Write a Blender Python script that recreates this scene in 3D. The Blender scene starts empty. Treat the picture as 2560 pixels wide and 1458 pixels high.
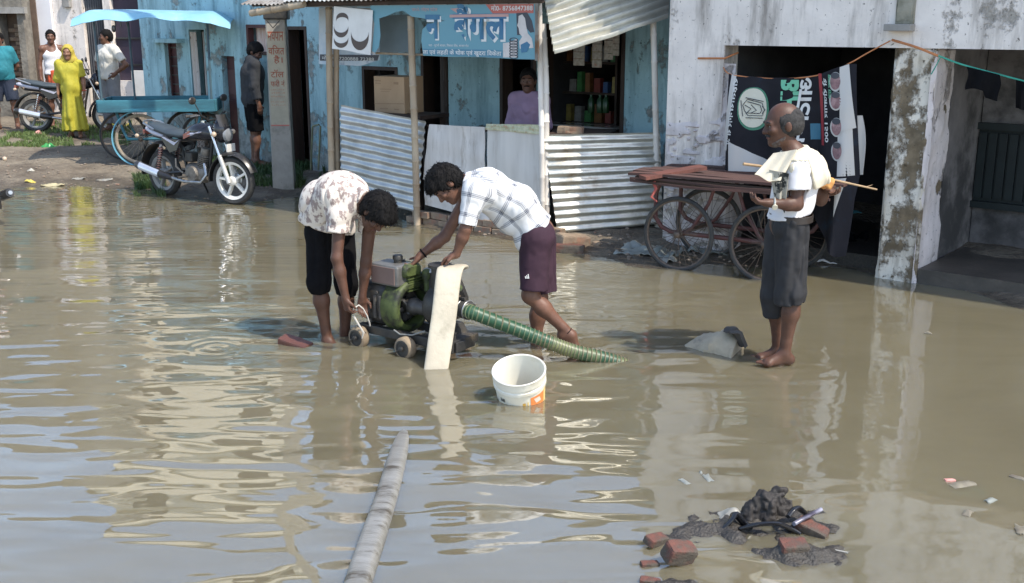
import bpy, bmesh, math, random
import numpy as np
from mathutils import Vector, Matrix

random.seed(7)
rng = np.random.default_rng(11)
SC = bpy.context.scene
COL = SC.collection
R = math.radians

# ------------------------------------------------------------------ camera
CAM_H, FPX, PCX, PCY = 2.12, 2700.0, 1280.0, 729.0
PITCH = math.atan(676.0 / 2700.0)
cam = bpy.data.cameras.new('camera')
cam.sensor_width = 36.0
cam.lens = FPX / 2560.0 * 36.0
cam.clip_start, cam.clip_end = 0.1, 2000.0
camo = bpy.data.objects.new('camera', cam)
camo.location = (0, 0, CAM_H)
camo.rotation_euler = (math.pi / 2 - PITCH, 0, 0)
COL.objects.link(camo)
SC.camera = camo

# ------------------------------------------------------------------ light
SUN_EL, SUN_DIR = R(54), Vector((0.81, -0.586))        # direction towards the sun, seen from above
w = bpy.data.worlds.new('World')
SC.world = w
w.use_nodes = True
nt = w.node_tree
bg = nt.nodes['Background']
sky = nt.nodes.new('ShaderNodeTexSky')
sky.sky_type = 'NISHITA'
sky.sun_disc = False
sky.sun_elevation = SUN_EL
sky.sun_rotation = math.atan2(SUN_DIR.x, SUN_DIR.y)
sky.air_density, sky.dust_density, sky.ozone_density = 1.0, 0.9, 0.35
nt.links.new(sky.outputs[0], bg.inputs[0])
bg.inputs[1].default_value = 0.14
sl = bpy.data.lights.new('sun', 'SUN')
sl.energy, sl.angle, sl.color = 2.3, R(0.6), (1.0, 0.93, 0.82)
so = bpy.data.objects.new('sun', sl)
sd = Vector((SUN_DIR.x * math.cos(SUN_EL), SUN_DIR.y * math.cos(SUN_EL), math.sin(SUN_EL)))
so.rotation_euler = sd.to_track_quat('Z', 'Y').to_euler()
so.location = (8, -4, 14)
COL.objects.link(so)
SC.view_settings.view_transform = 'Standard'
SC.view_settings.look = 'None'
SC.view_settings.exposure = 1.3
SC.view_settings.gamma = 1.0
SC.view_settings.use_curve_mapping = False
SC.cycles.use_denoising = True
SC.cycles.max_bounces = 6
SC.cycles.sample_clamp_indirect = 6.0

# ------------------------------------------------------------------ layout helpers
SP, CP = math.sin(PITCH), math.cos(PITCH)
def P(px, py, Y):
    u, v = (px - PCX) / FPX, (PCY - py) / FPX
    dy, dz = CP + v * SP, -SP + v * CP
    t = Y / dy
    return Vector((u * t, Y, CAM_H + dz * t))
def G(px, py, z=0.0):
    u, v = (px - PCX) / FPX, (PCY - py) / FPX
    dy, dz = CP + v * SP, -SP + v * CP
    t = (z - CAM_H) / dz
    return Vector((u * t, dy * t, z))
def V(*a): return Vector(a)

# numpy value noise
def _hash(i, j, k, s):
    h = (i * 374761393 + j * 668265263 + k * 2147483647 + s * 974711) & 0xFFFFFFFF
    h = ((h ^ (h >> 13)) * 1274126177) & 0xFFFFFFFF
    return ((h ^ (h >> 16)) & 0xFFFF) / 65535.0
def vnoise(p, scale=1.0, seed=0, octaves=1):
    p = np.asarray(p, dtype=np.float64) * scale
    out = np.zeros(p.shape[0]); amp = 1.0; tot = 0
    for o in range(octaves):
        q = p * (2 ** o)
        f = np.floor(q).astype(np.int64); t = q - f; t = t * t * (3 - 2 * t)
        r = 0
        for a in (0, 1):
            for b in (0, 1):
                for c in (0, 1):
                    wgt = (t[:, 0] if a else 1 - t[:, 0]) * (t[:, 1] if b else 1 - t[:, 1]) * (t[:, 2] if c else 1 - t[:, 2])
                    r = r + wgt * _hash(f[:, 0] + a, f[:, 1] + b, f[:, 2] + c, seed + o * 17)
        out += amp * r; tot += amp; amp *= 0.5
    return out / tot * 2 - 1

# ------------------------------------------------------------------ objects
def tag(o, label=None, cat=None, group=None, kind=None):
    if label: o['label'] = label
    if cat: o['category'] = cat
    if group: o['group'] = group
    if kind: o['kind'] = kind
    return o
def thing(name, label, cat, loc=(0, 0, 0), rz=0.0, group=None):
    o = bpy.data.objects.new(name, None)
    o.empty_display_size = 0.1
    o.location = loc
    o.rotation_euler = (0, 0, rz)
    COL.objects.link(o)
    return tag(o, label, cat, group)
def root_matrix(o):
    m = o.matrix_basis.copy()
    while o.parent:
        o = o.parent
        m = o.matrix_basis @ m
    return m
def link(me, name, mat=None, parent=None, smooth=False):
    if mat is not None and not me.materials: me.materials.append(mat)
    if smooth: me.polygons.foreach_set('use_smooth', [True] * len(me.polygons))
    o = bpy.data.objects.new(name, me)
    COL.objects.link(o)
    if parent: o.parent = parent
    return o
def copy_tree(o, parent=None):
    c = o.copy()
    COL.objects.link(c)
    c.parent = parent
    for ch in list(o.children): copy_tree(ch, c)
    return c

class MB:
    def __init__(s): s.v, s.f = [], []
    def quad(s, a, b, c, d):
        n = len(s.v); s.v += [Vector(a), Vector(b), Vector(c), Vector(d)]; s.f.append((n, n + 1, n + 2, n + 3)); return s
    def poly(s, pts):
        n = len(s.v); s.v += [Vector(p) for p in pts]; s.f.append(tuple(range(n, n + len(pts)))); return s
    def box(s, c, size, m=None, taper=1.0):
        c = Vector(c); n = len(s.v)
        for z in (-.5, .5):
            k = 1.0 if z < 0 else taper
            for x, y in ((-.5, -.5), (.5, -.5), (.5, .5), (-.5, .5)):
                p = Vector((x * size[0] * k, y * size[1] * k, z * size[2]))
                if m is not None: p = m @ p
                s.v.append(c + p)
        for f in ((3, 2, 1, 0), (4, 5, 6, 7), (0, 1, 5, 4), (1, 2, 6, 5), (2, 3, 7, 6), (3, 0, 4, 7)):
            s.f.append(tuple(n + i for i in f))
        return s
    def bar(s, a, b, w, h, up=(0, 0, 1)):
        a, b = Vector(a), Vector(b); d = b - a; L = d.length; x = d / L
        y = Vector(up).cross(x)
        if y.length < 1e-4: y = Vector((0, 1, 0)).cross(x)
        y.normalize(); z = x.cross(y)
        return s.box((a + b) / 2, (L, w, h), Matrix((x, y, z)).transposed())
    def tube(s, pts, r, seg=10, cap=True, closed=False, squash=None):
        pts = [Vector(p) for p in pts]; n = len(pts)
        rr = r if isinstance(r, (list, tuple)) else [r] * n
        base = len(s.v); ref = None
        for i, p in enumerate(pts):
            if closed: t = pts[(i + 1) % n] - pts[i - 1]
            else: t = pts[min(i + 1, n - 1)] - pts[max(i - 1, 0)]
            t.normalize()
            if ref is None:
                ref = Vector((0, 0, 1)) if abs(t.z) < .9 else Vector((1, 0, 0))
            x = ref - t * ref.dot(t)
            if x.length < 1e-5: x = t.orthogonal()
            x.normalize(); ref = x; y = t.cross(x)
            for k in range(seg):
                a = 2 * math.pi * k / seg
                cx, cy = math.cos(a), math.sin(a)
                if squash: cx *= squash[0]; cy *= squash[1]
                s.v.append(p + (x * cx + y * cy) * rr[i])
        m = n if closed else n - 1
        for i in range(m):
            for k in range(seg):
                a = base + i * seg + k; b = base + i * seg + (k + 1) % seg
                c = base + ((i + 1) % n) * seg + (k + 1) % seg; d = base + ((i + 1) % n) * seg + k
                s.f.append((a, b, c, d))
        if cap and not closed:
            s.f.append(tuple(base + k for k in reversed(range(seg))))
            s.f.append(tuple(base + (n - 1) * seg + k for k in range(seg)))
        return s
    def lathe(s, prof, c=(0, 0, 0), axis=(0, 0, 1), seg=24, close=False):
        c, ax = Vector(c), Vector(axis).normalized()
        x = ax.orthogonal().normalized(); y = ax.cross(x); base = len(s.v); n = len(prof)
        for r, h in prof:
            for k in range(seg):
                a = 2 * math.pi * k / seg
                s.v.append(c + ax * h + (x * math.cos(a) + y * math.sin(a)) * r)
        for i in range(n if close else n - 1):
            for k in range(seg):
                j = (i + 1) % n
                s.f.append((base + i * seg + k, base + i * seg + (k + 1) % seg, base + j * seg + (k + 1) % seg, base + j * seg + k))
        if not close:
            if prof[0][0] > 1e-4: s.f.append(tuple(base + k for k in reversed(range(seg))))
            if prof[-1][0] > 1e-4: s.f.append(tuple(base + (n - 1) * seg + k for k in range(seg)))
        return s
    def torus(s, c, axis, R_, r, seg=36, sub=8):
        return s.lathe([(R_ + r * math.cos(2 * math.pi * k / sub), r * math.sin(2 * math.pi * k / sub)) for k in range(sub)], c, axis, seg, close=True)
    def ball(s, c, rad, m=None, seg=12, rings=8):
        c = Vector(c); rad = (rad,) * 3 if not hasattr(rad, '__len__') else rad
        base = len(s.v)
        for i in range(rings + 1):
            th = math.pi * i / rings
            for k in range(seg):
                a = 2 * math.pi * k / seg
                p = Vector((math.sin(th) * math.cos(a) * rad[0], math.sin(th) * math.sin(a) * rad[1], math.cos(th) * rad[2]))
                s.v.append(c + (m @ p if m is not None else p))
        for i in range(rings):
            for k in range(seg):
                s.f.append((base + i * seg + k, base + (i + 1) * seg + k, base + (i + 1) * seg + (k + 1) % seg, base + i * seg + (k + 1) % seg))
        return s
    def grid(s, fn, nu, nv):
        base = len(s.v)
        for j in range(nv + 1):
            for i in range(nu + 1): s.v.append(Vector(fn(i / nu, j / nv)))
        for j in range(nv):
            for i in range(nu):
                a = base + j * (nu + 1) + i
                s.f.append((a, a + 1, a + nu + 2, a + nu + 1))
        return s
    def sheet(s, fn, nu, nv, th):
        """a thin curved sheet with real thickness"""
        def nrm(u, v):
            e = 1e-3
            a = Vector(fn(min(u + e, 1), v)) - Vector(fn(max(u - e, 0), v)); b = Vector(fn(u, min(v + e, 1))) - Vector(fn(u, max(v - e, 0)))
            n = a.cross(b)
            return n.normalized() if n.length > 0 else Vector((0, 0, 1))
        b0 = len(s.v); s.grid(lambda u, v: Vector(fn(u, v)) + nrm(u, v) * th / 2, nu, nv)
        b1 = len(s.v); nf = len(s.f); s.grid(lambda u, v: Vector(fn(u, v)) - nrm(u, v) * th / 2, nu, nv)
        for i in range(nf, len(s.f)): s.f[i] = tuple(reversed(s.f[i]))
        W = nu + 1
        rim = [i for i in range(nu)] + [nu + W * j for j in range(nv)] + [W * nv + nu - i for i in range(nu)] + [W * (nv - j) for j in range(nv)]
        for k in range(len(rim)):
            a, b = rim[k], rim[(k + 1) % len(rim)]
            s.f.append((b0 + b, b0 + a, b1 + a, b1 + b))
        return s
    def prism(s, pts, ext):
        """extrude a polygon by a vector"""
        ext = Vector(ext); n = len(pts); b = len(s.v)
        s.v += [Vector(p) for p in pts] + [Vector(p) + ext for p in pts]
        s.f.append(tuple(b + i for i in reversed(range(n)))); s.f.append(tuple(b + n + i for i in range(n)))
        for i in range(n):
            j = (i + 1) % n
            s.f.append((b + i, b + j, b + n + j, b + n + i))
        return s
    def mesh(s, name, inv=None):
        me = bpy.data.meshes.new(name)
        vs = [inv @ v for v in s.v] if inv is not None else s.v
        me.from_pydata([tuple(v) for v in vs], [], s.f)
        me.update()
        return me
    def build(s, name, mat, parent=None, smooth=False, world=False, bevel=0.0):
        inv = root_matrix(parent).inverted() if (world and parent) else None
        me = s.mesh(name, inv)
        o = link(me, name, mat, parent, smooth)
        bm = bmesh.new(); bm.from_mesh(me); bmesh.ops.recalc_face_normals(bm, faces=bm.faces); bm.to_mesh(me); bm.free()
        if bevel:
            md = o.modifiers.new('bevel', 'BEVEL'); md.width = bevel; md.segments = 2; md.limit_method = 'ANGLE'
        if smooth:
            try: me.set_sharp_from_angle(angle=R(42))
            except Exception: pass
        return o

# ------------------------------------------------------------------ materials
MATS = {}
def nodes_of(m):
    m.use_nodes = True
    return m.node_tree, m.node_tree.nodes, m.node_tree.links
def mat(name, c1, c2=None, scale=6.0, rough=0.8, metal=0.0, bump=0.0, bscale=None, detail=5, lo=.35, hi=.65, stretch=(1, 1, 1), spec=0.5,
        c3=None, s3=2.0, lo3=.55, hi3=.7, sub=0.0, rough_var=0.0):
    """noise-mottled principled material; c3 is a second layer of larger patches (dirt, wear)"""
    if name in MATS: return MATS[name]
    m = bpy.data.materials.new(name); MATS[name] = m
    t, N, L = nodes_of(m); b = N['Principled BSDF']
    b.inputs['Roughness'].default_value = rough; b.inputs['Metallic'].default_value = metal
    b.inputs['Specular IOR Level'].default_value = spec
    if sub:
        b.inputs['Subsurface Weight'].default_value = sub; b.inputs['Subsurface Radius'].default_value = (.02, .008, .004); b.inputs['Subsurface Scale'].default_value = 0.4
    if c2 is None: c2 = tuple(x * .82 for x in c1)
    tc = N.new('ShaderNodeTexCoord'); mp = N.new('ShaderNodeMapping'); mp.inputs['Scale'].default_value = stretch
    L.new(tc.outputs['Object'], mp.inputs[0])
    no = N.new('ShaderNodeTexNoise'); no.inputs['Scale'].default_value = scale; no.inputs['Detail'].default_value = detail; no.inputs['Roughness'].default_value = .6
    L.new(mp.outputs[0], no.inputs[0])
    rp = N.new('ShaderNodeValToRGB'); e = rp.color_ramp.elements
    e[0].position, e[0].color = lo, (*c1, 1); e[1].position, e[1].color = hi, (*c2, 1)
    L.new(no.outputs[0], rp.inputs[0]); out = rp.outputs[0]
    if c3 is not None:
        n3 = N.new('ShaderNodeTexNoise'); n3.inputs['Scale'].default_value = s3; n3.inputs['Detail'].default_value = 8; n3.inputs['Roughness'].default_value = .68
        L.new(mp.outputs[0], n3.inputs[0])
        r3 = N.new('ShaderNodeMapRange'); r3.inputs[1].default_value, r3.inputs[2].default_value = lo3, hi3
        L.new(n3.outputs[0], r3.inputs[0])
        mx = N.new('ShaderNodeMix'); mx.data_type = 'RGBA'
        L.new(r3.outputs[0], mx.inputs[0]); L.new(out, mx.inputs[6]); mx.inputs[7].default_value = (*c3, 1)
        out = mx.outputs[2]
    L.new(out, b.inputs['Base Color'])
    if rough_var:
        rv = N.new('ShaderNodeMapRange'); rv.inputs[3].default_value = rough - rough_var; rv.inputs[4].default_value = min(1, rough + rough_var)
        L.new(no.outputs[0], rv.inputs[0]); L.new(rv.outputs[0], b.inputs['Roughness'])
    if bump:
        nb = N.new('ShaderNodeTexNoise'); nb.inputs['Scale'].default_value = bscale or scale * 5; nb.inputs['Detail'].default_value = 6
        L.new(mp.outputs[0], nb.inputs[0])
        bp = N.new('ShaderNodeBump'); bp.inputs['Strength'].default_value = 1.0; bp.inputs['Distance'].default_value = bump
        L.new(nb.outputs[0], bp.inputs['Height']); L.new(bp.outputs[0], b.inputs['Normal'])
    return m

def plaster(name, paint, worn, stain, flake_lo=.56, flake_hi=.6, flake_scale=1.6, stain_amt=.5, low=None):
    """old lime-washed plaster: paint, flaked patches that show the render, vertical run-off stains; low = (height, colour) of a worn foot"""
    if name in MATS: return MATS[name]
    m = bpy.data.materials.new(name); MATS[name] = m
    t, N, L = nodes_of(m); b = N['Principled BSDF']; b.inputs['Roughness'].default_value = .9; b.inputs['Specular IOR Level'].default_value = .25
    tc = N.new('ShaderNodeTexCoord')
    def noise(scale, detail, stretch=(1, 1, 1), rough=.6):
        mp = N.new('ShaderNodeMapping'); mp.inputs['Scale'].default_value = stretch; L.new(tc.outputs['Object'], mp.inputs[0])
        n = N.new('ShaderNodeTexNoise'); n.inputs['Scale'].default_value = scale; n.inputs['Detail'].default_value = detail; n.inputs['Roughness'].default_value = rough
        L.new(mp.outputs[0], n.inputs[0]); return n.outputs[0]
    def rng_(src, a, bb, c=0., d=1.):
        r = N.new('ShaderNodeMapRange'); r.inputs[1].default_value, r.inputs[2].default_value, r.inputs[3].default_value, r.inputs[4].default_value = a, bb, c, d
        L.new(src, r.inputs[0]); return r.outputs[0]
    def mix(f, a, bb):
        x = N.new('ShaderNodeMix'); x.data_type = 'RGBA'
        L.new(f, x.inputs[0])
        for s, i in ((a, 6), (bb, 7)):
            if isinstance(s, tuple): x.inputs[i].default_value = (*s, 1)
            else: L.new(s, x.inputs[i])
        return x.outputs[2]
    c = mix(rng_(noise(3.5, 4), .35, .65), paint, tuple(x * .86 for x in paint))
    c = mix(rng_(noise(2.2, 8, (2.2, 2.2, .35), .7), .47, .68, 0, stain_amt), c, stain)
    fl = noise(flake_scale, 9, (1, 1, .8), .7)
    if low:
        sp = N.new('ShaderNodeSeparateXYZ'); L.new(tc.outputs['Object'], sp.inputs[0])
        lz = rng_(sp.outputs[2], 0, low[0], .16, 0)
        ad = N.new('ShaderNodeMath'); L.new(fl, ad.inputs[0]); L.new(lz, ad.inputs[1]); fl = ad.outputs[0]
    f = rng_(fl, flake_lo, flake_hi)
    wc = mix(rng_(noise(9, 5), .4, .6), worn, tuple(x * .6 for x in worn))
    c = mix(f, c, wc)
    c = mix(rng_(noise(26, 3), .64, .70, 0, .8), c, tuple(x * .35 for x in stain))
    L.new(c, b.inputs['Base Color'])
    su = N.new('ShaderNodeMath'); su.operation = 'SUBTRACT'
    L.new(rng_(noise(14, 8), 0, 1, 0, .6), su.inputs[0]); L.new(f, su.inputs[1])
    bp = N.new('ShaderNodeBump'); bp.inputs['Distance'].default_value = .012; bp.inputs['Strength'].default_value = .9
    L.new(su.outputs[0], bp.inputs['Height']); L.new(bp.outputs[0], b.inputs['Normal'])
    return m

def text_mesh(body, size=1.0, offset=0.0, align='LEFT', extrude=0.0, shear=0.0):
    cu = bpy.data.curves.new('lettering', 'FONT'); cu.body = body; cu.size = size; cu.offset = offset; cu.align_x = align
    cu.resolution_u = 3; cu.extrude = extrude; cu.shear = shear
    o = bpy.data.objects.new('lettering', cu); COL.objects.link(o)
    dg = bpy.context.evaluated_depsgraph_get(); dg.update()
    me = bpy.data.meshes.new_from_object(o.evaluated_get(dg))
    bpy.data.objects.remove(o); bpy.data.curves.remove(cu)
    return me
def lettering(body, mtl, parent, place, width=None, height=None, offset=0.0, name='lettering', subdiv=0):
    """flat lettering fitted to width (and height) and put on its surface by place(x, y)"""
    me = text_mesh(body, 1.0, offset)
    if not len(me.vertices): return None
    co = np.array([v.co[:] for v in me.vertices])
    lo, hi = co.min(0), co.max(0); sx = (width / (hi[0] - lo[0])) if width else 1.0
    sy = (height / (hi[1] - lo[1])) if height else sx
    if not width: sx = sy
    for v, c in zip(me.vertices, co): v.co = place((c[0] - lo[0]) * sx, (c[1] - lo[1]) * sy)
    me.materials.clear()
    return link(me, name, mtl, parent)

def smin(a, b, k):
    h = np.maximum(k - np.abs(a - b), 0) / k
    return np.minimum(a, b) - h * h * k * .25
# ------------------------------------------------------------------ shared materials
ZINC = mat('galvanised_sheet', (.62, .61, .54), (.46, .45, .40), 5, .38, .75, .002, 30, c3=(.30, .23, .15), s3=2.6, lo3=.56, hi3=.74, rough_var=.1)
ZINC_OLD = mat('old_sheet', (.30, .29, .27), (.17, .15, .13), 4, .6, .5, .002, 30, c3=(.16, .09, .05), s3=2)
BAMBOO = mat('bamboo', (.42, .34, .24), (.28, .21, .14), 7, .7, 0, .002, 40, stretch=(1, 1, .25), c3=(.22, .15, .09), s3=3)
BAMBOO_WHITE = mat('limewashed_bamboo', (.74, .70, .64), (.55, .50, .44), 7, .8, 0, .002, 40, stretch=(1, 1, .25), c3=(.30, .22, .15), s3=4, lo3=.62, hi3=.7)
DARK_WOOD = mat('dark_wood', (.06, .035, .025), (.03, .02, .015), 6, .7, 0, .003, 40, stretch=(1, 1, .15))
RED_WOOD = mat('weathered_plank', (.105, .05, .038), (.05, .027, .022), 5, .8, 0, .004, 30, stretch=(.25, 3, 1), c3=(.18, .135, .11), s3=6, lo3=.56, hi3=.75)
BRICK = mat('brick_clay', (.14, .052, .036), (.085, .036, .027), 12, .8, 0, .005, 60, c3=(.075, .06, .045), s3=5, lo3=.42, hi3=.56)
BRICK_MUD = mat('muddy_brick', (.27, .20, .135), (.17, .12, .085), 12, .9, 0, .004, 60, c3=(.30, .14, .08), s3=6)
RUBBER = mat('tyre_rubber', (.022, .022, .022), (.05, .047, .042), 20, .75, 0, .001, 60)
STEEL = mat('steel', (.45, .45, .45), (.33, .33, .32), 12, .35, .9)
CHROME = mat('chrome', (.75, .76, .78), (.6, .6, .62), 8, .15, 1.0)
BLACK_PAINT = mat('black_paint', (.018, .018, .02), (.03, .028, .026), 9, .32, 0, c3=(.07, .06, .045), s3=5)
CAST_IRON = mat('oily_iron', (.028, .028, .028), (.06, .055, .048), 10, .5, .3, .002, 60, c3=(.10, .08, .055), s3=7)
MUD_STUFF = mat('wet_mud', (.05, .042, .032), (.018, .015, .012), 40, .5, 0, .012, 90, spec=.6)
BLUE_PAINT = plaster('blue_limewash', (.37, .57, .62), (.33, .36, .345), (.14, .24, .27), .55, .59, 1.9, .9, low=(1.0, 0))
CREAM_PAINT = plaster('cream_limewash', (.78, .72, .58), (.5, .45, .36), (.4, .35, .27), .64, .70, 1.2, .3)
WHITE_PAINT = plaster('white_limewash', (.82, .745, .675), (.42, .38, .33), (.24, .21, .18), .585, .63, 1.5, .85, low=(.5, 0))
SHADED_WORN_PAINT = plaster('shaded_worn_limewash', (.66, .60, .58), (.36, .32, .29), (.22, .195, .18), .57, .61, 2.4, .55)  # worn, duller limewash; on the pillar side its tone paints in the shade
PILLAR_PAINT = plaster('flaked_pillar', (.74, .68, .58), (.22, .17, .11), (.15, .12, .08), .475, .53, 2.8, .85)
DARK_INT = mat('shaded_interior', (.06, .058, .062), (.035, .034, .037), 3, .95, 0, .004, 20)  # shade of the rooms put into a near-black wall colour
DARK_WALL = mat('mottled_dark_wall', (.19, .175, .17), (.10, .092, .088), 2.2, .95, 0, .006, 18, c3=(.05, .047, .045), s3=1.1, lo3=.5, hi3=.62)  # dark wall with random darker patches
CONCRETE = mat('pole_concrete', (.36, .33, .285), (.27, .25, .215), 6, .9, 0, .003, 50, c3=(.18, .165, .14), s3=3)
GREY_CONC = mat('grey_concrete', (.30, .285, .26), (.21, .2, .185), 5, .9, 0, .004, 40, c3=(.12, .115, .105), s3=2)
PAPER = mat('white_paper', (.72, .70, .66), (.62, .6, .56), 4, .7)
CARD = mat('cardboard', (.42, .28, .165), (.35, .225, .13), 3, .85, 0, .001, 40)
GREEN_DOOR = mat('dark_green_shutter', (.010, .018, .018), (.007, .012, .012), 6, .6)
# ------------------------------------------------------------------ street frame
DIRA = math.atan2(-.64, .77)
class Frame:
    """vertical facade frame: local x along the street, local y into the building"""
    def __init__(s, loc, rz): s.loc, s.rz = Vector(loc), rz; s.m = Matrix.Translation(s.loc) @ Matrix.Rotation(rz, 4, 'Z'); s.inv = s.m.inverted()
    def at(s, px, py, y=0.0):
        """local point where the sight line of a measured photo point meets the plane local y = y"""
        o = s.inv @ Vector((0, 0, CAM_H)); q = s.inv @ P(px, py, 10.0); d = q - o
        return o + d * ((y - o.y) / d.y)
    def w(s, x, y, z): return s.m @ Vector((x, y, z))

# ------------------------------------------------------------------ ground and water
SHORE_PX = [(-700, 455), (0, 470), (100, 466), (200, 462), (330, 472), (400, 487), (480, 500), (560, 506), (650, 503), (700, 492), (745, 492), (860, 520),
            (1000, 552), (1100, 572), (1240, 592), (1390, 622), (1480, 640), (1560, 655), (1680, 668), (1850, 668), (2000, 668), (2120, 668), (2200, 690), (2350, 710), (2460, 742), (2560, 775)]
SH = np.array([G(x, y)[:2] for x, y in SHORE_PX]); SH = SH[np.argsort(SH[:, 0])]
SHX = np.concatenate([[-200], SH[:, 0], [6, 9, 200]]); SHY = np.concatenate([[SH[0, 1]], SH[:, 1], [6.4, 4.0, 4.0]])
def ground_z(x, y):
    x = np.atleast_1d(np.asarray(x, float)); y = np.atleast_1d(np.asarray(y, float))
    d = (y - np.interp(x, SHX, SHY)) * .78
    p = np.stack([x, y, np.zeros_like(x)], 1)
    d = d + .16 * vnoise(p, 1.7, 3, 3)
    up = .11 * (1 - np.exp(-np.maximum(d, 0) / 1.2)) + np.clip(d, 0, 6) * .036
    dn = np.clip(d, -5, 0) * .05
    rough = .018 * vnoise(p, 5, 5, 3) + .03 * vnoise(p, 1.1, 9, 2)
    return np.where(d > 0, up, dn) + rough * np.clip(np.abs(d) * 2.5, 0, 1)
def gz(x, y): return float(ground_z(x, y)[0])
xs = np.concatenate([[-600, -200, -80, -40, -24, -17], np.arange(-13, 7, .07), [8, 10, 14, 20, 40, 80, 200, 600]])
ys = np.concatenate([[-60, -20, 0, 3], np.arange(4.5, 15, .055), np.arange(15, 24, .08), [26, 30, 40, 60, 120, 300, 900]])
gx, gy = np.meshgrid(xs, ys); gzv = ground_z(gx.ravel(), gy.ravel())
nx, ny = len(xs), len(ys)
idx = np.arange(nx * ny).reshape(ny, nx)
faces = np.stack([idx[:-1, :-1], idx[:-1, 1:], idx[1:, 1:], idx[1:, :-1]], -1).reshape(-1, 4)
me = bpy.data.meshes.new('ground'); me.from_pydata(np.stack([gx.ravel(), gy.ravel(), gzv], 1).tolist(), [], faces.tolist()); me.update()
def ground_mat():
    m = bpy.data.materials.new('muddy_earth'); t, N, L = nodes_of(m); b = N['Principled BSDF']
    ge = N.new('ShaderNodeNewGeometry'); sp = N.new('ShaderNodeSeparateXYZ'); L.new(ge.outputs['Position'], sp.inputs[0])
    n1 = N.new('ShaderNodeTexNoise'); n1.inputs['Scale'].default_value = 1.6; n1.inputs['Detail'].default_value = 8; n1.inputs['Roughness'].default_value = .65; L.new(ge.outputs['Position'], n1.inputs[0])
    r1 = N.new('ShaderNodeValToRGB'); e = r1.color_ramp.elements
    e[0].position, e[0].color = .36, (.105, .08, .056, 1); e[1].position, e[1].color = .62, (.23, .19, .138, 1)
    L.new(n1.outputs[0], r1.inputs[0])
    n2 = N.new('ShaderNodeTexNoise'); n2.inputs['Scale'].default_value = 14; n2.inputs['Detail'].default_value = 6; L.new(ge.outputs['Position'], n2.inputs[0])
    m2 = N.new('ShaderNodeMix'); m2.data_type = 'RGBA'; m2.blend_type = 'MULTIPLY'; m2.inputs[0].default_value = .7
    r2 = N.new('ShaderNodeMapRange'); r2.inputs[1].default_value, r2.inputs[2].default_value, r2.inputs[3].default_value, r2.inputs[4].default_value = .3, .7, .55, 1.15
    L.new(n2.outputs[0], r2.inputs[0]); L.new(r1.outputs[0], m2.inputs[6]); L.new(r2.outputs[0], m2.inputs[7])
    wet = N.new('ShaderNodeMapRange'); wet.inputs[1].default_value, wet.inputs[2].default_value, wet.inputs[3].default_value, wet.inputs[4].default_value = .0, .07, .5, 1.0
    L.new(sp.outputs[2], wet.inputs[0])
    m3 = N.new('ShaderNodeMix'); m3.data_type = 'RGBA'; m3.blend_type = 'MULTIPLY'; m3.inputs[0].default_value = 1; L.new(m2.outputs[2], m3.inputs[6]); L.new(wet.outputs[0], m3.inputs[7])
    L.new(m3.outputs[2], b.inputs['Base Color'])
    rr = N.new('ShaderNodeMapRange'); rr.inputs[1].default_value, rr.inputs[2].default_value, rr.inputs[3].default_value, rr.inputs[4].default_value = .0, .07, .35, .95
    L.new(sp.outputs[2], rr.inputs[0]); L.new(rr.outputs[0], b.inputs['Roughness'])
    bp = N.new('ShaderNodeBump'); bp.inputs['Distance'].default_value = .03; n3 = N.new('ShaderNodeTexNoise'); n3.inputs['Scale'].default_value = 22; n3.inputs['Detail'].default_value = 7; L.new(ge.outputs['Position'], n3.inputs[0])
    L.new(n3.outputs[0], bp.inputs['Height']); L.new(bp.outputs[0], b.inputs['Normal'])
    return m
tag(link(me, 'ground', ground_mat(), None, True), kind='structure')

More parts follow.
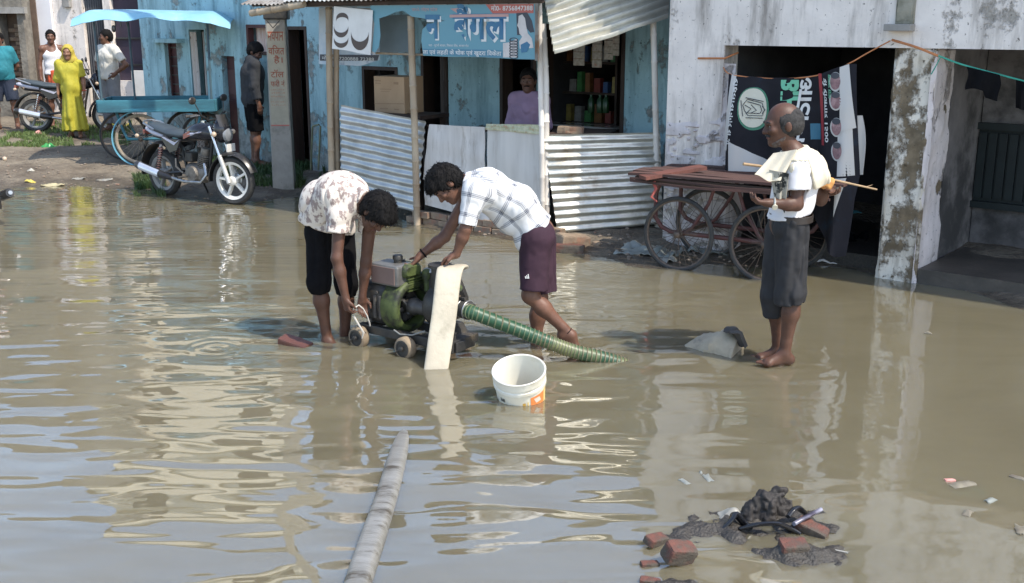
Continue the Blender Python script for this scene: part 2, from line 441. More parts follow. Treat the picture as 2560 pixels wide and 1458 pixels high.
WATER_SPEC = dict(ior=2.45, rough=.015)
def water_mat():
    m = bpy.data.materials.new('muddy_water'); t, N, L = nodes_of(m); b = N['Principled BSDF']
    b.inputs['IOR'].default_value = WATER_SPEC['ior']; b.inputs['Roughness'].default_value = WATER_SPEC['rough']; b.inputs['Specular IOR Level'].default_value = .5
    b.inputs['Subsurface Weight'].default_value = .75; b.inputs['Subsurface Radius'].default_value = (.45, .36, .22); b.inputs['Subsurface Scale'].default_value = 1.0
    ge = N.new('ShaderNodeNewGeometry'); sp = N.new('ShaderNodeSeparateXYZ'); L.new(ge.outputs['Position'], sp.inputs[0])
    def math_(op, a, c=None):
        n = N.new('ShaderNodeMath'); n.operation = op
        for s, i in ((a, 0), (c, 1)):
            if s is None: continue
            if isinstance(s, (int, float)): n.inputs[i].default_value = s
            else: L.new(s, n.inputs[i])
        return n.outputs[0]
    def noise(scale, stretch, detail=1.0, rough=.4, dist=0.0):
        mp = N.new('ShaderNodeMapping'); mp.inputs['Scale'].default_value = stretch; L.new(ge.outputs['Position'], mp.inputs[0])
        n = N.new('ShaderNodeTexNoise'); n.inputs['Scale'].default_value = scale; n.inputs['Detail'].default_value = detail; n.inputs['Roughness'].default_value = rough; n.inputs['Distortion'].default_value = dist
        L.new(mp.outputs[0], n.inputs[0]); return n.outputs[0]
    def ramp(src, a, bb, c=0., d=1., smooth=True):
        r = N.new('ShaderNodeMapRange'); r.interpolation_type = 'SMOOTHSTEP' if smooth else 'LINEAR'
        r.inputs[1].default_value, r.inputs[2].default_value, r.inputs[3].default_value, r.inputs[4].default_value = a, bb, c, d
        L.new(src, r.inputs[0]); return r.outputs[0]
    def dist_to(c):
        d = N.new('ShaderNodeVectorMath'); d.operation = 'DISTANCE'; L.new(ge.outputs['Position'], d.inputs[0]); d.inputs[1].default_value = (c[0], c[1], 0); return d.outputs['Value']
    # body colour: silt with slow drifts of paler and darker mud
    r1 = N.new('ShaderNodeValToRGB'); e = r1.color_ramp.elements
    e[0].position, e[0].color = .3, (.150, .131, .084, 1); e[1].position, e[1].color = .7, (.186, .164, .107, 1)
    L.new(noise(.7, (1, 1, 1), 5, .6, .6), r1.inputs[0]); L.new(r1.outputs[0], b.inputs['Base Color'])
    # swell, chop and rings; the water lies calmer on the right, by the verandah
    calm = ramp(sp.outputs[0], .2, 2.2, 1.0, .22)
    far = ramp(sp.outputs[1], 7.6, 10.0, 0, 1)
    near = math_('SUBTRACT', 1.0, far)
    chop = math_('MULTIPLY', noise(2.5, (.75, 2.1, 1), 1.2, .35, .3), math_('MULTIPLY', near, .0165))
    fine = math_('MULTIPLY', noise(5.2, (.42, 2.3, 1), 1.0, .4), math_('MULTIPLY', far, .0060))
    swell = math_('MULTIPLY', noise(1.0, (.9, 1.9, 1), 0, .3), .022)
    h = math_('ADD', math_('ADD', chop, fine), swell)
    h = math_('MULTIPLY', h, calm)
    for c, wl, amp, fall in ((G(540, 872), .085, .0012, .5), (G(838, 838), .10, .0008, .6), (G(1080, 850), .17, .0010, 1.1), (G(1340, 872), .13, .0009, .8), (G(1955, 900), .13, .0006, .7), (G(1270, 1000), .14, .0005, .6)):
        d = math_('ADD', dist_to(c), math_('MULTIPLY', noise(2.3, (1, 1, 1), 2, .5), .16))
        wv = math_('SINE', math_('MULTIPLY', d, 2 * math.pi / wl))
        at = math_('MULTIPLY', ramp(d, 0.02, fall, 1, 0), amp)
        h = math_('ADD', h, math_('MULTIPLY', wv, at))
    bp = N.new('ShaderNodeBump'); bp.inputs['Strength'].default_value = 1.0; bp.inputs['Distance'].default_value = 1.0
    L.new(h, bp.inputs['Height']); L.new(bp.outputs[0], b.inputs['Normal'])
    return m
tag(MB().quad((-60, -20, 0), (60, -20, 0), (60, 40, 0), (-60, 40, 0)).build('water', water_mat()), kind='structure')

# ------------------------------------------------------------------ walls with openings
def wall(x0, x1, z0, z1, y0, th, holes=(), mb=None, xs_extra=()):
    """wall slab in a local frame, front face at y0, with rectangular openings (x0, x1, z0, z1)"""
    mb = mb or MB()
    X = sorted({x0, x1, *xs_extra, *[h[i] for h in holes for i in (0, 1) if x0 < h[i] < x1]})
    Z = sorted({z0, z1, *[h[i] for h in holes for i in (2, 3) if z0 < h[i] < z1]})
    def solid(i, j):
        if not (0 <= i < len(X) - 1 and 0 <= j < len(Z) - 1): return False
        cx, cz = (X[i] + X[i + 1]) / 2, (Z[j] + Z[j + 1]) / 2
        return not any(h[0] < cx < h[1] and h[2] < cz < h[3] for h in holes)
    a, b = y0, y0 + th
    for i in range(len(X) - 1):
        for j in range(len(Z) - 1):
            if not solid(i, j): continue
            p, q, r, s = X[i], X[i + 1], Z[j], Z[j + 1]
            mb.quad((p, a, r), (q, a, r), (q, a, s), (p, a, s)); mb.quad((q, b, r), (p, b, r), (p, b, s), (q, b, s))
            if not solid(i - 1, j): mb.quad((p, b, r), (p, a, r), (p, a, s), (p, b, s))
            if not solid(i + 1, j): mb.quad((q, a, r), (q, b, r), (q, b, s), (q, a, s))
            if not solid(i, j - 1): mb.quad((p, b, r), (q, b, r), (q, a, r), (p, a, r))
            if not solid(i, j + 1): mb.quad((p, a, s), (q, a, s), (q, b, s), (p, b, s))
    return mb
def rough_face(x0, x1, z0, z1, y, fn, step=.022):
    """a front face broken up in real relief; fn(x, z) gives how far it stands proud (towards the street)"""
    nu, nv = max(2, int((x1 - x0) / step)), max(2, int((z1 - z0) / step))
    X, Z = np.meshgrid(np.linspace(x0, x1, nu + 1), np.linspace(z0, z1, nv + 1))
    D = fn(X.ravel(), Z.ravel())
    edge = np.minimum(np.minimum(X.ravel() - x0, x1 - X.ravel()), np.minimum(Z.ravel() - z0, z1 - Z.ravel()))
    D = np.where(edge < 1e-6, -.01, D)
    mb = MB(); mb.v = [Vector(p) for p in zip(X.ravel(), y - D, Z.ravel())]
    for j in range(nv):
        for i in range(nu):
            a = j * (nu + 1) + i; mb.f.append((a, a + 1, a + nu + 2, a + nu + 1))
    return mb
# ------------------------------------------------------------------ white verandah building on the right
FB = Frame((3.09, 8.95, 0), DIRA)
bld = thing('verandah_building', 'flaking white lime-washed building with a dark open verandah and stained pillar', 'building', FB.loc, FB.rz)
LZ = 1.91
wall(-2.12, 5.6, -.3, 3.35, 0, .26, [(-1.54, -.0015, -.4, LZ), (-.0015, .343, -.4, LZ), (.343, 4.6, -.4, LZ)]).build('front_wall', WHITE_PAINT, bld)
MB().box((-2.0, 1.75, 1.5), (.236, 2.98, 3.6)).build('side_wall', SHADED_WORN_PAINT, bld)
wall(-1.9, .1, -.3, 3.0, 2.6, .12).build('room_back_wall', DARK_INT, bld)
MB().box((-1.66, 1.45, 1.42), (.22, 2.36, 3.1)).build('dark_side_lining', DARK_INT, bld)  # dark lining added over the side wall to paint in the room's shade
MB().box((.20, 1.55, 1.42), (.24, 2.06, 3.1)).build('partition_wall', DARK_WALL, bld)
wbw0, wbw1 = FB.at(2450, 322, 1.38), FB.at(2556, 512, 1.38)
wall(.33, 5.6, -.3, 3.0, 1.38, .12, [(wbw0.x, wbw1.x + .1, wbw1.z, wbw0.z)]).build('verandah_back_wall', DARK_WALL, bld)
MB().box((1.8, 1.48, 2.97), (7.3, 2.4, .12)).build('roof_slab', GREY_CONC, bld)
MB().box((-.9, 1.4, .05), (1.9, 2.3, .16)).build('room_floor', MUD_STUFF, bld)
MB().box((2.95, .7, .05), (5.2, 1.35, .15)).build('verandah_floor', mat('wet_floor', (.09, .075, .06), (.05, .043, .035), 4, .5, 0, .004, 30), bld)
# window shutters in the verandah wall
win = link(MB().box(((wbw0.x + wbw1.x + .1) / 2, 1.40, (wbw0.z + wbw1.z) / 2), (wbw1.x - wbw0.x + .1, .05, wbw0.z - wbw1.z)).mesh('window_shutter'), 'window_shutter', GREEN_DOOR, bld)
for k in range(6):
    x = wbw0.x + (k + .5) * (wbw1.x + .1 - wbw0.x) / 6
    link(MB().box((x, 1.362, (wbw0.z + wbw1.z) / 2), ((wbw1.x + .1 - wbw0.x) / 6 - .02, .03, wbw0.z - wbw1.z - .06)).mesh('plank'), 'plank', GREEN_DOOR, win)
for z in (wbw0.z + .03, wbw1.z - .03): link(MB().box(((wbw0.x + wbw1.x + .1) / 2, 1.352, z), (wbw1.x - wbw0.x + .2, .07, .06)).mesh('frame_rail'), 'frame_rail', GREEN_DOOR, win)
# the pillar, eaten by damp, in real relief on three sides
def pillar_relief(seed):
    def f(x, z):
        p = np.stack([x * 1.0, np.full_like(x, seed), z], 1)
        n = vnoise(p, 7, seed, 4); big = vnoise(p, 2.6, seed + 3, 2)
        return .012 + .022 * n * (np.abs(n) > .12) + .018 * big - .035 * (big < -.45)
    return f
pil = link(MB().box((.171, .25, .95), (.30, .46, 1.92)).mesh('pillar'), 'pillar', PILLAR_PAINT, bld)
rough_face(0, .342, -.1, LZ, .02, pillar_relief(21)).build('pillar_front', PILLAR_PAINT, pil, True)
mbp = rough_face(0.0, .5, -.1, LZ, 0, pillar_relief(33)); mbp.v = [Vector((.342 - .02 - v.y, v.x, v.z)) for v in mbp.v]; mbp.build('pillar_side', SHADED_WORN_PAINT, pil, True)
mbp = rough_face(0.0, .5, -.1, LZ, 0, pillar_relief(41)); mbp.v = [Vector((.02 + v.y, v.x, v.z)) for v in mbp.v]; mbp.build('pillar_side', PILLAR_PAINT, pil, True)
MOSS = mat('mossy_plaster', (.30, .28, .22), (.13, .125, .085), 6, .95, 0, .01, 30, c3=(.06, .06, .04), s3=3, lo3=.5, hi3=.6)
a, b_ = FB.at(2222, 60), FB.at(2287, 78)
MB().box(((a.x + b_.x) / 2, -.05, (a.z + b_.z) / 2), (b_.x - a.x, .12, a.z - b_.z)).build('bracket', GREY_CONC, bld, bevel=.006)
a, b_ = FB.at(2243, 0), FB.at(2286, 60)
rough_face(a.x, b_.x, b_.z, 3.3, -.012, pillar_relief(55)).build('drain_stain_strip', MOSS, bld, True)
MB().box(((a.x + b_.x) / 2, -.012, 2.7), (b_.x - a.x - .012, .02, 1.2)).build('downpipe', MOSS, bld)
# broken plaster low on the left wall and jamb
def broken(x, z):
    p = np.stack([x, np.zeros_like(x), z], 1)
    n = vnoise(p, 5.5, 71, 4); ridge = np.abs(vnoise(p * np.array([1, 1, 2.2]), 3.2, 77, 3))
    top = .5 + .5 * np.tanh((1.28 + .14 * vnoise(p, 2.4, 79, 2) - z) * 22)
    return -.014 + top * (.030 + .040 * n * (n > -.2) - .030 * (ridge < .10))
rough_face(-2.12, -1.42, -.1, 1.75, -.002, broken, .018).build('broken_plaster', SHADED_WORN_PAINT, bld, True)
MB().box((-1.47, .14, .62), (.14, .22, 1.32)).build('jamb_step', SHADED_WORN_PAINT, bld, bevel=.02)
# parapet cap and rain-water lip
MB().box((1.74, .10, 3.39), (7.8, .44, .08)).build('parapet_cap', GREY_CONC, bld, bevel=.01)

# ------------------------------------------------------------------ blue house behind the stall
FU = Frame((-2.97, 15.1, 0), DIRA)
blue = thing('blue_house', 'pale blue lime-washed house with dark doorways and curtained openings', 'house', FU.loc, FU.rz)
def rect(fr, x0, y0, x1, y1, d=0.0):
    a, b2 = fr.at(x0, y0, d), fr.at(x1, y1, d)
    return (min(a.x, b2.x), max(a.x, b2.x), min(a.z, b2.z), max(a.z, b2.z))
r_grill = rect(FU, 410, 108, 452, 270); r_curt = rect(FU, 471, 74, 524, 290); r_door2 = rect(FU, 553, 140, 596, 320)
r_win = rect(FU, 617, 62, 676, 138); r_door = rect(FU, 716, 66, 782, 430)
r_dark1 = rect(FU, 905, 165, 1000, 420); r_dark2 = rect(FU, 1052, 120, 1112, 420); r_dark3 = rect(FU, 1250, 130, 1340, 420); r_dark4 = rect(FU, 1352, 60, 1556, 420)
holes = [(r[0], r[1], -.5 if r in (r_door, r_curt, r_door2, r_dark1, r_dark2, r_dark3, r_dark4) else r[2], r[3]) for r in (r_grill, r_curt, r_door2, r_win, r_door, r_dark1, r_dark2, r_dark3, r_dark4)]
XL = FU.at(360, 200).x
wall(XL, 6.6, -.3, 3.0, 0, .22, holes).build('front_wall', BLUE_PAINT, blue)
MB().box(((XL + 1.2) / 2, -.10, 3.0), (1.2 - XL, .3, .10)).build('ledge', CREAM_PAINT, blue)
MB().box((XL + .11, 1.7, 1.35), (.21, 2.9, 3.3)).build('side_wall', CREAM_PAINT, blue)
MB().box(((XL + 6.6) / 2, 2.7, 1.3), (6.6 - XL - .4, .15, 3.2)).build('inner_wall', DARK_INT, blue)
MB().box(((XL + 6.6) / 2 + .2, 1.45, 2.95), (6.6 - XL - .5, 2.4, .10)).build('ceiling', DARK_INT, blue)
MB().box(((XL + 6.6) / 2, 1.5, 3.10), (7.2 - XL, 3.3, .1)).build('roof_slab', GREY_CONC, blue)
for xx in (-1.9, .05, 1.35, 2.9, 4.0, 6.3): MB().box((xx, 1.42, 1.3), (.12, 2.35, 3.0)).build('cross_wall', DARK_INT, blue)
# grille window
MAROON = mat('maroon_paint', (.10, .035, .035), (.06, .025, .025), 6, .6)
g = link(MB().box(((r_grill[0] + r_grill[1]) / 2, .13, (r_grill[2] + r_grill[3]) / 2), (r_grill[1] - r_grill[0], .04, r_grill[3] - r_grill[2])).mesh('grille_window'), 'grille_window', MAROON, blue)
for k in range(7): link(MB().box(((r_grill[0] + r_grill[1]) / 2, .09, r_grill[2] + (k + .5) * (r_grill[3] - r_grill[2]) / 7), (r_grill[1] - r_grill[0] - .02, .02, .02)).mesh('bar'), 'bar', BLACK_PAINT, g)
for s in (0, 1): link(MB().box((r_grill[s] + (.015 - .03 * s), .09, (r_grill[2] + r_grill[3]) / 2), (.03, .05, r_grill[3] - r_grill[2])).mesh('frame_post'), 'frame_post', MAROON, g)
o = link(MB().box(((r_door2[0] + r_door2[1]) / 2, .12, r_door2[3] / 2), (r_door2[1] - r_door2[0], .05, r_door2[3])).mesh('door'), 'door', MAROON, blue)
for k in range(3): link(MB().box(((r_door2[0] + r_door2[1]) / 2, .085, .35 + k * .45), (r_door2[1] - r_door2[0] - .06, .03, .36)).mesh('panel'), 'panel', MAROON, o)
# small shelf slab over the grille window
a = FU.at(385, 95); b_ = FU.at(462, 108)
MB().box(((a.x + b_.x) / 2, -.06, r_grill[3] + .04), (b_.x - a.x, .16, .06)).build('sunshade', BLUE_PAINT, blue)
# window with frame beside the pole
wf = MB()
for s in (0, 1): wf.box((r_win[s] + (.02 - .04 * s), .03, (r_win[2] + r_win[3]) / 2), (.045, .1, r_win[3] - r_win[2] - .01))
for s in (2, 3): wf.box(((r_win[0] + r_win[1]) / 2, .028, r_win[s] + (.02 if s == 2 else -.02)), (r_win[1] - r_win[0] - .01, .1, .045))
wf.build('window_frame', MAROON, blue)
def drape(x0, x1, z0, z1, y, amp, waves, seed):
    def f(u, v):
        x = x0 + (x1 - x0) * u * (1 + .06 * math.sin(v * 5 + seed)); z = z1 + (z0 - z1) * v
        return (x, y + amp * math.sin(u * waves * 6.283 + seed + v * .8) * (.5 + .5 * v), z)
    return f
PINK_CURT = mat('pale_pink_curtain', (.62, .42, .34), (.70, .60, .54), 9, .9, stretch=(4, 1, .3))
FLOWER_CURT = mat('flowered_curtain', (.60, .52, .48), (.56, .47, .43), 5, .9, c3=(.16, .07, .05), s3=11, lo3=.6, hi3=.64)
c = MB().sheet(drape(r_win[0] + .03, r_win[1] - .03, r_win[2] + .02, r_win[3] - .02, .12, .02, 4, 1), 24, 6, .006).build('window_curtain', PINK_CURT, None, True)
tag(c, 'pale pink gathered curtain in the small window behind the concrete pole', 'curtain'); c.matrix_basis = FU.m
a, b_ = FU.at(474, 80, -.02), FU.at(504, 285, -.02)
c = MB().sheet(drape(a.x, b_.x, .25, a.z, -.02, .03, 2, 0), 20, 14, .008).build('door_curtain', FLOWER_CURT, None, True)
tag(c, 'cream flower-print curtain hanging in the blue house doorway', 'curtain'); c.matrix_basis = FU.m
a, b_ = FU.at(508, 80, .02), FU.at(521, 285, .02)
c = MB().sheet(drape(a.x, b_.x, .3, a.z, .02, .02, 1, 2), 10, 12, .008).build('door_curtain', FLOWER_CURT, None, True)
tag(c, 'narrow second strip of flower-print curtain beside the wider one', 'curtain'); c.matrix_basis = FU.m

# ------------------------------------------------------------------ white house and old brick house on the far left
FW = Frame(P(155, 250, 21.6) * 1.0, R(-14)); FW = Frame((FW.loc.x, FW.loc.y, 0), R(-14))
wh = thing('white_house', 'white plastered house with a grey corrugated shutter, far down the lane', 'house', FW.loc, FW.rz)
a = FW.at(68, 100); xsh0, xsh1 = FW.at(210, 80).x, FW.at(262, 80).x; xd0, xd1 = FW.at(280, 80).x, FW.at(352, 80).x
wall(a.x, FW.at(420, 80).x, 0, 2.9, 0, .25, [(xsh0, xsh1, -.1, 2.7), (xd0, xd1, 1.0, 2.7)]).build('front_wall', WHITE_PAINT, wh)
wall(a.x, FW.at(262, 80).x, 2.9, 6.6, .004, .25).build('upper_wall', mat('stained_cement', (.36, .32, .26), (.22, .19, .15), 1.2, .95, 0, .006, 14), wh)
MB().box(((a.x + 0) / 2, -.035, 1.75), (-a.x - .02, .06, 2.2)).build('white_panel', mat('bright_white_paint', (.80, .79, .80), (.72, .7, .71), 2, .8), wh)
sh = MB().grid(lambda u, v: (xsh0 + (xsh1 - xsh0) * u, .1 + .02 * math.sin(u * 9 * 6.283), .3 + 2.4 * v), 72, 2).build('shutter', mat('shutter_grey', (.16, .165, .175), (.11, .11, .12), 3, .45, .5), wh, True)
MB().box(((xd0 + xd1) / 2, .14, 1.85), (xd1 - xd0, .06, 1.7)).build('upper_door', mat('plum_door', (.045, .03, .05), (.03, .02, .035), 3, .7), wh)
for k in range(3): MB().box(((xd0 + xd1) / 2, .09, 1.3 + .5 * k), (xd1 - xd0 - .04, .04, .03)).build('door_rail', BLACK_PAINT, wh)
MB().box(((FW.at(330, 80).x + FW.at(360, 80).x) / 2, -.05, .95), (.32, .08, .5)).build('whitewash_patch', PAPER, wh)
MB().box((FW.at(170, 5).x, -.045, FW.at(170, 8).z), (.16, .08, .16)).build('meter_box', GREY_CONC, wh, bevel=.01)
FO = Frame((P(-260, 250, 21.2).x, 21.4, 0), R(-4))
ob = thing('brick_house', 'old grey brick house with soot-dark wall at the lane end', 'house', FO.loc, FO.rz)
x1 = FO.at(64, 100).x; hx0, hx1 = FO.at(2, 100).x, FO.at(48, 100).x
wall(-3, x1, 0, 5.8, 0, .3, [(hx0, hx1, .9, FO.at(20, 34).z)]).build('front_wall', mat('soot_brick', (.22, .20, .165), (.13, .115, .095), 3, .95, 0, .02, 12, c3=(.09, .08, .065), s3=1.4), ob)
MB().box(((hx0 + hx1) / 2, .42, 1.4), (hx1 - hx0 + .4, .1, 2.4)).build('inner_wall', mat('brown_brick', (.16, .11, .08), (.10, .07, .05), 4, .95), ob)
bme = MB().box((0, 0, 0), (.23, .06, .07)).mesh('brick')
for j in range(14):
    for i in range(4):
        x = hx0 + .12 + i * .245 + (.12 if j % 2 else 0)
        if x + .1 > hx1: continue
        o = link(bme, 'brick', BRICK_MUD, ob); o.location = (x, .345, .95 + j * .083)
MB().box(((hx0 + hx1) / 2, -.02, FO.at(20, 34).z + .06), (hx1 - hx0 + .4, .12, .12)).build('lintel', GREY_CONC, ob)

# ------------------------------------------------------------------ tall cream house behind, seen only mirrored in the water
FT = Frame((-9.2, 22.6, 0), R(14))
tall = thing('cream_house', 'tall cream house behind the blue house, mirrored in the water', 'house', FT.loc, FT.rz)
wall(0, 4.5, 0, 9.6, 0, .25, [(.6, 1.4, 6.2, 7.6), (2.9, 3.7, 6.2, 7.6)]).build('front_wall', CREAM_PAINT, tall)
MB().box((4.38, 1.9, 4.8), (.22, 3.2, 9.6)).build('side_wall', CREAM_PAINT, tall); MB().box((.12, 1.9, 4.8), (.22, 3.2, 9.6)).build('side_wall', CREAM_PAINT, tall)
MB().box((2.25, 1.7, 9.66), (4.9, 4.0, .1)).build('roof_slab', GREY_CONC, tall)
MB().box((2.25, -.2, 8.0), (4.6, .5, .09)).build('sunshade', CREAM_PAINT, tall)
for x0 in (.6, 2.9):
    o = link(MB().box((x0 + .4, .12, 6.9), (.8, .06, 1.4)).mesh('window'), 'window', DARK_WOOD, tall)
    for k in range(3): link(MB().box((x0 + .14 + k * .26, .075, 6.9), (.23, .03, 1.3)).mesh('plank'), 'plank', DARK_WOOD, o)
for r in (r_door, r_dark1, r_dark2, r_dark3, r_dark4):  # dark liners added to put shade into the doorway reveals
    for e in (0, 1): MB().box((r[e] + (.022 if e == 0 else -.022), .085, r[3] / 2), (.045, .19, r[3] - .01)).build('shade_liner', DARK_WOOD, blue)
    MB().box(((r[0] + r[1]) / 2, .085, r[3] - .022), (r[1] - r[0] - .092, .188, .045)).build('shade_head_liner', DARK_WOOD, blue)
# ------------------------------------------------------------------ bangle stall
FS = Frame((-1.04, 11.58, 0), math.atan2(-.98, 1.35))
st = thing('bangle_stall', 'bamboo-post bangle stall with corrugated tin fence, counter panels and tin awning', 'stall', FS.loc, FS.rz)
def bamboo_mb(pts, r, seg=10, gap=.27, mb=None):
    """bamboo pole with swollen nodes along a polyline"""
    mb = mb or MB(); pts = [Vector(p) for p in pts]
    out, rad, s, nxt = [], [], 0.0, gap * .5
    for i in range(len(pts) - 1):
        a, b2 = pts[i], pts[i + 1]; L = (b2 - a).length; d = (b2 - a) / L
        out.append(a); rad.append(r)
        while nxt < s + L:
            t = nxt - s
            for dt, k in ((-.012, 1.0), (0, 1.16), (.012, 1.0)):
                if 0.02 < t + dt < L - .02: out.append(a + d * (t + dt)); rad.append(r * k)
            nxt += gap * random.uniform(.85, 1.15)
        s += L
    out.append(pts[-1]); rad.append(r * .97)
    return mb.tube(out, rad, seg)
def pole(pxs, r, mtl, parent=st, fr=FS, y=0.0, foot=None, name='bamboo_pole'):
    pts = [fr.at(px, py, y) for px, py in pxs]
    if foot is not None: pts[-1].z = foot
    return bamboo_mb(pts, r).build(name, mtl, parent, True)
pole([(822, -8), (824, 200), (829, 470)], .038, BAMBOO, y=-.02, foot=-.05)
pole([(841, 30), (840, 250), (845, 480)], .034, BAMBOO, y=.06, foot=-.05)
pole([(1027, 40), (1031, 180), (1036, 300), (1043, 558)], .036, BAMBOO, y=-.12, foot=-.15)
pole([(1348, -5), (1351, 180), (1354, 330), (1357, 560)], .026, BAMBOO_WHITE, y=-.03, foot=-.1, name='post')
pole([(1356, 60), (1363, 200), (1368, 330)], .037, BAMBOO_WHITE, y=.05, foot=-.05)
pole([(1113, 110), (1116, 300)], .03, DARK_WOOD, y=.9, foot=0.0)
a, b_ = FS.at(940, 133, -.03), FS.at(1062, 137, -.03)
bamboo_mb([a, b_], .012).build('rod', BAMBOO, st, True)
a, b_ = FS.at(628, 33, -.30), FS.at(760, 10, -.28)
bamboo_mb([a, b_], .04).build('bamboo_rail', BAMBOO, st, True)
a, b_ = FS.at(760, 14, -.16), FS.at(1349, 9, -.14)
MB().bar(a, b_, .035, .035).build('angle_rail', ZINC_OLD, st)
def corr_sheet(A, B, C, D, n, amp=.011, across='v', nu=None, nv=None, jitter=.004, seed=0, th=.0025):
    """corrugated sheet A-B (near edge) to D-C (far edge); waves repeat along v or along u"""
    A, B, C, D = map(Vector, (A, B, C, D)); nrm = (B - A).cross(D - A).normalized()
    def f(u, v):
        p = A.lerp(B, u).lerp(D.lerp(C, u), v)
        w_ = v if across == 'v' else u
        o = amp * math.sin(w_ * n * 2 * math.pi)
        o += jitter * (math.sin(u * 7 + seed) * math.cos(v * 5 + seed * 2) + .6 * math.sin(u * 17 + v * 13 + seed * 3))
        return p + nrm * o
    nu = nu or (n * 8 if across == 'u' else 14); nv = nv or (n * 8 if across == 'v' else 14)
    return MB().grid(f, nu, nv)
# awning: six overlapping roof sheets
xa, xb = FS.at(606, 30, -.32).x, FS.at(1350, 5, -.32).x
n = 6; wd = (xb - xa) / n
for k in range(n):
    x0, x1 = xa + k * wd - .03, xa + (k + 1) * wd + .03
    dz = random.uniform(-.015, .02); dy = random.uniform(-.03, .03)
    zf = 2.325 + dz * .6 - (.03 if k == 0 else 0)
    corr_sheet((x0, -.34 + dy, zf + .004 * k), (x1, -.34 + dy, zf + .004 * k), (x1, 1.6, 2.99 + .004 * k), (x0, 1.6, 2.99 + .004 * k), 11, .010, 'u', None, 10, .004, k).build('roof_sheet', ZINC if k % 2 else ZINC_OLD, st, True)
for y, z in ((-.2, 2.31), (.6, 2.57), (1.4, 2.84)): bamboo_mb([(xa + .05, y, z), (xb - .05, y, z)], .03).build('rafter', DARK_WOOD, st, True)
# tin fence, left of the counter
def P2(px, py, y): return FS.at(px, py, y)
corr_sheet(P2(851, 485, -.05), P2(1040, 531, -.05), P2(1066, 303, -.05), P2(853, 262, -.05), 11, .011, 'v', 20, None, .010, 1).build('wall_sheet', mat('galvanised_blue_grey', (.56, .55, .52), (.40, .40, .38), 5, .42, .7, .002, 30, c3=(.4, .36, .3), s3=1.5, lo3=.62, hi3=.8), st, True)
# counter panels
PANEL = mat('painted_tin_panel', (.58, .55, .52), (.46, .435, .41), 2.5, .6, .1, .003, 8, stretch=(3, 3, .5), c3=(.27, .23, .19), s3=4, lo3=.54, hi3=.74)
PANEL2 = mat('plastic_cloth', (.55, .525, .49), (.46, .44, .41), 2.5, .55, 0, .003, 8, stretch=(3, 3, .4), c3=(.35, .3, .26), s3=2.5, lo3=.6, hi3=.8)
def panel(c0, c1, c2, c3_, y, mtl, name='counter_panel', seed=0, amp=.008):
    A, B, C, D = [FS.at(*q, y) for q in (c0, c1, c2, c3_)]
    def f(u, v):
        p = A.lerp(B, u).lerp(D.lerp(C, u), v); p.y += amp * (math.sin(u * 9 + seed) * math.cos(v * 6 + seed) + .5 * math.sin(v * 14 + u * 4)); return p
    return MB().sheet(f, 16, 12, .008).build(name, mtl, st, True)
panel((1058, 448), (1213, 470), (1212, 318), (1073, 311), -.03, PANEL)
panel((1064, 512), (1224, 556), (1222, 455), (1060, 432), -.055, PANEL, seed=2)
panel((1219, 545), (1358, 572), (1352, 334), (1218, 322), -.03, PANEL2, seed=4)
panel((1214, 324), (1352, 336), (1346, 312), (1216, 310), -.045, mat('oilcloth_edge', (.50, .47, .33), (.30, .34, .22), 30, .6, c3=(.45, .15, .1), s3=30), 'oilcloth_edge', 5, .004)
MB().prism([FS.at(1068, 312, -.02), FS.at(1350, 336, -.02), FS.at(1350, 336, .5), FS.at(1068, 312, .5)], (0, 0, -.02)).build('counter_top', DARK_WOOD, st)
# tin fence on the right, between stall and verandah building
s0, s1, s2, s3 = P(1394, 583, 10.58), P(1657, 559, 10.72), P(1650, 331, 10.76), P(1358, 337, 10.62)
m_ = corr_sheet(s0, s1, s2, s3, 12, .012, 'v', 30, None, .010, 3)
m_.build('wall_sheet', ZINC, st, True, world=True)
# brick footing under the counter
bme = MB().box((0, 0, 0), (.225, .105, .07)).mesh('brick')
def put_brick(p, rz, parent=st, mtl=BRICK_MUD, tilt=(0, 0), me_=None, s=1.0):
    o = link(me_ or bme, 'brick', mtl, parent); inv = root_matrix(parent).inverted() if parent else Matrix()
    o.matrix_basis = inv @ Matrix.Translation(p) @ Matrix.Rotation(rz, 4, 'Z') @ Matrix.Rotation(tilt[0], 4, 'X') @ Matrix.Rotation(tilt[1], 4, 'Y') @ Matrix.Scale(s, 4)
    md = o.modifiers.new('bevel', 'BEVEL'); md.width = .006; md.segments = 2
    return o
for row in range(2):
    for k in range(8):
        put_brick(FS.w(.02 + k * .238 + (.11 if row else 0), -.02 + random.uniform(-.02, .02), .03 + row * .072), FS.rz + random.uniform(-.08, .08), tilt=(random.uniform(-.05, .05), random.uniform(-.05, .05)))
# lean-to tin sheet over the grocery opening
lt = thing('lean_to_roof', 'bright zinc corrugated sheet leaning over the grocery opening on a white pole', 'roof', P(1637, 560, 10.75), 0)
A, B = P(1386, 137, 10.2), P(1670, 47, 10.62); C, D = P(1694, -190, 11.75), P(1349, -75, 11.2)
corr_sheet(A, B, C, D, 12, .030, 'v', 24, None, .008, 5).build('roof_sheet', mat('bright_zinc', (.40, .39, .34), (.30, .29, .25), 4, .42, .8, .002, 30, c3=(.5, .45, .36), s3=1.2, lo3=.62, hi3=.8), lt, True, world=True)
bamboo_mb([P(1633, 50, 10.70), P(1637, 200, 10.72), P(1640, 330, 10.74), P(1644, 575, 10.80)], .03).build('bamboo_pole', BAMBOO_WHITE, lt, True, world=True)

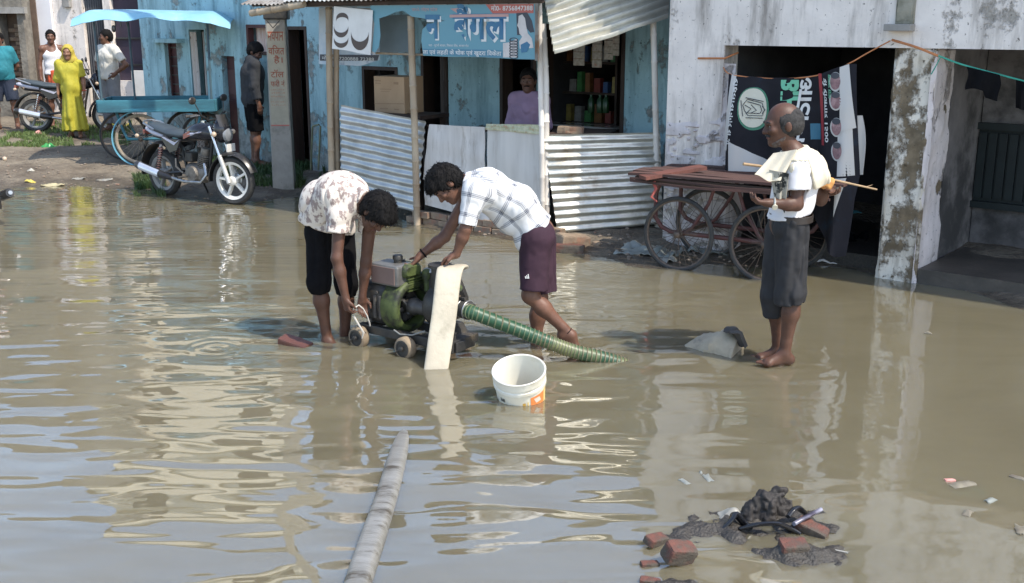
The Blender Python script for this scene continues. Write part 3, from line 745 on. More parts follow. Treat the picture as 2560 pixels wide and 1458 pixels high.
# ------------------------------------------------------------------ sign boards and posters of the stall
def sheet_poly(name, pts, fr, y, mtl, parent, th=.004):
    q = [fr.at(px, py, y) for px, py in pts]
    return MB().prism(q, (0, th, 0)).build(name, mtl, parent)
def sign_mat():
    m = bpy.data.materials.new('printed_flex'); t, N, L = nodes_of(m); b = N['Principled BSDF']; b.inputs['Roughness'].default_value = .45
    tc = N.new('ShaderNodeTexCoord'); sp = N.new('ShaderNodeSeparateXYZ'); L.new(tc.outputs['Object'], sp.inputs[0])
    no = N.new('ShaderNodeTexNoise'); no.inputs['Scale'].default_value = 2.2; no.inputs['Detail'].default_value = 2; L.new(tc.outputs['Object'], no.inputs[0])
    ad = N.new('ShaderNodeMath'); ad.operation = 'MULTIPLY_ADD'; L.new(no.outputs[0], ad.inputs[0]); ad.inputs[1].default_value = .22; L.new(sp.outputs[2], ad.inputs[2])
    r = N.new('ShaderNodeValToRGB'); mr = N.new('ShaderNodeMapRange'); mr.inputs[1].default_value, mr.inputs[2].default_value = 1.80, 2.42; L.new(ad.outputs[0], mr.inputs[0]); L.new(mr.outputs[0], r.inputs[0])
    e = r.color_ramp.elements; e[0].position, e[0].color = 0, (.12, .28, .34, 1); e[1].position, e[1].color = 1, (.52, .60, .60, 1)
    for p_, c_ in ((.20, (.13, .36, .37)), (.34, (.26, .50, .46)), (.42, (.58, .66, .61)), (.62, (.74, .71, .65))):
        q = e.new(p_); q.color = (*c_, 1)
    L.new(r.outputs[0], b.inputs['Base Color']); return m
FLEX = sign_mat()
INK_BLUE = mat('ink_blue', (.035, .13, .24), (.05, .17, .28), 4, .5); INK_WHITE = mat('ink_white', (.68, .68, .66), (.6, .6, .58), 4, .5)
INK_RED = mat('ink_red', (.48, .13, .10), (.42, .11, .09), 4, .5); INK_DARK = mat('ink_dark', (.04, .045, .06), (.06, .06, .07), 4, .5)
INK_PINK = mat('ink_faded_pink', (.50, .30, .27), (.44, .26, .24), 4, .5); SKIN_PRINT = mat('ink_pale_skin', (.60, .55, .52), (.5, .46, .44), 8, .5)
sg = thing('sign_banner', 'torn teal printed bangle-shop banner with large Hindi lettering under the awning', 'sign', FS.w(.9, -.2, 1.75), FS.rz)
SGY = -.20
def on_sign(fr=FS, y=SGY):
    def wp(px, py): return fr.m @ fr.at(px, py, y)
    return wp
def sign_piece(name, pts, mtl, parent, off=0.0, th=.003, fr=FS, y=None):
    q = [fr.at(px, py, SGY if y is None else y) for px, py in pts]
    for v in q: v.y -= off
    mb = MB().prism(q, (0, th, 0)); mb.v = [fr.m @ v for v in mb.v]
    return mb.build(name, mtl, parent, world=True)
sign_piece('flex_sheet', [(925, 13), (1100, 11), (1342, 9), (1342, 149), (1290, 148), (1200, 143), (1120, 142), (1058, 139), (1053, 100), (1056, 74), (1068, 62), (1090, 55), (1113, 52), (1096, 49), (1074, 50), (1058, 46), (1030, 42), (1008, 27), (990, 30), (968, 40), (948, 46), (951, 90), (947, 118), (938, 132), (930, 128), (936, 60)], FLEX, sg)
sign_piece('frame_rail', [(925, 8), (1345, 3), (1345, 10), (925, 14)], ZINC_OLD, sg, .004, .02)
sign_piece('frame_rail', [(1338, 3), (1346, 3), (1346, 152), (1338, 152)], ZINC_OLD, sg, .006, .02)
sign_piece('phone_panel', [(1214, 11), (1334, 9), (1334, 33), (1232, 34), (1224, 24)], INK_RED, sg, .002, .001)
sign_piece('red_ribbon', [(1126, 22), (1150, 20), (1176, 44), (1160, 44)], INK_PINK, sg, .002, .001)
def text_on(body, px, py, w_px, h_px, mtl, parent, fr=FS, y=SGY, off=.003, bold=0.0, name='lettering'):
    o_, r_, u_ = fr.at(px, py, y), fr.at(px + w_px, py, y), fr.at(px, py - h_px, y)
    # keep the line level: local axes of the facade
    W, Hh = r_.x - o_.x, u_.z - o_.z
    inv = root_matrix(parent).inverted()
    return lettering(body, mtl, parent, lambda x, yy: inv @ (fr.m @ Vector((o_.x + x, y - off, o_.z + yy))), W, Hh, bold, name)
text_on('न', 1068, 101, 36, 60, INK_WHITE, sg, off=.003, bold=.05); text_on('न', 1065, 97, 36, 60, INK_BLUE, sg, off=.005, bold=.035)
text_on('बैंगल', 1138, 106, 134, 92, INK_WHITE, sg, off=.003, bold=.05); text_on('बैंगल', 1133, 100, 134, 90, INK_BLUE, sg, off=.005, bold=.03)
sign_piece('letter_tops', [(1125, 37), (1272, 35), (1272, 42), (1125, 44)], INK_PINK, sg, .006, .001)
text_on('मो0- 8756847388', 1228, 27, 104, 15, INK_WHITE, sg, off=.004, bold=.01)
text_on('पर०ो- मोहन पटेल', 1030, 30, 64, 12, INK_PINK, sg, off=.003)
text_on('पता - पुरानी बाजार, िवशाल चौक, बाजार रोड', 1072, 118, 100, 9, INK_WHITE, sg, off=.003)
sign_piece('text_strip', [(1058, 122), (1200, 124), (1262, 126), (1262, 146), (1200, 142), (1058, 137)], mat('ink_teal_strip', (.07, .19, .27), (.09, .22, .29), 4, .5), sg, .002, .001)
text_on('ला एवं लहठी के थोक एवं खुदरा िवकेता ।', 1058, 139, 204, 17, INK_WHITE, sg, off=.004, bold=.012)
# printed lady with bangles
sign_piece('printed_hair', [(1291, 33), (1318, 31), (1330, 52), (1336, 80), (1326, 82), (1310, 62), (1302, 62), (1304, 88), (1293, 88)], INK_DARK, sg, .0025, .001)
sign_piece('printed_face', [(1297, 40), (1306, 36), (1313, 46), (1316, 66), (1320, 84), (1330, 96), (1334, 120), (1300, 122), (1298, 104), (1306, 92), (1299, 84), (1297, 70), (1293, 64), (1296, 56)], SKIN_PRINT, sg, .003, .001)
sign_piece('printed_sleeve', [(1302, 112), (1318, 104), (1326, 112), (1318, 130), (1304, 132)], INK_BLUE, sg, .004, .001)
sign_piece('printed_card', [(1258, 108), (1274, 106), (1294, 96), (1294, 144), (1258, 144)], SKIN_PRINT, sg, .0035, .001)
for k in range(7):
    q = FS.at(1284, 100 + k * 7, SGY - .006)
    m_ = MB().torus((0, 0, 0), (0, 1, 0), .045, .007, 18, 4); m_.v = [FS.m @ (q + Vector((v.x, v.y * .15, v.z * .42))) for v in m_.v]; m_.build('printed_bangle', INK_DARK, sg, world=True)
# grey board in the gap of the torn banner
gb = sign_piece('backing_board', [(948, 40), (1026, 36), (1030, 130), (950, 132)], mat('grey_blue_board', (.17, .22, .24), (.13, .17, .19), 3, .6), None, 0, .02, y=.12); tag(gb, 'grey-blue board seen through the tear in the teal banner', 'board')
# white poster with dark crescents
po = thing('poster', 'white poster with dark brown crescent shapes tied to the bamboo poles', 'poster', FS.w(FS.at(880, 80, -.22).x, -.22, 1.75), FS.rz)
sign_piece('sheet', [(835, 16), (932, 26), (926, 138), (900, 134), (866, 126), (830, 122)], PAPER, po, .0, .004, y=-.22)
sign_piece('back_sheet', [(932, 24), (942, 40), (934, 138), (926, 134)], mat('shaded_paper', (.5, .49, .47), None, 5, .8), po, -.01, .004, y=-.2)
def crescent(cx, cy, rx, ry, a0, a1, k, up=False):
    pts = [(cx + rx * math.cos(t), cy + ry * math.sin(t)) for t in np.linspace(a0, a1, 14)]
    pts += [(cx + rx * math.cos(t), cy - (k if not up else -k) + ry * .72 * math.sin(t)) for t in np.linspace(a1, a0, 14)]
    return pts
BROWN_INK = mat('ink_brown', (.085, .06, .05), (.07, .05, .042), 5, .5)
for (cx, cy, rx, ry, k) in ((853, 72, 18, 22, 6), (853, 100, 18, 20, 6), (900, 92, 22, 34, 12)):
    sign_piece('crescent', crescent(cx, cy, rx, ry, math.pi, 0, k), BROWN_INK, po, .003, .001, y=-.22)
sign_piece('crescent', crescent(856, 46, 15, 14, math.pi, 2 * math.pi, 7, True), BROWN_INK, po, .003, .001, y=-.22)
# old blue and white flex behind the poles
of = thing('flex_poster', 'crumpled blue and white printed flex hanging behind the bamboo poles', 'poster', FS.w(FS.at(860, 100, .2).x, .2, 1.7), FS.rz)
sign_piece('sheet', [(797, 20), (830, 16), (925, 20), (945, 60), (950, 150), (900, 165), (797, 160)], mat('blue_flex', (.36, .46, .55), (.55, .58, .6), 5, .5, c3=(.10, .16, .28), s3=4), of, 0, .004, y=.2)
sign_piece('text_strip', [(800, 136), (948, 138), (944, 152), (800, 152)], INK_DARK, of, .003, .001, y=.2)
text_on('मो0 9737200888 72388', 806, 149, 130, 10, INK_WHITE, of, y=.2, off=.006)

# ------------------------------------------------------------------ counter goods
bx = thing('cardboard_box', 'tall brown cardboard box standing behind the tin fence', 'box', FS.w(FS.at(970, 280, .25).x, .25, 0), FS.rz)
a, b_ = FS.at(934, 190, .25), FS.at(1012, 285, .25)
m_ = MB().box(((a.x + b_.x) / 2, .25 + .16, (a.z + b_.z) / 2), (b_.x - a.x, .32, a.z - b_.z)); m_.v = [FS.m @ v for v in m_.v]; m_.build('carton', CARD, bx, world=True, bevel=.004)
CARD_INK = mat('card_print', (.30, .19, .11), (.27, .17, .1), 8, .85)
for (x0, y0, x1, y1) in ((938, 200, 952, 203), (938, 207, 952, 209), (984, 205, 996, 211), (950, 222, 978, 223.5), (952, 228, 974, 229), (936, 258, 1010, 260), (950, 270, 970, 272), (986, 272, 998, 275)):
    sign_piece('print', [(x0, y0), (x1, y0 + .8), (x1, y1 + .8), (x0, y1)], CARD_INK, bx, .002, .001, y=.25)
tb = thing('stall_table', 'dark wooden table behind the tin fence under the cardboard box', 'table', FS.w(FS.at(970, 280, .25).x, .4, 0), FS.rz)
MB().box((.1, 0, b_.z - .022), (.9, .5, .04)).build('table_top', DARK_WOOD, tb)
for sx in (-.3, .5):
    for sy in (-.2, .2): MB().box((sx, sy, (b_.z - .04) / 2), (.05, .05, b_.z - .04)).build('leg', DARK_WOOD, tb)
def loose_brick(p, rz, label, mtl=BRICK_MUD, tilt=(0, 0), s=1.0, group=None, dims=(.225, .105, .07), cat='brick'):
    o = MB().box((0, 0, 0), dims).build('brick', mtl)
    bm = bmesh.new(); bm.from_mesh(o.data); bmesh.ops.subdivide_edges(bm, edges=bm.edges, cuts=5, use_grid_fill=True)
    co = np.array([v.co[:] for v in bm.verts]); seed = random.randint(0, 999)
    d = vnoise(co, 22, seed, 3) * .009
    for v, dd in zip(bm.verts, d):
        c_ = v.co.copy(); c_ = Vector((c_.x / dims[0], c_.y / dims[1], c_.z / dims[2])); k = 1 - .045 * max(0, (abs(c_.x) > .45) + (abs(c_.y) > .45) + (abs(c_.z) > .45) - 1)
        v.co = v.co * k + v.co.normalized() * dd
    bm.to_mesh(o.data); bm.free()
    o.matrix_basis = Matrix.Translation(p) @ Matrix.Rotation(rz, 4, 'Z') @ Matrix.Rotation(tilt[0], 4, 'X') @ Matrix.Rotation(tilt[1], 4, 'Y') @ Matrix.Scale(s, 4)
    return tag(o, label, cat, group)
q = P(1426, 326, 10.75); loose_brick(q, -.2, 'muddy brick lying on top of the right tin fence', s=1.15)
MB_ = MB().prism([P(1372, 334, 10.66), P(1500, 333, 10.72), P(1540, 322, 11.3), P(1385, 322, 11.2)], (0, 0, -.025)); o = MB_.build('plank_shelf', DARK_WOOD); tag(o, 'dark plank behind the top of the right tin fence', 'shelf')
q = FS.w(FS.at(1312, 320, .1).x, .1, FS.at(1312, 318, .1).z); loose_brick(q, FS.rz, 'tan brick on the stall counter by the white post', mat('tan_block', (.42, .30, .17), None, 9, .9), s=.8)
BLUE_PL = mat('blue_plastic', (.12, .25, .33), None, 6, .4); GREEN_PL = mat('green_plastic', (.05, .33, .08), (.04, .22, .06), 9, .35)
q = FS.w(FS.at(1280, 322, .06).x, .08, FS.at(1280, 322, .06).z + .01); m_ = MB().box((0, 0, 0), (.14, .09, .02), Matrix.Rotation(FS.rz, 3, 'Z')); m_.v = [v + q for v in m_.v]; tag(m_.build('packet', BLUE_PL), 'flat blue packet on the stall counter', 'packet')
q = FS.w(FS.at(1338, 326, .02).x, .06, FS.at(1338, 326, .02).z + .012); m_ = MB().ball(q, (.04, .03, .018)); tag(m_.build('bag', GREEN_PL, None, True), 'small green plastic bag on the stall counter beside the white post', 'bag')

# ------------------------------------------------------------------ grocery shelves and packets in the dark opening
sx0, sx1 = FU.at(1366, 300, .75).x, FU.at(1545, 300, .75).x
gs = thing('grocery_shelf', 'dark wooden grocery shelf inside the opening below the zinc sheet', 'shelf', FU.w((sx0 + sx1) / 2, .75, 0), FU.rz)
inv = root_matrix(gs).inverted()
shz = [.55, .95, 1.3, 1.65]
for z in shz:
    m_ = MB().box(((sx0 + sx1) / 2, .85, z), (sx1 - sx0, .3, .025)); m_.v = [FU.m @ v for v in m_.v]; m_.build('shelf_board', DARK_WOOD, gs, world=True)
for x in (sx0, sx1): m_ = MB().box((x, .85, 1.0), (.03, .32, 2.0)); m_.v = [FU.m @ v for v in m_.v]; m_.build('side_board', DARK_WOOD, gs, world=True)
pk_cols = [((.25, .05, .04), 'red'), ((.05, .12, .30), 'blue'), ((.35, .27, .08), 'yellow'), ((.30, .29, .27), 'white'), ((.07, .25, .08), 'green'), ((.28, .13, .05), 'orange')]
k = 0
for z in shz[1:]:
    x = sx0 + .06; row_ = []
    while x < sx1 - .1:
        wdt, hgt = random.uniform(.06, .11), random.uniform(.12, .24); c_, nm = pk_cols[k % 6]; k += 1
        m_ = MB().box((0, 0, hgt / 2), (wdt, .08, hgt), taper=.92)
        m_.box((0, -.041, hgt * .55), (wdt * .7, .004, hgt * .3))
        o = m_.build('packet', mat('packet_' + nm, c_, tuple(y * .6 for y in c_), 20, .4)); o.matrix_basis = Matrix.Translation(FU.w(x + wdt / 2, .8, z + .0125)) @ Matrix.Rotation(FU.rz, 4, 'Z')
        row_.append((o, nm))
        x += wdt + random.uniform(.01, .06)
    lv = ('lowest', 'middle', 'top')[shz.index(z) - 1]
    for i_, (o, nm) in enumerate(row_):
        if i_ == 0: where = 'at the white post end beside a %s one' % row_[1][1]
        elif i_ == len(row_) - 1: where = 'at the verandah end beside a %s one' % row_[i_ - 1][1]
        else: where = 'between a %s and a %s one' % (row_[i_ - 1][1], row_[i_ + 1][1])
        tag(o, '%s packet on the %s grocery shelf %s' % (nm, lv, where), 'packet', 'packets on the grocery shelf')
STRIP = mat('sachet_strip', (.45, .40, .33), (.30, .25, .2), 30, .4, c3=(.35, .12, .08), s3=14)
for i, (px, y0, y1, w_) in enumerate(((1448, 95, 165, 26), (1493, 90, 170, 22), (1522, 85, 150, 20), (1540, 80, 140, 14))):
    a, b_ = FU.at(px - w_ / 2, y0, -.1), FU.at(px + w_ / 2, y1, -.1)
    o = thing('sachet_strip', ('longest pale sachet strip, hanging alone in the grocery opening', 'wide pale sachet strip beside the longest one in the grocery opening', 'middle short sachet strip by the blue wall of the grocery opening', 'narrowest sachet strip against the blue wall of the grocery opening')[i], 'strip', FU.w((a.x + b_.x) / 2, -.1, a.z), FU.rz, 'sachet strips hanging in the grocery opening')
    nrow = 4
    for r_ in range(nrow):
        z1, z0 = a.z - (a.z - b_.z) * r_ / nrow, a.z - (a.z - b_.z) * (r_ + 1) / nrow
        m_ = MB().box(((a.x + b_.x) / 2, -.1, (z0 + z1) / 2), (b_.x - a.x, .012, (z1 - z0) * .93)); m_.v = [FU.m @ v for v in m_.v]; m_.build('sachet', STRIP, o, world=True)
for i, px in enumerate((1478, 1500, 1515)):
    q = FU.w(FU.at(px, 262, .3).x, .3, FU.at(px, 262, .3).z); m_ = MB().lathe([(.035, -.09), (.04, -.05), (.04, .05), (.018, .08), (.018, .11)], q, seg=12)
    tag(m_.build('bottle', mat('green_bottle', (.012, .05, .016), None, 8, .3), None, True), 'small bright green bottle in the grocery opening', 'bottle', 'green bottles in the grocery opening')
a, b_ = FU.at(1370, 292, .25), FU.at(1545, 292, .25)
gc = thing('display_case', 'low dark glass-topped display case inside the grocery opening', 'case', FU.w((a.x + b_.x) / 2, .3, 0), FU.rz)
m_ = MB().box(((a.x + b_.x) / 2, .3, .48), (b_.x - a.x, .3, .96)); m_.v = [FU.m @ v for v in m_.v]; m_.build('case_body', DARK_WOOD, gc, world=True)
m_ = MB().box(((a.x + b_.x) / 2, .3, .972), (b_.x - a.x + .03, .33, .02)); m_.v = [FU.m @ v for v in m_.v]; m_.build('case_top', mat('dusty_glass', (.35, .33, .3), None, 6, .2), gc, world=True)

# ------------------------------------------------------------------ concrete electric pole
PB = P(711, 455, 13.75)
ep = thing('electric_pole', 'tall square concrete electric pole with red Hindi warning lettering', 'pole', (PB.x, 13.75, 0), R(4))
def pole_sec(z): return .272 - .0145 * z
m_ = MB()
for i, z in enumerate((-.2, 7.5)):
    w_ = pole_sec(z) / 2; m_.v += [Vector((-w_, -w_ * .8, z)), Vector((w_, -w_ * .8, z)), Vector((w_, w_ * .8, z)), Vector((-w_, w_ * .8, z))]
m_.f += [(3, 2, 1, 0), (4, 5, 6, 7), (0, 1, 5, 4), (1, 2, 6, 5), (2, 3, 7, 6), (3, 0, 4, 7)]
m_.build('shaft', CONCRETE, ep, bevel=.015)
FP = Frame((PB.x, 13.75, 0), R(4))
def pole_y(z): return -pole_sec(z) * .4
zt, zb = FP.at(700, 78, -.1).z, FP.at(700, 312, -.1).z
m_ = MB(); wt, wb = pole_sec(zt) / 2 - .017, pole_sec(zb) / 2 - .017
m_.quad((-wb, pole_y(zb) - .003, zb), (wb, pole_y(zb) - .003, zb), (wt, pole_y(zt) - .003, zt), (-wt, pole_y(zt) - .003, zt)); m_.build('painted_panel', mat('pale_yellow_wash', (.42, .37, .28), (.33, .30, .23), 5, .9, c3=(.26, .23, .19), s3=4), ep)
m_ = MB().quad((-wb, pole_y(zb) - .004, zb - .016), (wb, pole_y(zb) - .004, zb - .016), (wb, pole_y(zb) - .004, zb), (-wb, pole_y(zb) - .004, zb)); m_.build('red_line', INK_RED, ep)
POLE_RED = mat('brush_red', (.28, .07, .04), (.34, .14, .09), 30, .9)
def pole_text(body, py, hpx, wfrac, x0=-.5, name='lettering'):
    q = FP.at(700, py, -.1); q2 = FP.at(700, py - hpx, -.1); wd_ = pole_sec(q.z) - .05
    inv_ = Matrix()
    return lettering(body, POLE_RED, ep, lambda x, yy: Vector((x0 * wd_ + x, pole_y(q.z + yy) - .006, q.z + yy)), wd_ * wfrac, q2.z - q.z, .012, name)
pole_text('मघपान', 102, 23, .98); pole_text('विजत', 137, 24, .98); pole_text('है।', 160, 22, .55, -.2)
pole_text('टॉल', 194, 20, .8, -.42); pole_text('फरी नं', 217, 18, .85, -.45)
for r_, py in enumerate((226, 234, 243, 256, 264)):
    z = FP.at(700, py, -.1).z; wd_ = pole_sec(z) - .06
    m_ = MB(); x = -wd_ / 2 + random.uniform(0, .02)
    while x < wd_ / 2 - .02:
        l_ = random.uniform(.008, .022); h_ = random.uniform(.006, .02); m_.quad((x, pole_y(z) - .005, z), (x + l_, pole_y(z) - .005, z), (x + l_, pole_y(z) - .005, z + h_), (x, pole_y(z) - .005, z + h_)); x += l_ + random.uniform(.006, .014)
    m_.build('faded_writing', mat('faded_red', (.36, .20, .14), (.40, .28, .2), 40, .9), ep)
z = FP.at(700, 45, -.1).z
MB().box((.01, 0, z + .05), (pole_sec(z) + .06, pole_sec(z) * .8 + .06, .14)).build('clamp_band', CAST_IRON, ep, bevel=.02)
MB().tube([(-.1, -.14, z - .02), (-.02, -.16, z - .12), (.06, -.13, z - .03)], .008, 6).build('wire_loop', RUBBER, ep, True)
# thin bent pipe stand in the doorway behind the pole
a, b_, c_, d_ = FU.at(777, 425, -.35), FU.at(781, 318, -.35), FU.at(801, 316, -.35), FU.at(796, 425, -.35)
m_ = MB().tube([a, b_, b_ + Vector((.03, 0, .02)), c_ + Vector((-.03, 0, .02)), c_, d_], .012, 8); m_.v = [FU.m @ v for v in m_.v]
tag(m_.build('pipe_stand', mat('dull_green_pipe', (.26, .27, .15), (.2, .2, .13), 9, .6), None, True), 'thin bent green-yellow pipe standing by the dark doorway', 'pipe')
# ------------------------------------------------------------------ bicycle wheels and hand carts
RUST = mat('rusty_rim', (.16, .12, .09), (.09, .065, .05), 20, .6, .5, .001, 50)
RIM_TAN = mat('dusty_rim', (.38, .32, .24), (.28, .23, .17), 14, .7, .2)
RED_STEEL = mat('worn_red_steel', (.13, .045, .04), (.085, .04, .035), 9, .6, .2, .001, 50, c3=(.16, .12, .09), s3=6)
def spoke_wheel(parent, c, axis, Rr, rim_mat=RUST, tyre_mat=RUBBER, n=28):
    c, ax = Vector(c), Vector(axis).normalized()
    wdg = link(MB().lathe([(.028, -.045), (.032, -.02), (.02, -.015), (.02, .015), (.032, .02), (.028, .045)], c, ax, 12).mesh('wheel'), 'wheel', RUST, parent, True)
    MB().torus(c, ax, Rr - .02, .02, 44, 8).build('tyre', tyre_mat, wdg, True)
    m_ = MB().lathe([(Rr - .034, -.014), (Rr - .03, -.014), (Rr - .03, .014), (Rr - .034, .014), (Rr - .046, .006), (Rr - .046, -.006)], c, ax, 44, close=True)
    x = ax.orthogonal().normalized(); y = ax.cross(x)
    for k in range(n):
        s = 1 if k % 2 else -1; a0 = 2 * math.pi * (k + (.9 if k % 4 < 2 else -.9)) / n; a1 = 2 * math.pi * k / n
        m_.tube([c + ax * .022 * s + (x * math.cos(a0) + y * math.sin(a0)) * .03, c + (x * math.cos(a1) + y * math.sin(a1)) * (Rr - .036)], .0022, 4)
    m_.build('rim', rim_mat, wdg, True)
    return wdg
# wooden vegetable cart by the verandah
wA, wC, wB, wD = G(1662, 668, -.01), G(1888, 692, -.01), G(1786, 642, 0), G(2012, 676, 0)
ctr = (wA + wB + wC + wD) / 4; dr = ((wC - wA) + (wD - wB)) / 2; tr = ((wB - wA) + (wD - wC)) / 2
rzc = math.atan2(dr.y, dr.x)
ct = thing('handcart', 'old red-brown wooden handcart on four spoked bicycle wheels before the banner', 'handcart', (ctr.x, ctr.y, 0), rzc)
ci = root_matrix(ct).inverted()
HALF_L, HALF_W, WR = .40, .33, .335
WZ = WR - .03
for sx in (-1, 1):
    for sy in (-1, 1):
        spoke_wheel(ct, (sx * HALF_L, sy * HALF_W, WZ), (0, 1, .03 * sy), WR)
    MB().bar((sx * HALF_L, -HALF_W, WZ), (sx * HALF_L, HALF_W, WZ), .03, .03).build('axle', RUST, ct)
DZ = .80
for sy in (-1, 1):
    y = sy * (HALF_W - .07)
    pts = [(-.62, y, DZ - .05), (-.66, y, DZ - .16), (-.66, y, WZ + .12), (-.60, y, WZ + .04), (-.5, y, WZ), (.5, y, WZ), (.60, y, WZ + .04), (.66, y, WZ + .12), (.66, y, DZ - .16), (.62, y, DZ - .05)]
    MB().tube(pts, .021, 8).build('frame_pipe', RED_STEEL, ct, True)
    for sx in (-1, 1):
        MB().tube([(sx * .1, y, DZ - .04), (sx * .16, y, WZ + .28), (sx * .30, y, WZ + .06), (sx * .38, y, WZ)], .016, 8).build('frame_brace', RED_STEEL, ct, True)
    MB().box((0, sy * .36, DZ - .03), (1.62, .05, .05)).build('side_beam', DARK_WOOD, ct)
for sx in (-.7, -.25, .25, .7): MB().box((sx, 0, DZ - .035), (.05, .78, .04)).build('cross_beam', DARK_WOOD, ct)
npl = 7
for k in range(npl):
    y = -.42 + .84 * (k + .5) / npl; l0 = -.86 + random.uniform(-.05, .04); l1 = .92 + random.uniform(-.05, .06)
    def f(u, v, y=y, l0=l0, l1=l1, k=k):
        return (l0 + (l1 - l0) * u, y + (v - .5) * (.84 / npl - .008), DZ + .012 + .012 * math.sin(u * 2.6 + k) + .004 * math.sin(u * 11 + k * 3))
    MB().sheet(f, 14, 1, .022).build('plank', RED_WOOD, ct)
for k in range(2): MB().sheet(lambda u, v, k=k: (-.84 + 1.78 * u, -.425 - .012 * k + .02 * math.sin(u * 8 + k), DZ - .012 - .028 * k - .02 * (1 - v) + .006 * math.sin(u * 9 + 2 * k)), 16, 1, .014).build('edge_batten', RED_WOOD, ct)
a, b_ = ci @ P(1606, 444, 9.35), ci @ P(1758, 418, 9.5)
o = MB().bar(a, b_, .16, .03).build('loose_plank', mat('red_plank', (.17, .06, .042), (.10, .04, .03), 5, .75, 0, .003, 30, stretch=(.3, 3, 1)), None); o.matrix_basis = root_matrix(ct); tag(o, 'reddish board lying askew on top of the wooden handcart', 'board')
q = root_matrix(ct) @ Vector((-.62, -.40, DZ - .04)); MB().tube([q, q + Vector((.02, -.02, -.06)), q + Vector((-.02, -.03, -.13)), q + Vector((.03, -.03, -.17))], [.02, .014, .012, .006], 6).build('rag', mat('red_rag', (.40, .10, .08), None, 8, .9), ct, True, world=True)

# blue canopy cart in the lane
w2, w1 = G(366, 407, .1), G(306, 400, .1)
bc = thing('canopy_cart', 'blue vendor cart with a pale blue tarpaulin canopy on thin posts', 'handcart', (P(416, 400, 15.9).x, 15.9, gz(P(416, 400, 15.9).x, 15.9) - .01), R(8))
BLUE_WOOD = mat('blue_painted_board', (.045, .19, .24), (.03, .10, .13), 4, .7, 0, .002, 30, stretch=(.4, 2, 2), c3=(.08, .35, .45), s3=3)
bz = bc.location.z
for (x, y) in ((-.62, .22), (-.28, -.30), (.30, .34), (.62, -.2)):
    spoke_wheel(bc, (x, y, .355), (.12 if y > 0 else .0, 1, 0), .36, RIM_TAN if (x, y) == (-.28, -.30) else RUST, RIM_TAN if (x, y) == (-.28, -.30) else RUBBER, 24)
guard = MB().lathe([(.40, -.03), (.405, 0), (.40, .03), (.385, .03), (.385, -.03)], (-.28, -.30, .36), (0, 1, 0), 44, close=True)
keep = [f for f in guard.f if sum(guard.v[i].x for i in f) / len(f) < -.22]
guard.f = keep; guard.build('mudguard', mat('light_blue_guard', (.16, .42, .55), None, 6, .5), bc, True)
MB().box((0, 0, .83), (1.54, .86, .05)).build('deck', BLUE_WOOD, bc)
for sy in (-1, 1): MB().box((0, sy * .45, .835), (1.60, .035, .17)).build('side_board', BLUE_WOOD, bc, bevel=.006)
for sx in (-1, 1): MB().box((sx * .805, 0, .835), (.035, .86, .17)).build('end_board', BLUE_WOOD, bc, bevel=.006)
for sx in (-1, 1): MB().tube([(sx * .6, -.3, .8), (sx * .52, -.3, .5), (sx * .46, -.3, .36), (sx * .46, .3, .36), (sx * .52, .3, .5), (sx * .6, .3, .8)], .02, 8).build('axle_frame', BLUE_WOOD, bc, True)
MB().tube([(-.46, -.3, .36), (.46, -.3, .36)], .02, 8).build('frame_pipe', BLUE_WOOD, bc, True)
MB().tube([(-.46, .3, .36), (.46, .3, .36)], .02, 8).build('frame_pipe', BLUE_WOOD, bc, True)
for (x, y) in ((-.75, -.38), (-.45, .40), (.75, -.38), (.76, .40)):
    MB().tube([(x, y, .8), (x * 1.02, y, 2.08)], .016, 8).build('canopy_post', mat('slate_post', (.07, .12, .14), (.05, .08, .1), 7, .6), bc, True)
def tarp(u, v):
    x, y = -1.02 + 2.12 * u, -.62 + 1.24 * v
    z = 2.15 - .07 * (abs(y) / .62) ** 2 - .12 * max(0, (abs(x) - .85) / .25) - .008 * math.sin(u * 19) * abs(y) + .008 * math.sin(u * 6)
    if v < .08: z -= .07 * (1 - v / .08) * (1 + .25 * math.sin(u * 23) + .3 * math.sin(u * 9))
    return (x, y, z)
MB().sheet(tarp, 40, 26, .008).build('tarpaulin', mat('pale_blue_tarp', (.23, .45, .57), (.18, .38, .50), 3, .6, 0, .004, 10, c3=(.32, .53, .63), s3=2.5), bc, True)
for x in (.05, .12, .2): MB().tube([(x - .5, -.55, 2.05), (x - .49, -.55, 1.93)], .008, 6).build('hook', BLACK_PAINT, bc, True)
MB().ball((-.47, -.55, 1.90), (.03, .03, .05)).build('hanging_tin', BLACK_PAINT, bc, True)

# ------------------------------------------------------------------ motorcycles
WHITE_ALLOY = mat('white_alloy', (.72, .70, .64), (.62, .60, .54), 9, .4)
TANK_BLACK = mat('gloss_black_tank', (.012, .012, .016), (.02, .02, .025), 4, .18)
TANK_STRIPE = mat('tank_stripe', (.50, .50, .58), (.42, .42, .5), 5, .25); TANK_RED = mat('tank_red', (.35, .10, .07), None, 5, .25)
SEAT = mat('seat_vinyl', (.05, .065, .075), (.035, .045, .055), 6, .5)
ENGINE = mat('dusty_engine', (.26, .235, .2), (.12, .105, .09), 14, .55, .4, .002, 60); HEAT = mat('heat_shield', (.66, .68, .72), None, 5, .25, .6)
LENS = mat('lens', (.22, .23, .24), None, 5, .08); AMBER = mat('amber_lens', (.55, .42, .3), None, 5, .2); BLUE_MIRROR = mat('mirror_sky', (.40, .52, .85), (.3, .42, .8), 3, .08, .6)
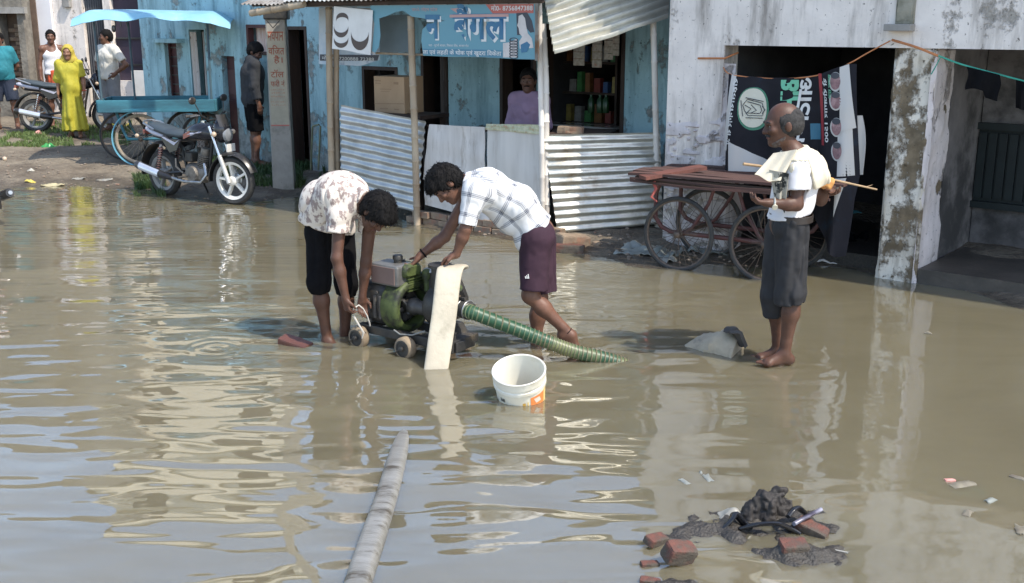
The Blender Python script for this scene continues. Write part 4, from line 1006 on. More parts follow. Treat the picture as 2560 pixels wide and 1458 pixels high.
def loft(sections, mb=None, close=True):
    """skin a list of equal-length rings"""
    mb = mb or MB(); n = len(sections[0]); b = len(mb.v)
    for s_ in sections: mb.v += [Vector(p) for p in s_]
    for i in range(len(sections) - 1):
        for k in range(n):
            mb.f.append((b + i * n + k, b + i * n + (k + 1) % n, b + (i + 1) * n + (k + 1) % n, b + (i + 1) * n + k))
    mb.f.append(tuple(b + k for k in reversed(range(n)))); mb.f.append(tuple(b + (len(sections) - 1) * n + k for k in range(n)))
    return mb
def ring(x, z, hw, hh, n=14, p=2.4, dz=0.0):
    out = []
    for k in range(n):
        a = 2 * math.pi * k / n; c_, s_ = math.cos(a), math.sin(a)
        out.append((x, hw * math.copysign(abs(c_) ** (2 / p), c_), z + hh * math.copysign(abs(s_) ** (2 / p), s_) + dz * s_))
    return out
def alloy_wheel(parent, c, Rr, name, steer=0.0, rim_mat=WHITE_ALLOY, wt=.045):
    c = Vector(c); ax = Vector((-math.sin(steer), math.cos(steer), 0)); fx = Vector((math.cos(steer), math.sin(steer), 0)); up = Vector((0, 0, 1))
    hub = link(MB().lathe([(.03, -.06), (.055, -.055), (.055, .055), (.03, .06)], c, ax, 18).mesh(name), name, rim_mat, parent, True)
    MB().lathe([(Rr - wt * 1.5, -wt * .8), (Rr - wt * .55, -wt), (Rr, -wt * .35), (Rr + .003, 0), (Rr, wt * .35), (Rr - wt * .55, wt), (Rr - wt * 1.5, wt * .8)], c, ax, 44, close=True).build('tyre', RUBBER, hub, True)
    m_ = MB().lathe([(Rr - wt * 2.15, -wt * .5), (Rr - wt * 1.4, -wt * .85), (Rr - wt * 1.4, wt * .85), (Rr - wt * 2.15, wt * .5)], c, ax, 44, close=True)
    for k in range(5):
        a = 2 * math.pi * k / 5 + .5; d = fx * math.cos(a) + up * math.sin(a)
        m_.bar(c + d * .04, c + d * (Rr - wt * 1.9), .05, .026, up=ax.cross(d))
    m_.build('rim', rim_mat, hub)
    MB().lathe([(.072, .045), (.08, .05), (.08, .056), (.03, .058)], c, ax, 20).build('brake_disc', STEEL, hub, True)
    return hub
def make_motorcycle(label, loc, rz, group=None, steer=.22):
    t = thing('motorcycle', label, 'motorcycle', loc, rz, group)
    Rw = .288; fx, rx = .625, -.625
    alloy_wheel(t, (fx, 0, Rw), Rw, 'front_wheel', steer); alloy_wheel(t, (rx, 0, Rw), Rw, 'rear_wheel', 0, mat('grey_alloy', (.30, .29, .27), None, 9, .5), .05)
    hd = Vector((.36, 0, .86)); axd = Vector((-math.sin(steer), math.cos(steer), 0)); fxd = Vector((math.cos(steer), math.sin(steer), 0))
    for s in (-1, 1):
        off = axd * .095 * s
        b0 = Vector((fx, 0, Rw)) + off; b1 = b0 + (hd - Vector((fx, 0, Rw))) * .52; b2 = Vector(hd) + off + Vector((-.02, 0, .06))
        MB().tube([b0 - Vector((0, 0, .02)), b1], .028, 10).build('fork_slider', mat('fork_grey', (.58, .56, .52), None, 7, .4, .4), t, True)
        MB().tube([b1, b2], .019, 10).build('fork_tube', CHROME, t, True)
    # mudguards
    def fender(c, r, a0, a1, hw, st=0.0, up_=0.0):
        fxv = Vector((math.cos(st), math.sin(st), 0)); av = Vector((-math.sin(st), math.cos(st), 0))
        def f(u, v):
            a = a0 + (a1 - a0) * u; w_ = (v - .5) * 2; rr = r - .03 * w_ * w_
            return Vector(c) + fxv * (rr * math.cos(a)) + Vector((0, 0, rr * math.sin(a))) + av * hw * w_
        return MB().sheet(f, 18, 6, .008)
    fender((fx, 0, Rw), Rw + .05, R(20), R(185), .07, steer).build('front_mudguard', BLACK_PAINT, t, True)
    fender((rx, 0, Rw + .02), Rw + .09, R(55), R(190), .085).build('rear_mudguard', BLACK_PAINT, t, True)
    # frame, swingarm, engine
    MB().tube([hd + Vector((-.04, 0, -.02)), (.24, 0, .52), (.20, 0, .27), (-.18, 0, .25), (-.22, 0, .45), (-.30, 0, .68)], .02, 8).build('frame', BLACK_PAINT, t, True)
    MB().tube([hd + Vector((-.04, 0, 0)), (0, 0, .74), (-.4, 0, .70), (-.78, 0, .74)], .022, 8).build('top_tube', BLACK_PAINT, t, True)
    for s in (-1, 1):
        MB().tube([(-.18, .08 * s, .34), (rx, .10 * s, Rw)], .018, 8).build('swingarm', BLACK_PAINT, t, True)
        MB().tube([(rx + .02, .13 * s, Rw + .02), (-.50, .13 * s, .66)], .016, 8).build('shock_absorber', CHROME, t, True)
        m_ = MB()
        for k in range(9): m_.torus((rx + .02 + .12 * (k / 9 * .75 + .18), .13 * s, Rw + .02 + .36 * (k / 9 * .75 + .18)), (.12, 0, .36), .026, .006, 12, 5)
        tag(m_.build('shock_spring', RED_STEEL, t, True), kind='stuff')
    loft([ring(-.17, .34, .05, .08), ring(-.12, .34, .10, .11), ring(.06, .33, .115, .115), ring(.15, .32, .09, .10), ring(.19, .32, .05, .07)]).build('crankcase', ENGINE, t, True)
    MB().lathe([(.02, -.14), (.09, -.135), (.098, -.11), (.098, 0)], (.02, 0, .33), (0, 1, 0), 20).build('clutch_cover', ENGINE, t, True)
    cyl = Vector((.10, 0, .40)); cd = Vector((.28, 0, .96)).normalized()
    m_ = MB().lathe([(.055, 0), (.055, .18), (.06, .19), (.05, .25), (.02, .26)], cyl, cd, 16)
    for k in range(7): m_.lathe([(.082, .02 + k * .023), (.082, .028 + k * .023)], cyl, cd, 16)
    m_.build('cylinder', ENGINE, t, True)
    MB().box((-.10, .0, .52), (.12, .13, .12)).build('carburettor', CAST_IRON, t, bevel=.02)
    # tank, seat, side panels, tail
    loft([ring(-.14, .80, .05, .05), ring(-.10, .81, .095, .075), ring(.02, .83, .13, .10), ring(.16, .845, .145, .11), ring(.27, .835, .12, .10), ring(.34, .82, .07, .07), ring(.37, .81, .03, .04)]).build('tank', TANK_BLACK, t, True)
    for s in (-1, 1):
        m_ = MB().grid(lambda u, v, s=s: (-.04 + .30 * u, s * (.146 - .05 * (u - .6) ** 2 - .012 * abs(v - .5) * 2), .80 + .05 * u + .05 * (v - .5) * (1.2 - u)), 10, 4); m_.build('tank_stripe', TANK_STRIPE, t, True)
        m_ = MB().grid(lambda u, v, s=s: (-.08 + .14 * u, s * (.128 + .012 * u), .775 + .03 * (v - .5) * 2 + .05 * u), 6, 2); m_.build('tank_flash', TANK_RED, t, True)
    MB().lathe([(.035, 0), (.035, .02), (.02, .025)], (.16, 0, .95), (0, 0, 1), 14).build('filler_cap', CHROME, t, True)
    loft([ring(-.12, .785, .08, .03), ring(-.20, .785, .12, .05), ring(-.40, .80, .135, .055), ring(-.58, .835, .13, .055), ring(-.74, .86, .11, .05), ring(-.80, .865, .07, .03)]).build('seat', SEAT, t, True)
    loft([ring(-.50, .755, .10, .035), ring(-.70, .79, .10, .045), ring(-.86, .825, .07, .035), ring(-.90, .83, .03, .02)]).build('tail', TANK_STRIPE, t, True)
    MB().tube([(-.62, .12, .83), (-.80, .13, .90), (-.88, .06, .92), (-.88, -.06, .92), (-.80, -.13, .90), (-.62, -.12, .83)], .014, 8).build('grab_rail', STEEL, t, True)
    MB().box((-.91, 0, .78), (.04, .12, .06)).build('tail_lamp', TANK_RED, t, bevel=.01)
    for s in (-1, 1):
        m_ = MB().prism([(-.12, s * .115, .74), (-.20, s * .12, .60), (-.34, s * .12, .56), (-.50, s * .11, .74)], (0, s * .02, 0)); m_.build('side_panel', TANK_BLACK, t, bevel=.008)
        m_ = MB().prism([(-.14, s * .138, .735), (-.24, s * .142, .665), (-.46, s * .134, .745), (-.44, s * .134, .755), (-.22, s * .142, .70)], (0, s * .004, 0)); m_.build('panel_stripe', TANK_STRIPE, t)
        MB().tube([(-.06, s * .1, .30), (-.06, s * .27, .30)], .014, 8).build('foot_peg', RUBBER, t, True)
        MB().tube([(-.86, s * .06, .76), (-.87, s * .17, .75)], .01, 6).build('indicator_stalk', BLACK_PAINT, t, True)
        MB().ball((-.87, s * .19, .75), (.03, .025, .025)).build('indicator', AMBER, t, True)
    # exhaust on the right hand side
    MB().tube([(.18, -.05, .46), (.25, -.09, .34), (.18, -.12, .24), (-.10, -.14, .235), (-.32, -.16, .27)], .02, 10).build('exhaust_pipe', STEEL, t, True)
    ex = MB().tube([(-.30, -.165, .265), (-.42, -.175, .285), (-.58, -.19, .32), (-.86, -.20, .385), (-.90, -.20, .395)], [.025, .044, .052, .052, .044], 14).build('muffler', BLACK_PAINT, t, True)
    MB().tube([(-.895, -.20, .394), (-.915, -.20, .398)], .022, 12).build('tail_pipe', STEEL, ex, True)
    def shield(u, v):
        a = R(-150 + 100 * v); p0 = Vector((-.50, -.185, .302)).lerp(Vector((-.80, -.198, .371)), u); r_ = .056
        return p0 + Vector((0, math.sin(a) * r_, math.cos(a) * r_ * -1 + 0))
    MB().grid(lambda u, v: Vector((-.48, -.183, .298)).lerp(Vector((-.82, -.199, .376)), u) + Vector((0, -math.sin(R(20 + 110 * v)) * .0555, math.cos(R(20 + 110 * v)) * .0555)), 8, 8).build('heat_shield', HEAT, ex, True)
    # handlebar, mirrors, lamp
    top = Vector(hd) + Vector((-.03, 0, .13))
    hb = MB().tube([top + axd * .36 - fxd * .10 + Vector((0, 0, .06)), top + axd * .22 - fxd * .02 + Vector((0, 0, .07)), top + axd * .08, top - axd * .08, top - axd * .22 - fxd * .02 + Vector((0, 0, .07)), top - axd * .36 - fxd * .10 + Vector((0, 0, .06))], .012, 8).build('handlebar', BLACK_PAINT, t, True)
    for s in (-1, 1):
        g0 = top + axd * s * .25 - fxd * .035 + Vector((0, 0, .068)); g1 = top + axd * s * .37 - fxd * .105 + Vector((0, 0, .06))
        MB().tube([g0, g1], .018, 10).build('grip', RUBBER, hb, True)
        MB().tube([g0 + fxd * .04, g1 + fxd * .07], .006, 6).build('lever', STEEL, hb, True)
        mr = top + axd * s * .30 - fxd * .05 + Vector((0, 0, .24))
        MB().tube([top + axd * s * .22 + Vector((0, 0, .07)), mr - axd * s * .02], .006, 6).build('mirror_stem', BLACK_PAINT, hb, True)
        mm = Matrix((axd, -fxd, Vector((0, 0, 1)))).transposed()
        mo = MB().ball(mr, (.065, .022, .045), mm, 16, 10).build('mirror', BLACK_PAINT, hb, True)
    hl = hd + fxd * .11 + Vector((0, 0, -.02))
    mm = Matrix((fxd, axd, Vector((0, 0, 1)))).transposed()
    fa = MB().ball(hl - fxd * .02 + Vector((0, 0, .03)), (.10, .115, .15), mm, 16, 12).build('headlamp_cowl', TANK_BLACK, t, True)
    MB().lathe([(.085, 0), (.075, .03), (.03, .05), (.005, .055)], hl + fxd * .05 + Vector((0, 0, -.02)), fxd, 18).build('headlamp', LENS, fa, True)
    m_ = MB().grid(lambda u, v: hl + fxd * (.075 - .05 * (u - .5) ** 2 * 4) + axd * (u - .5) * .2 + Vector((0, 0, .08 + .14 * v)) - fxd * .05 * v, 8, 3); m_.build('visor', BLACK_PAINT, fa, True)
    for s in (-1, 1):
        MB().tube([hl + axd * s * .07, hl + axd * s * .16 + fxd * .01], .01, 6).build('indicator_stalk', BLACK_PAINT, t, True)
        MB().ball(hl + axd * s * .185, (.032, .032, .032)).build('indicator', AMBER, t, True)
    MB().box(hl + fxd * .09 + Vector((0, 0, -.17)), (.012, .16, .09), mm).build('number_plate', PAPER, t)
    MB().tube([(-.10, .12, .25), (-.14, .26, .015)], .012, 8).build('side_stand', BLACK_PAINT, t, True)
    MB().tube([(-.13, -.13, .34), (-.16, -.2, .42), (-.13, -.22, .52)], .01, 8).build('kick_start', STEEL, t, True)
    return t
mf, mr_ = G(577, 509, 0), G(428, 489, 0)
hdg = math.atan2(mf.y - mr_.y, mf.x - mr_.x)
mc = (mf + mr_) / 2
bike = make_motorcycle('black motorcycle with white five-spoke front wheel parked at the puddle edge', (mc.x, mc.y, gz(mc.x, mc.y) - .0 if False else -.005), hdg)
b2p = P(185, 312, 19.0)
bike2 = copy_tree(bike); bike2.location = (b2p.x, 19.0, gz(b2p.x, 19.0) - .01); bike2.rotation_euler = (0, 0, R(3)); bike2['label'] = 'black motorcycle parked behind the woman in the yellow sari'
b3 = P(24, 471, 11.3)
hd3 = R(128); loc3 = Vector((b3.x - (-.90 * math.cos(hd3) + .20 * math.sin(hd3)), 11.3 - (-.90 * math.sin(hd3) - .20 * math.cos(hd3)), 0))
bike3 = copy_tree(bike); bike3.location = (loc3.x, loc3.y, -.03); bike3.rotation_euler = (0, 0, hd3); bike3['label'] = 'motorcycle beside the shore of which only the dark muffler end shows'
# ------------------------------------------------------------------ diesel pump set
GREEN_IRON = mat('green_engine_paint', (.085, .11, .032), (.05, .068, .022), 9, .6, .1, .002, 50, c3=(.018, .02, .014), s3=9, lo3=.47, hi3=.6)
GREY_IRON = mat('grey_pipe', (.13, .12, .11), (.07, .065, .06), 10, .5, .4, .002, 60, c3=(.2, .17, .13), s3=6)
MUDDY_WHEEL = mat('muddy_castor', (.30, .23, .15), (.20, .15, .1), 16, .8, 0, .002, 60)
FM = Frame((P(1015, 765, 7.0).x, 7.0, 0), math.atan2(-.6, .8))
pu = thing('pump_set', 'green and black diesel water pump set standing in the flooded lane', 'pump', FM.loc, FM.rz)
cz = FM.at(1015, 762, 0).z; cz2 = cz + .055
for sy in (-1, 1): MB().box((.10, sy * .13, .105), (.80, .045, .06)).build('frame_rail', CAST_IRON, pu, bevel=.006)
for x in (-.28, -.05, .25, .46): MB().box((x, 0, .10), (.05, .24, .05)).build('cross_member', CAST_IRON, pu, bevel=.004)
for (x, y) in ((-.25, -.20), (-.30, .20), (.17, -.20), (.17, .20)):
    wl = link(MB().lathe([(.022, -.03), (.07, -.03), (.074, -.02), (.074, .02), (.07, .03), (.022, .03)], (x, y, .055), (0, 1, 0), 26).mesh('castor_wheel'), 'castor_wheel', MUDDY_WHEEL, pu, True)
    sg_ = -1 if y < 0 else 1
    MB().lathe([(.052, 0), (.056, .004), (.046, .006), (.046, .002)], (x, y + sg_ * .03, .055), (0, sg_, 0), 24).build('rim_groove', CAST_IRON, wl, True)
    MB().lathe([(.016, 0), (.016, .02), (.010, .024)], (x, y + sg_ * .03, .055), (0, sg_, 0), 10).build('axle_nut', CAST_IRON, wl, True)
    MB().tube([(x, y + sg_ * .045, .06), (x - .04, y + sg_ * .05, .03)], .006, 6).build('cotter_pin', CAST_IRON, wl, True)
# crankcase
loft([ring(-.33, .26, .06, .07, 16, 4), ring(-.31, .27, .12, .12, 16, 4), ring(-.25, .285, .135, .15, 16, 4), ring(-.10, .285, .135, .15, 16, 4), ring(-.07, .285, .11, .13, 16, 4)]).build('crankcase', CAST_IRON, pu, True)
for k, x in enumerate((-.27, -.21, -.15, -.10)): MB().box((x, -.140, .27), (.022, .02, .16 if k != 1 else .10)).build('rib', GREY_IRON, pu, bevel=.006)
for (x, z) in ((-.28, .33), (-.19, .17), (-.13, .37), (-.25, .20)): MB().lathe([(.011, 0), (.011, .012)], (x, -.138, z), (0, -1, 0), 6).build('bolt', GREY_IRON, pu)
MB().lathe([(.05, 0), (.05, .03), (.03, .04), (.03, .06)], (-.33, -.02, .25), (-1, -.1, 0), 16).build('crank_boss', CAST_IRON, pu, True)
# cylinder block, fins and green head
cb = MB().box((-.02, .05, .43), (.16, .17, .12)); cb.build('cylinder_block', GREEN_IRON, pu, bevel=.02)
for k in range(5): MB().box((-.02, .05, .385 + .02 * k), (.18, .19, .006)).build('fin', GREEN_IRON, pu)
loft([ring(-.12, .52, .07, .03, 14, 4), ring(-.10, .52, .085, .045, 14, 4), ring(.06, .52, .085, .045, 14, 4), ring(.08, .52, .07, .03, 14, 4)]).build('cylinder_head', GREEN_IRON, pu, True)
MB().lathe([(.012, -.03), (.03, -.025), (.034, 0), (.03, .03), (.014, .04)], (.14, .06, .49), (0, 0, 1), 16).build('rocker_cap', GREEN_IRON, pu, True)
MB().lathe([(.02, -.06), (.024, .03)], (.14, .06, .44), (0, 0, 1), 12).build('injector', GREEN_IRON, pu, True)
lr = FM.at(1010, 657, .02)
MB().torus(lr, (.4, 1, 0), .019, .006, 20, 8).build('lifting_eye', CAST_IRON, pu, True)
MB().tube([(lr.x, lr.y, lr.z - .055), (lr.x, lr.y, lr.z - .018)], .008, 8).build('eye_bolt', CAST_IRON, pu, True)
# fuel tank
TANKM = mat('tank_metal', (.22, .215, .205), (.14, .135, .125), 7, .45, .4); TANKP = mat('faded_pink_plate', (.20, .135, .112), (.16, .105, .088), 6, .8)
ta, tb_ = FM.at(926, 708, -.13), FM.at(992, 668, -.13)
tw, th_ = tb_.x - ta.x, tb_.z - ta.z
tk = MB().box(((ta.x + tb_.x) / 2, -.04, (ta.z + tb_.z) / 2), (tw, .18, th_)).build('fuel_tank', TANKM, pu, bevel=.016)
MB().box(((ta.x + tb_.x) / 2 - .004, -.132, (ta.z + tb_.z) / 2), (tw - .035, .006, th_ - .03)).build('tank_plate', TANKP, tk, bevel=.002)
MB().lathe([(.028, 0), (.028, .02), (.034, .022), (.034, .045), (.03, .05)], ((ta.x + tb_.x) / 2 + .03, -.02, tb_.z), (0, 0, 1), 18).build('filler_cap', CAST_IRON, tk, True)
MB().box(((ta.x + tb_.x) / 2, -.03, ta.z - .035), (.12, .14, .07)).build('tank_bracket', CAST_IRON, pu, bevel=.01)
# flywheel housing: an open green ring with the dark wheel inside
MB().lathe([(.172, -.075), (.180, -.06), (.180, .045), (.172, .062), (.156, .070), (.136, .070), (.132, .06), (.132, -.03), (.03, -.035), (.03, -.075)], (0, 0, cz), (1, 0, 0), 48, close=True).build('flywheel_housing', GREEN_IRON, pu, True)
fw = MB().lathe([(.115, -.025), (.118, .0), (.105, .012), (.10, .004), (.05, -.01), (.045, .03), (.02, .035)], (0, 0, cz), (1, 0, 0), 36).build('flywheel', CAST_IRON, pu, True)
for k in range(6):
    a = k * math.pi / 3 + .3; d = Vector((0, math.cos(a), math.sin(a)))
    MB().bar(Vector((.01, 0, cz)) + d * .05, Vector((.004, 0, cz)) + d * .10, .022, .02, up=(1, 0, 0)).build('vane', GREY_IRON, fw)
MB().tube([(.03, -.06, cz + .05), (.05, -.05, cz + .02), (.045, -.03, cz - .02), (.06, -.04, cz - .05)], .012, 8).build('linkage', GREY_IRON, pu, True)
# coupling and delivery casing
MB().lathe([(.03, .03), (.055, .05), (.06, .085), (.052, .10), (.047, .12), (.045, .26)], (0, 0, cz), (1, 0, 0), 22).build('coupling', GREY_IRON, pu, True)
MB().lathe([(.05, .24), (.12, .25), (.14, .28), (.14, .36), (.12, .385), (.05, .39)], (0, .0, cz2 - .01), (1, 0, 0), 30).build('pump_casing', CAST_IRON, pu, True)
MB().lathe([(.05, .39), (.05, .43), (.078, .43), (.078, .455), (.05, .455), (.05, .47)], (0, 0, cz2), (1, 0, 0), 22).build('suction_flange', mat('rusty_flange', (.20, .14, .09), (.12, .085, .06), 14, .6, .3, .002, 60), pu, True)
for k in range(4):
    a = k * math.pi / 2 + .6; MB().lathe([(.010, 0), (.010, .03)], (.44, math.cos(a) * .064, cz2 + math.sin(a) * .064), (1, 0, 0), 6).build('bolt', GREY_IRON, pu)
MB().tube([(.465, 0, cz2), (.51, 0, cz2 - .005), (.56, 0, cz2 - .014)], [.058, .06, .056], 18).build('rubber_sleeve', RUBBER, pu, True)
for x in (.485, .535): MB().torus((x, 0, cz2 - .006), (1, 0, -.1), .059, .005, 24, 6).build('hose_clamp', STEEL, pu, True)
MB().box((.50, -.01, cz2 + .068), (.05, .02, .014)).build('clamp_screw', CAST_IRON, pu)
MB().lathe([(.055, 0), (.055, .2), (.075, .2), (.075, .22)], (.32, -.02, cz2 + .05), (0, 0, 1), 20).build('delivery_neck', CAST_IRON, pu, True)
MB().lathe([(.06, -.02), (.10, 0), (.11, .04), (.06, .06)], (.37, .09, cz2 + .07), (.6, .6, .3), 20).build('top_casing', CAST_IRON, pu, True)
MB().tube([(.40, .02, cz2 + .11), (.46, .0, cz2 + .13)], .014, 8).build('priming_stem', GREEN_IRON, pu, True)
MB().lathe([(.022, 0), (.026, .01), (.022, .02)], (.455, 0, cz2 + .128), (1, -.3, .2), 10).build('priming_plug', GREEN_IRON, pu, True)
# feet of the pump end
MB().prism([(.30, -.12, .05), (.50, -.12, .05), (.50, -.12, .13), (.44, -.12, .14), (.40, -.12, .20), (.34, -.12, .20), (.30, -.12, .12)], (0, .24, 0)).build('pump_foot', CAST_IRON, pu, bevel=.008)
MB().box((.47, -.05, .09), (.10, .10, .07)).build('foot_block', CAST_IRON, pu, bevel=.008)
MB().lathe([(.012, 0), (.012, .05), (.018, .05), (.018, .062)], (.47, -.06, .12), (0, 0, 1), 8).build('anchor_bolt', CAST_IRON, pu)
# air cleaner
ac = FM.at(1086, 720, .12); 
MB().lathe([(.035, -.12), (.045, -.08), (.062, -.05), (.068, .0), (.070, .085), (.074, .09), (.074, .10)], (ac.x, .12, ac.z + .02), (0, 0, 1), 26).build('air_cleaner', BLACK_PAINT, pu, True)
MB().lathe([(.074, 0), (.07, .01), (.03, .018), (.012, .022), (.010, .045), (.004, .05)], (ac.x, .12, ac.z + .121), (0, 0, 1), 24).build('air_cleaner_cap', mat('dull_tin', (.42, .40, .36), None, 6, .4, .5), pu, True)
# fuel pipe along the rail
q = [FM.at(985, 825, -.16), FM.at(1000, 836, -.17), FM.at(1030, 838, -.17), FM.at(1062, 828, -.16)]
MB().tube(q, .005, 6).build('fuel_pipe', mat('grey_hose', (.3, .3, .28), None, 6, .5), pu, True)
# starter cord that the boy holds
rp = [P(884, 790, 6.83), P(897, 812, 6.84), P(909, 832, 6.86), P(905, 846, 6.88)]
o = MB().tube(rp, [.006, .006, .007, .004], 6).build('starter_cord', mat('white_cord', (.62, .58, .52), None, 8, .8), None, True); tag(o, 'pale cord held in the hand of the boy in the printed shirt', 'cord')
rp = [P(886, 770, 6.85), P(897, 763, 6.86), P(908, 772, 6.88), P(918, 790, 6.9), P(924, 808, 6.92), P(925, 815, 6.93)]
o = MB().tube(rp, .005, 6).build('fuel_line', MATS['white_cord'], pu, True, world=True)

# ------------------------------------------------------------------ hoses
def ribbon(path, widths, th, bulge=.25, n=10, facing=None):
    """lay-flat hose: an oval tube along a path; facing(i) gives the direction of its width"""
    m_ = MB(); secs = []
    for i, p in enumerate(path):
        p = Vector(p); t = (Vector(path[min(i + 1, len(path) - 1)]) - Vector(path[max(i - 1, 0)])).normalized()
        x = Vector(facing(i)); x = (x - t * x.dot(t)).normalized(); y = t.cross(x)
        secs.append([p + x * widths[i] * .5 * math.copysign(abs(math.cos(a)) ** .7, math.cos(a)) + y * th[i] * .5 * math.sin(a) * (1 + bulge * math.cos(a) ** 2) for a in [2 * math.pi * k / (2 * n) for k in range(2 * n)]])
    return loft(secs, m_)
def smooth_path(pts, n):
    pts = [Vector(p) for p in pts]; out = []
    for i in range(n + 1):
        s = i / n * (len(pts) - 1); k = min(int(s), len(pts) - 2); t = s - k
        p0, p1, p2, p3 = pts[max(k - 1, 0)], pts[k], pts[k + 1], pts[min(k + 2, len(pts) - 1)]
        out.append(.5 * (2 * p1 + (p2 - p0) * t + (2 * p0 - 5 * p1 + 4 * p2 - p3) * t * t + (3 * p1 - p0 - 3 * p2 + p3) * t ** 3))
    return out
CANVAS = mat('cream_lay_flat_hose', (.50, .45, .35), (.42, .37, .28), 3, .7, 0, .003, 30, c3=(.30, .27, .20), s3=4, lo3=.52, hi3=.7)
top = FM.w(.32, -.02, cz2 + .25)
pth = smooth_path([FM.w(.32, .06, cz2 + .22), P(1140, 668, 6.84), P(1127, 671, 6.72), P(1120, 700, 6.66), P(1110, 790, 6.58), P(1098, 870, 6.52), P(1090, 925, 6.47), P(1084, 965, 6.44)], 40)
wds = [.13 + .035 * min(1, i / 6) - .015 * max(0, (i - 8) / 32) for i in range(41)]
hs = ribbon(pth, wds, [.05 if i < 4 else .03 - .008 * math.cos(i * .5) for i in range(41)], facing=lambda i: (1, .12, 0))
o = hs.build('delivery_hose', CANVAS, None, True); tag(o, 'flat cream canvas delivery hose running down from the pump into the water', 'hose')
pth = smooth_path([FM.w(.53, 0, cz2 - .008), FM.w(.60, -.005, cz2 - .018), P(1300, 827, 6.66), P(1380, 859, 6.64), P(1440, 880, 6.63), P(1520, 899, 6.64), P(1580, 920, 6.66)], 90)
gh = thing('suction_hose', 'green ribbed suction hose sloping from the pump into the muddy water', 'hose', (pth[0].x, pth[0].y, 0))
HOSE_G = mat('translucent_green_hose', (.014, .058, .026), (.022, .075, .034), 5, .45, 0, c3=(.20, .20, .08), s3=1.3, lo3=.5, hi3=.62)
MB().tube(pth, .044, 18).build('hose_wall', HOSE_G, gh, True, world=True)
hel, L_ = [], 0; seg_n = 14; turns = 46; fine_ = smooth_path(pth, turns * seg_n)
ref = Vector((0, 0, 1))
for i, p in enumerate(fine_):
    t = (fine_[min(i + 1, len(fine_) - 1)] - fine_[max(i - 1, 0)]).normalized(); x = (ref - t * ref.dot(t)).normalized(); y = t.cross(x); a = 2 * math.pi * i / seg_n
    hel.append(p + (x * math.cos(a) + y * math.sin(a)) * .0450)
MB().tube(hel, .0052, 5).build('rib_coil', mat('hose_rib', (.10, .15, .075), (.075, .115, .06), 5, .4, c3=(.15, .125, .07), s3=1.6, lo3=.45, hi3=.56), gh, True, world=True)
# old grey hose that surfaces in front
pth = smooth_path([G(1030, 1010, -.12), G(1020, 1048, -.060), G(1008, 1100, -.036), G(990, 1165, -.020), G(968, 1240, -.010), G(944, 1310, 0), G(915, 1395, 0), G(892, 1470, .0), G(870, 1560, 0)], 40)
o = ribbon(pth, [.085 + .024 * min(1, i / 14) for i in range(41)], [.082 + .004 * math.sin(i * .5) for i in range(41)], .1, 10, lambda i: (1, .2, 0)).build('lay_flat_hose', mat('silver_grey_hose', (.30, .29, .265), (.20, .19, .165), 14, .33, .25, .0022, 70, stretch=(.5, 1.6, 1), c3=(.085, .07, .05), s3=7, lo3=.54, hi3=.64), None, True)
tag(o, 'old silver-grey lay-flat hose half sunk in the muddy water', 'hose')

# ------------------------------------------------------------------ bucket
BK = mat('white_bucket_plastic', (.74, .72, .63), (.66, .63, .53), 4, .4, sub=0.0, c3=(.50, .45, .33), s3=3)
rimc = P(1297, 925, 5.88); axn = Vector((-.08, -.30, .95)).normalized()
bk = thing('bucket', 'white plastic paint bucket with orange label standing tilted in the water', 'bucket', (rimc.x, rimc.y + .1, 0))
def bprof(): return [(.128, -.30), (.146, -.085), (.153, -.083), (.153, -.066), (.148, -.062), (.149, -.045), (.154, -.043), (.154, -.006), (.157, 0), (.153, .004), (.146, 0), (.142, -.08), (.124, -.285), (.0, -.285)]
MB().lathe(bprof(), rimc, axn, 44).build('shell', BK, bk, True, world=True)
MB().lathe([(.0, -.235), (.127, -.235)], rimc, axn, 30).build('water_inside', mat('milky_water', (.52, .48, .30), (.46, .42, .25), 5, .1), bk, world=True)
bx_ = axn.orthogonal(); side = axn.cross(Vector((0, 1, 0))).normalized(); fwd = side.cross(axn).normalized()   # fwd points away from the camera side
if fwd.y > 0: fwd = -fwd
right = fwd.cross(axn).normalized() * -1
if right.x < 0: right = -right
def on_bucket(ang, h, off=.0015):
    """ang measured from the camera side towards the right hand, h below the rim"""
    r_ = .128 + (.146 - .128) * (.30 - h) / (.30 - .085) + off
    return rimc - axn * h + (fwd * math.cos(ang) + right * math.sin(ang)) * r_
def bdecal(a0, a1, h0, h1, mtl, name='label_patch', skew=0.0, off=.0015):
    MB().grid(lambda u, v: on_bucket(R(a0 + (a1 - a0) * u) + skew * v, h0 + (h1 - h0) * v, off), 10, 4).build(name, mtl, bk, True, world=True)
ORANGE = mat('label_orange', (.75, .25, .06), (.68, .20, .05), 6, .45); YELLOW = mat('label_yellow', (.75, .58, .24), (.7, .5, .18), 6, .45); OCHRE = mat('label_ochre', (.62, .36, .06), None, 6, .45); INK_BLACK = mat('label_black', (.02, .02, .02), None, 6, .5)
bdecal(-75, 80, .092, .29, mat('label_cream', (.72, .68, .56), (.66, .62, .5), 6, .45), 'label')
bdecal(22, 64, .105, .26, ORANGE, off=.0025); bdecal(62, 78, .10, .27, YELLOW, off=.0022); bdecal(3, 10, .135, .27, OCHRE, off=.0025); bdecal(30, 46, .12, .155, mat('label_pale', (.75, .6, .48), None, 6, .45), off=.0035, skew=.1); bdecal(14, 17, .13, .27, YELLOW, off=.0025)
def btext(body, a0, a1, h0, h1, mtl, bold=.03):
    lettering(body, mtl, bk, lambda x, y: root_matrix(bk).inverted() @ on_bucket(R(a0) + x / 100., h1 - y / 100. * 1.0, .004), (R(a1) - R(a0)) * 100, (h1 - h0) * 100, bold)
btext('bil', -52, -40, .115, .14, INK_BLACK); btext('ASIAN', -24, 2, .165, .20, INK_BLACK, .05); btext('2X', -80, -66, .15, .20, INK_BLACK, .06)

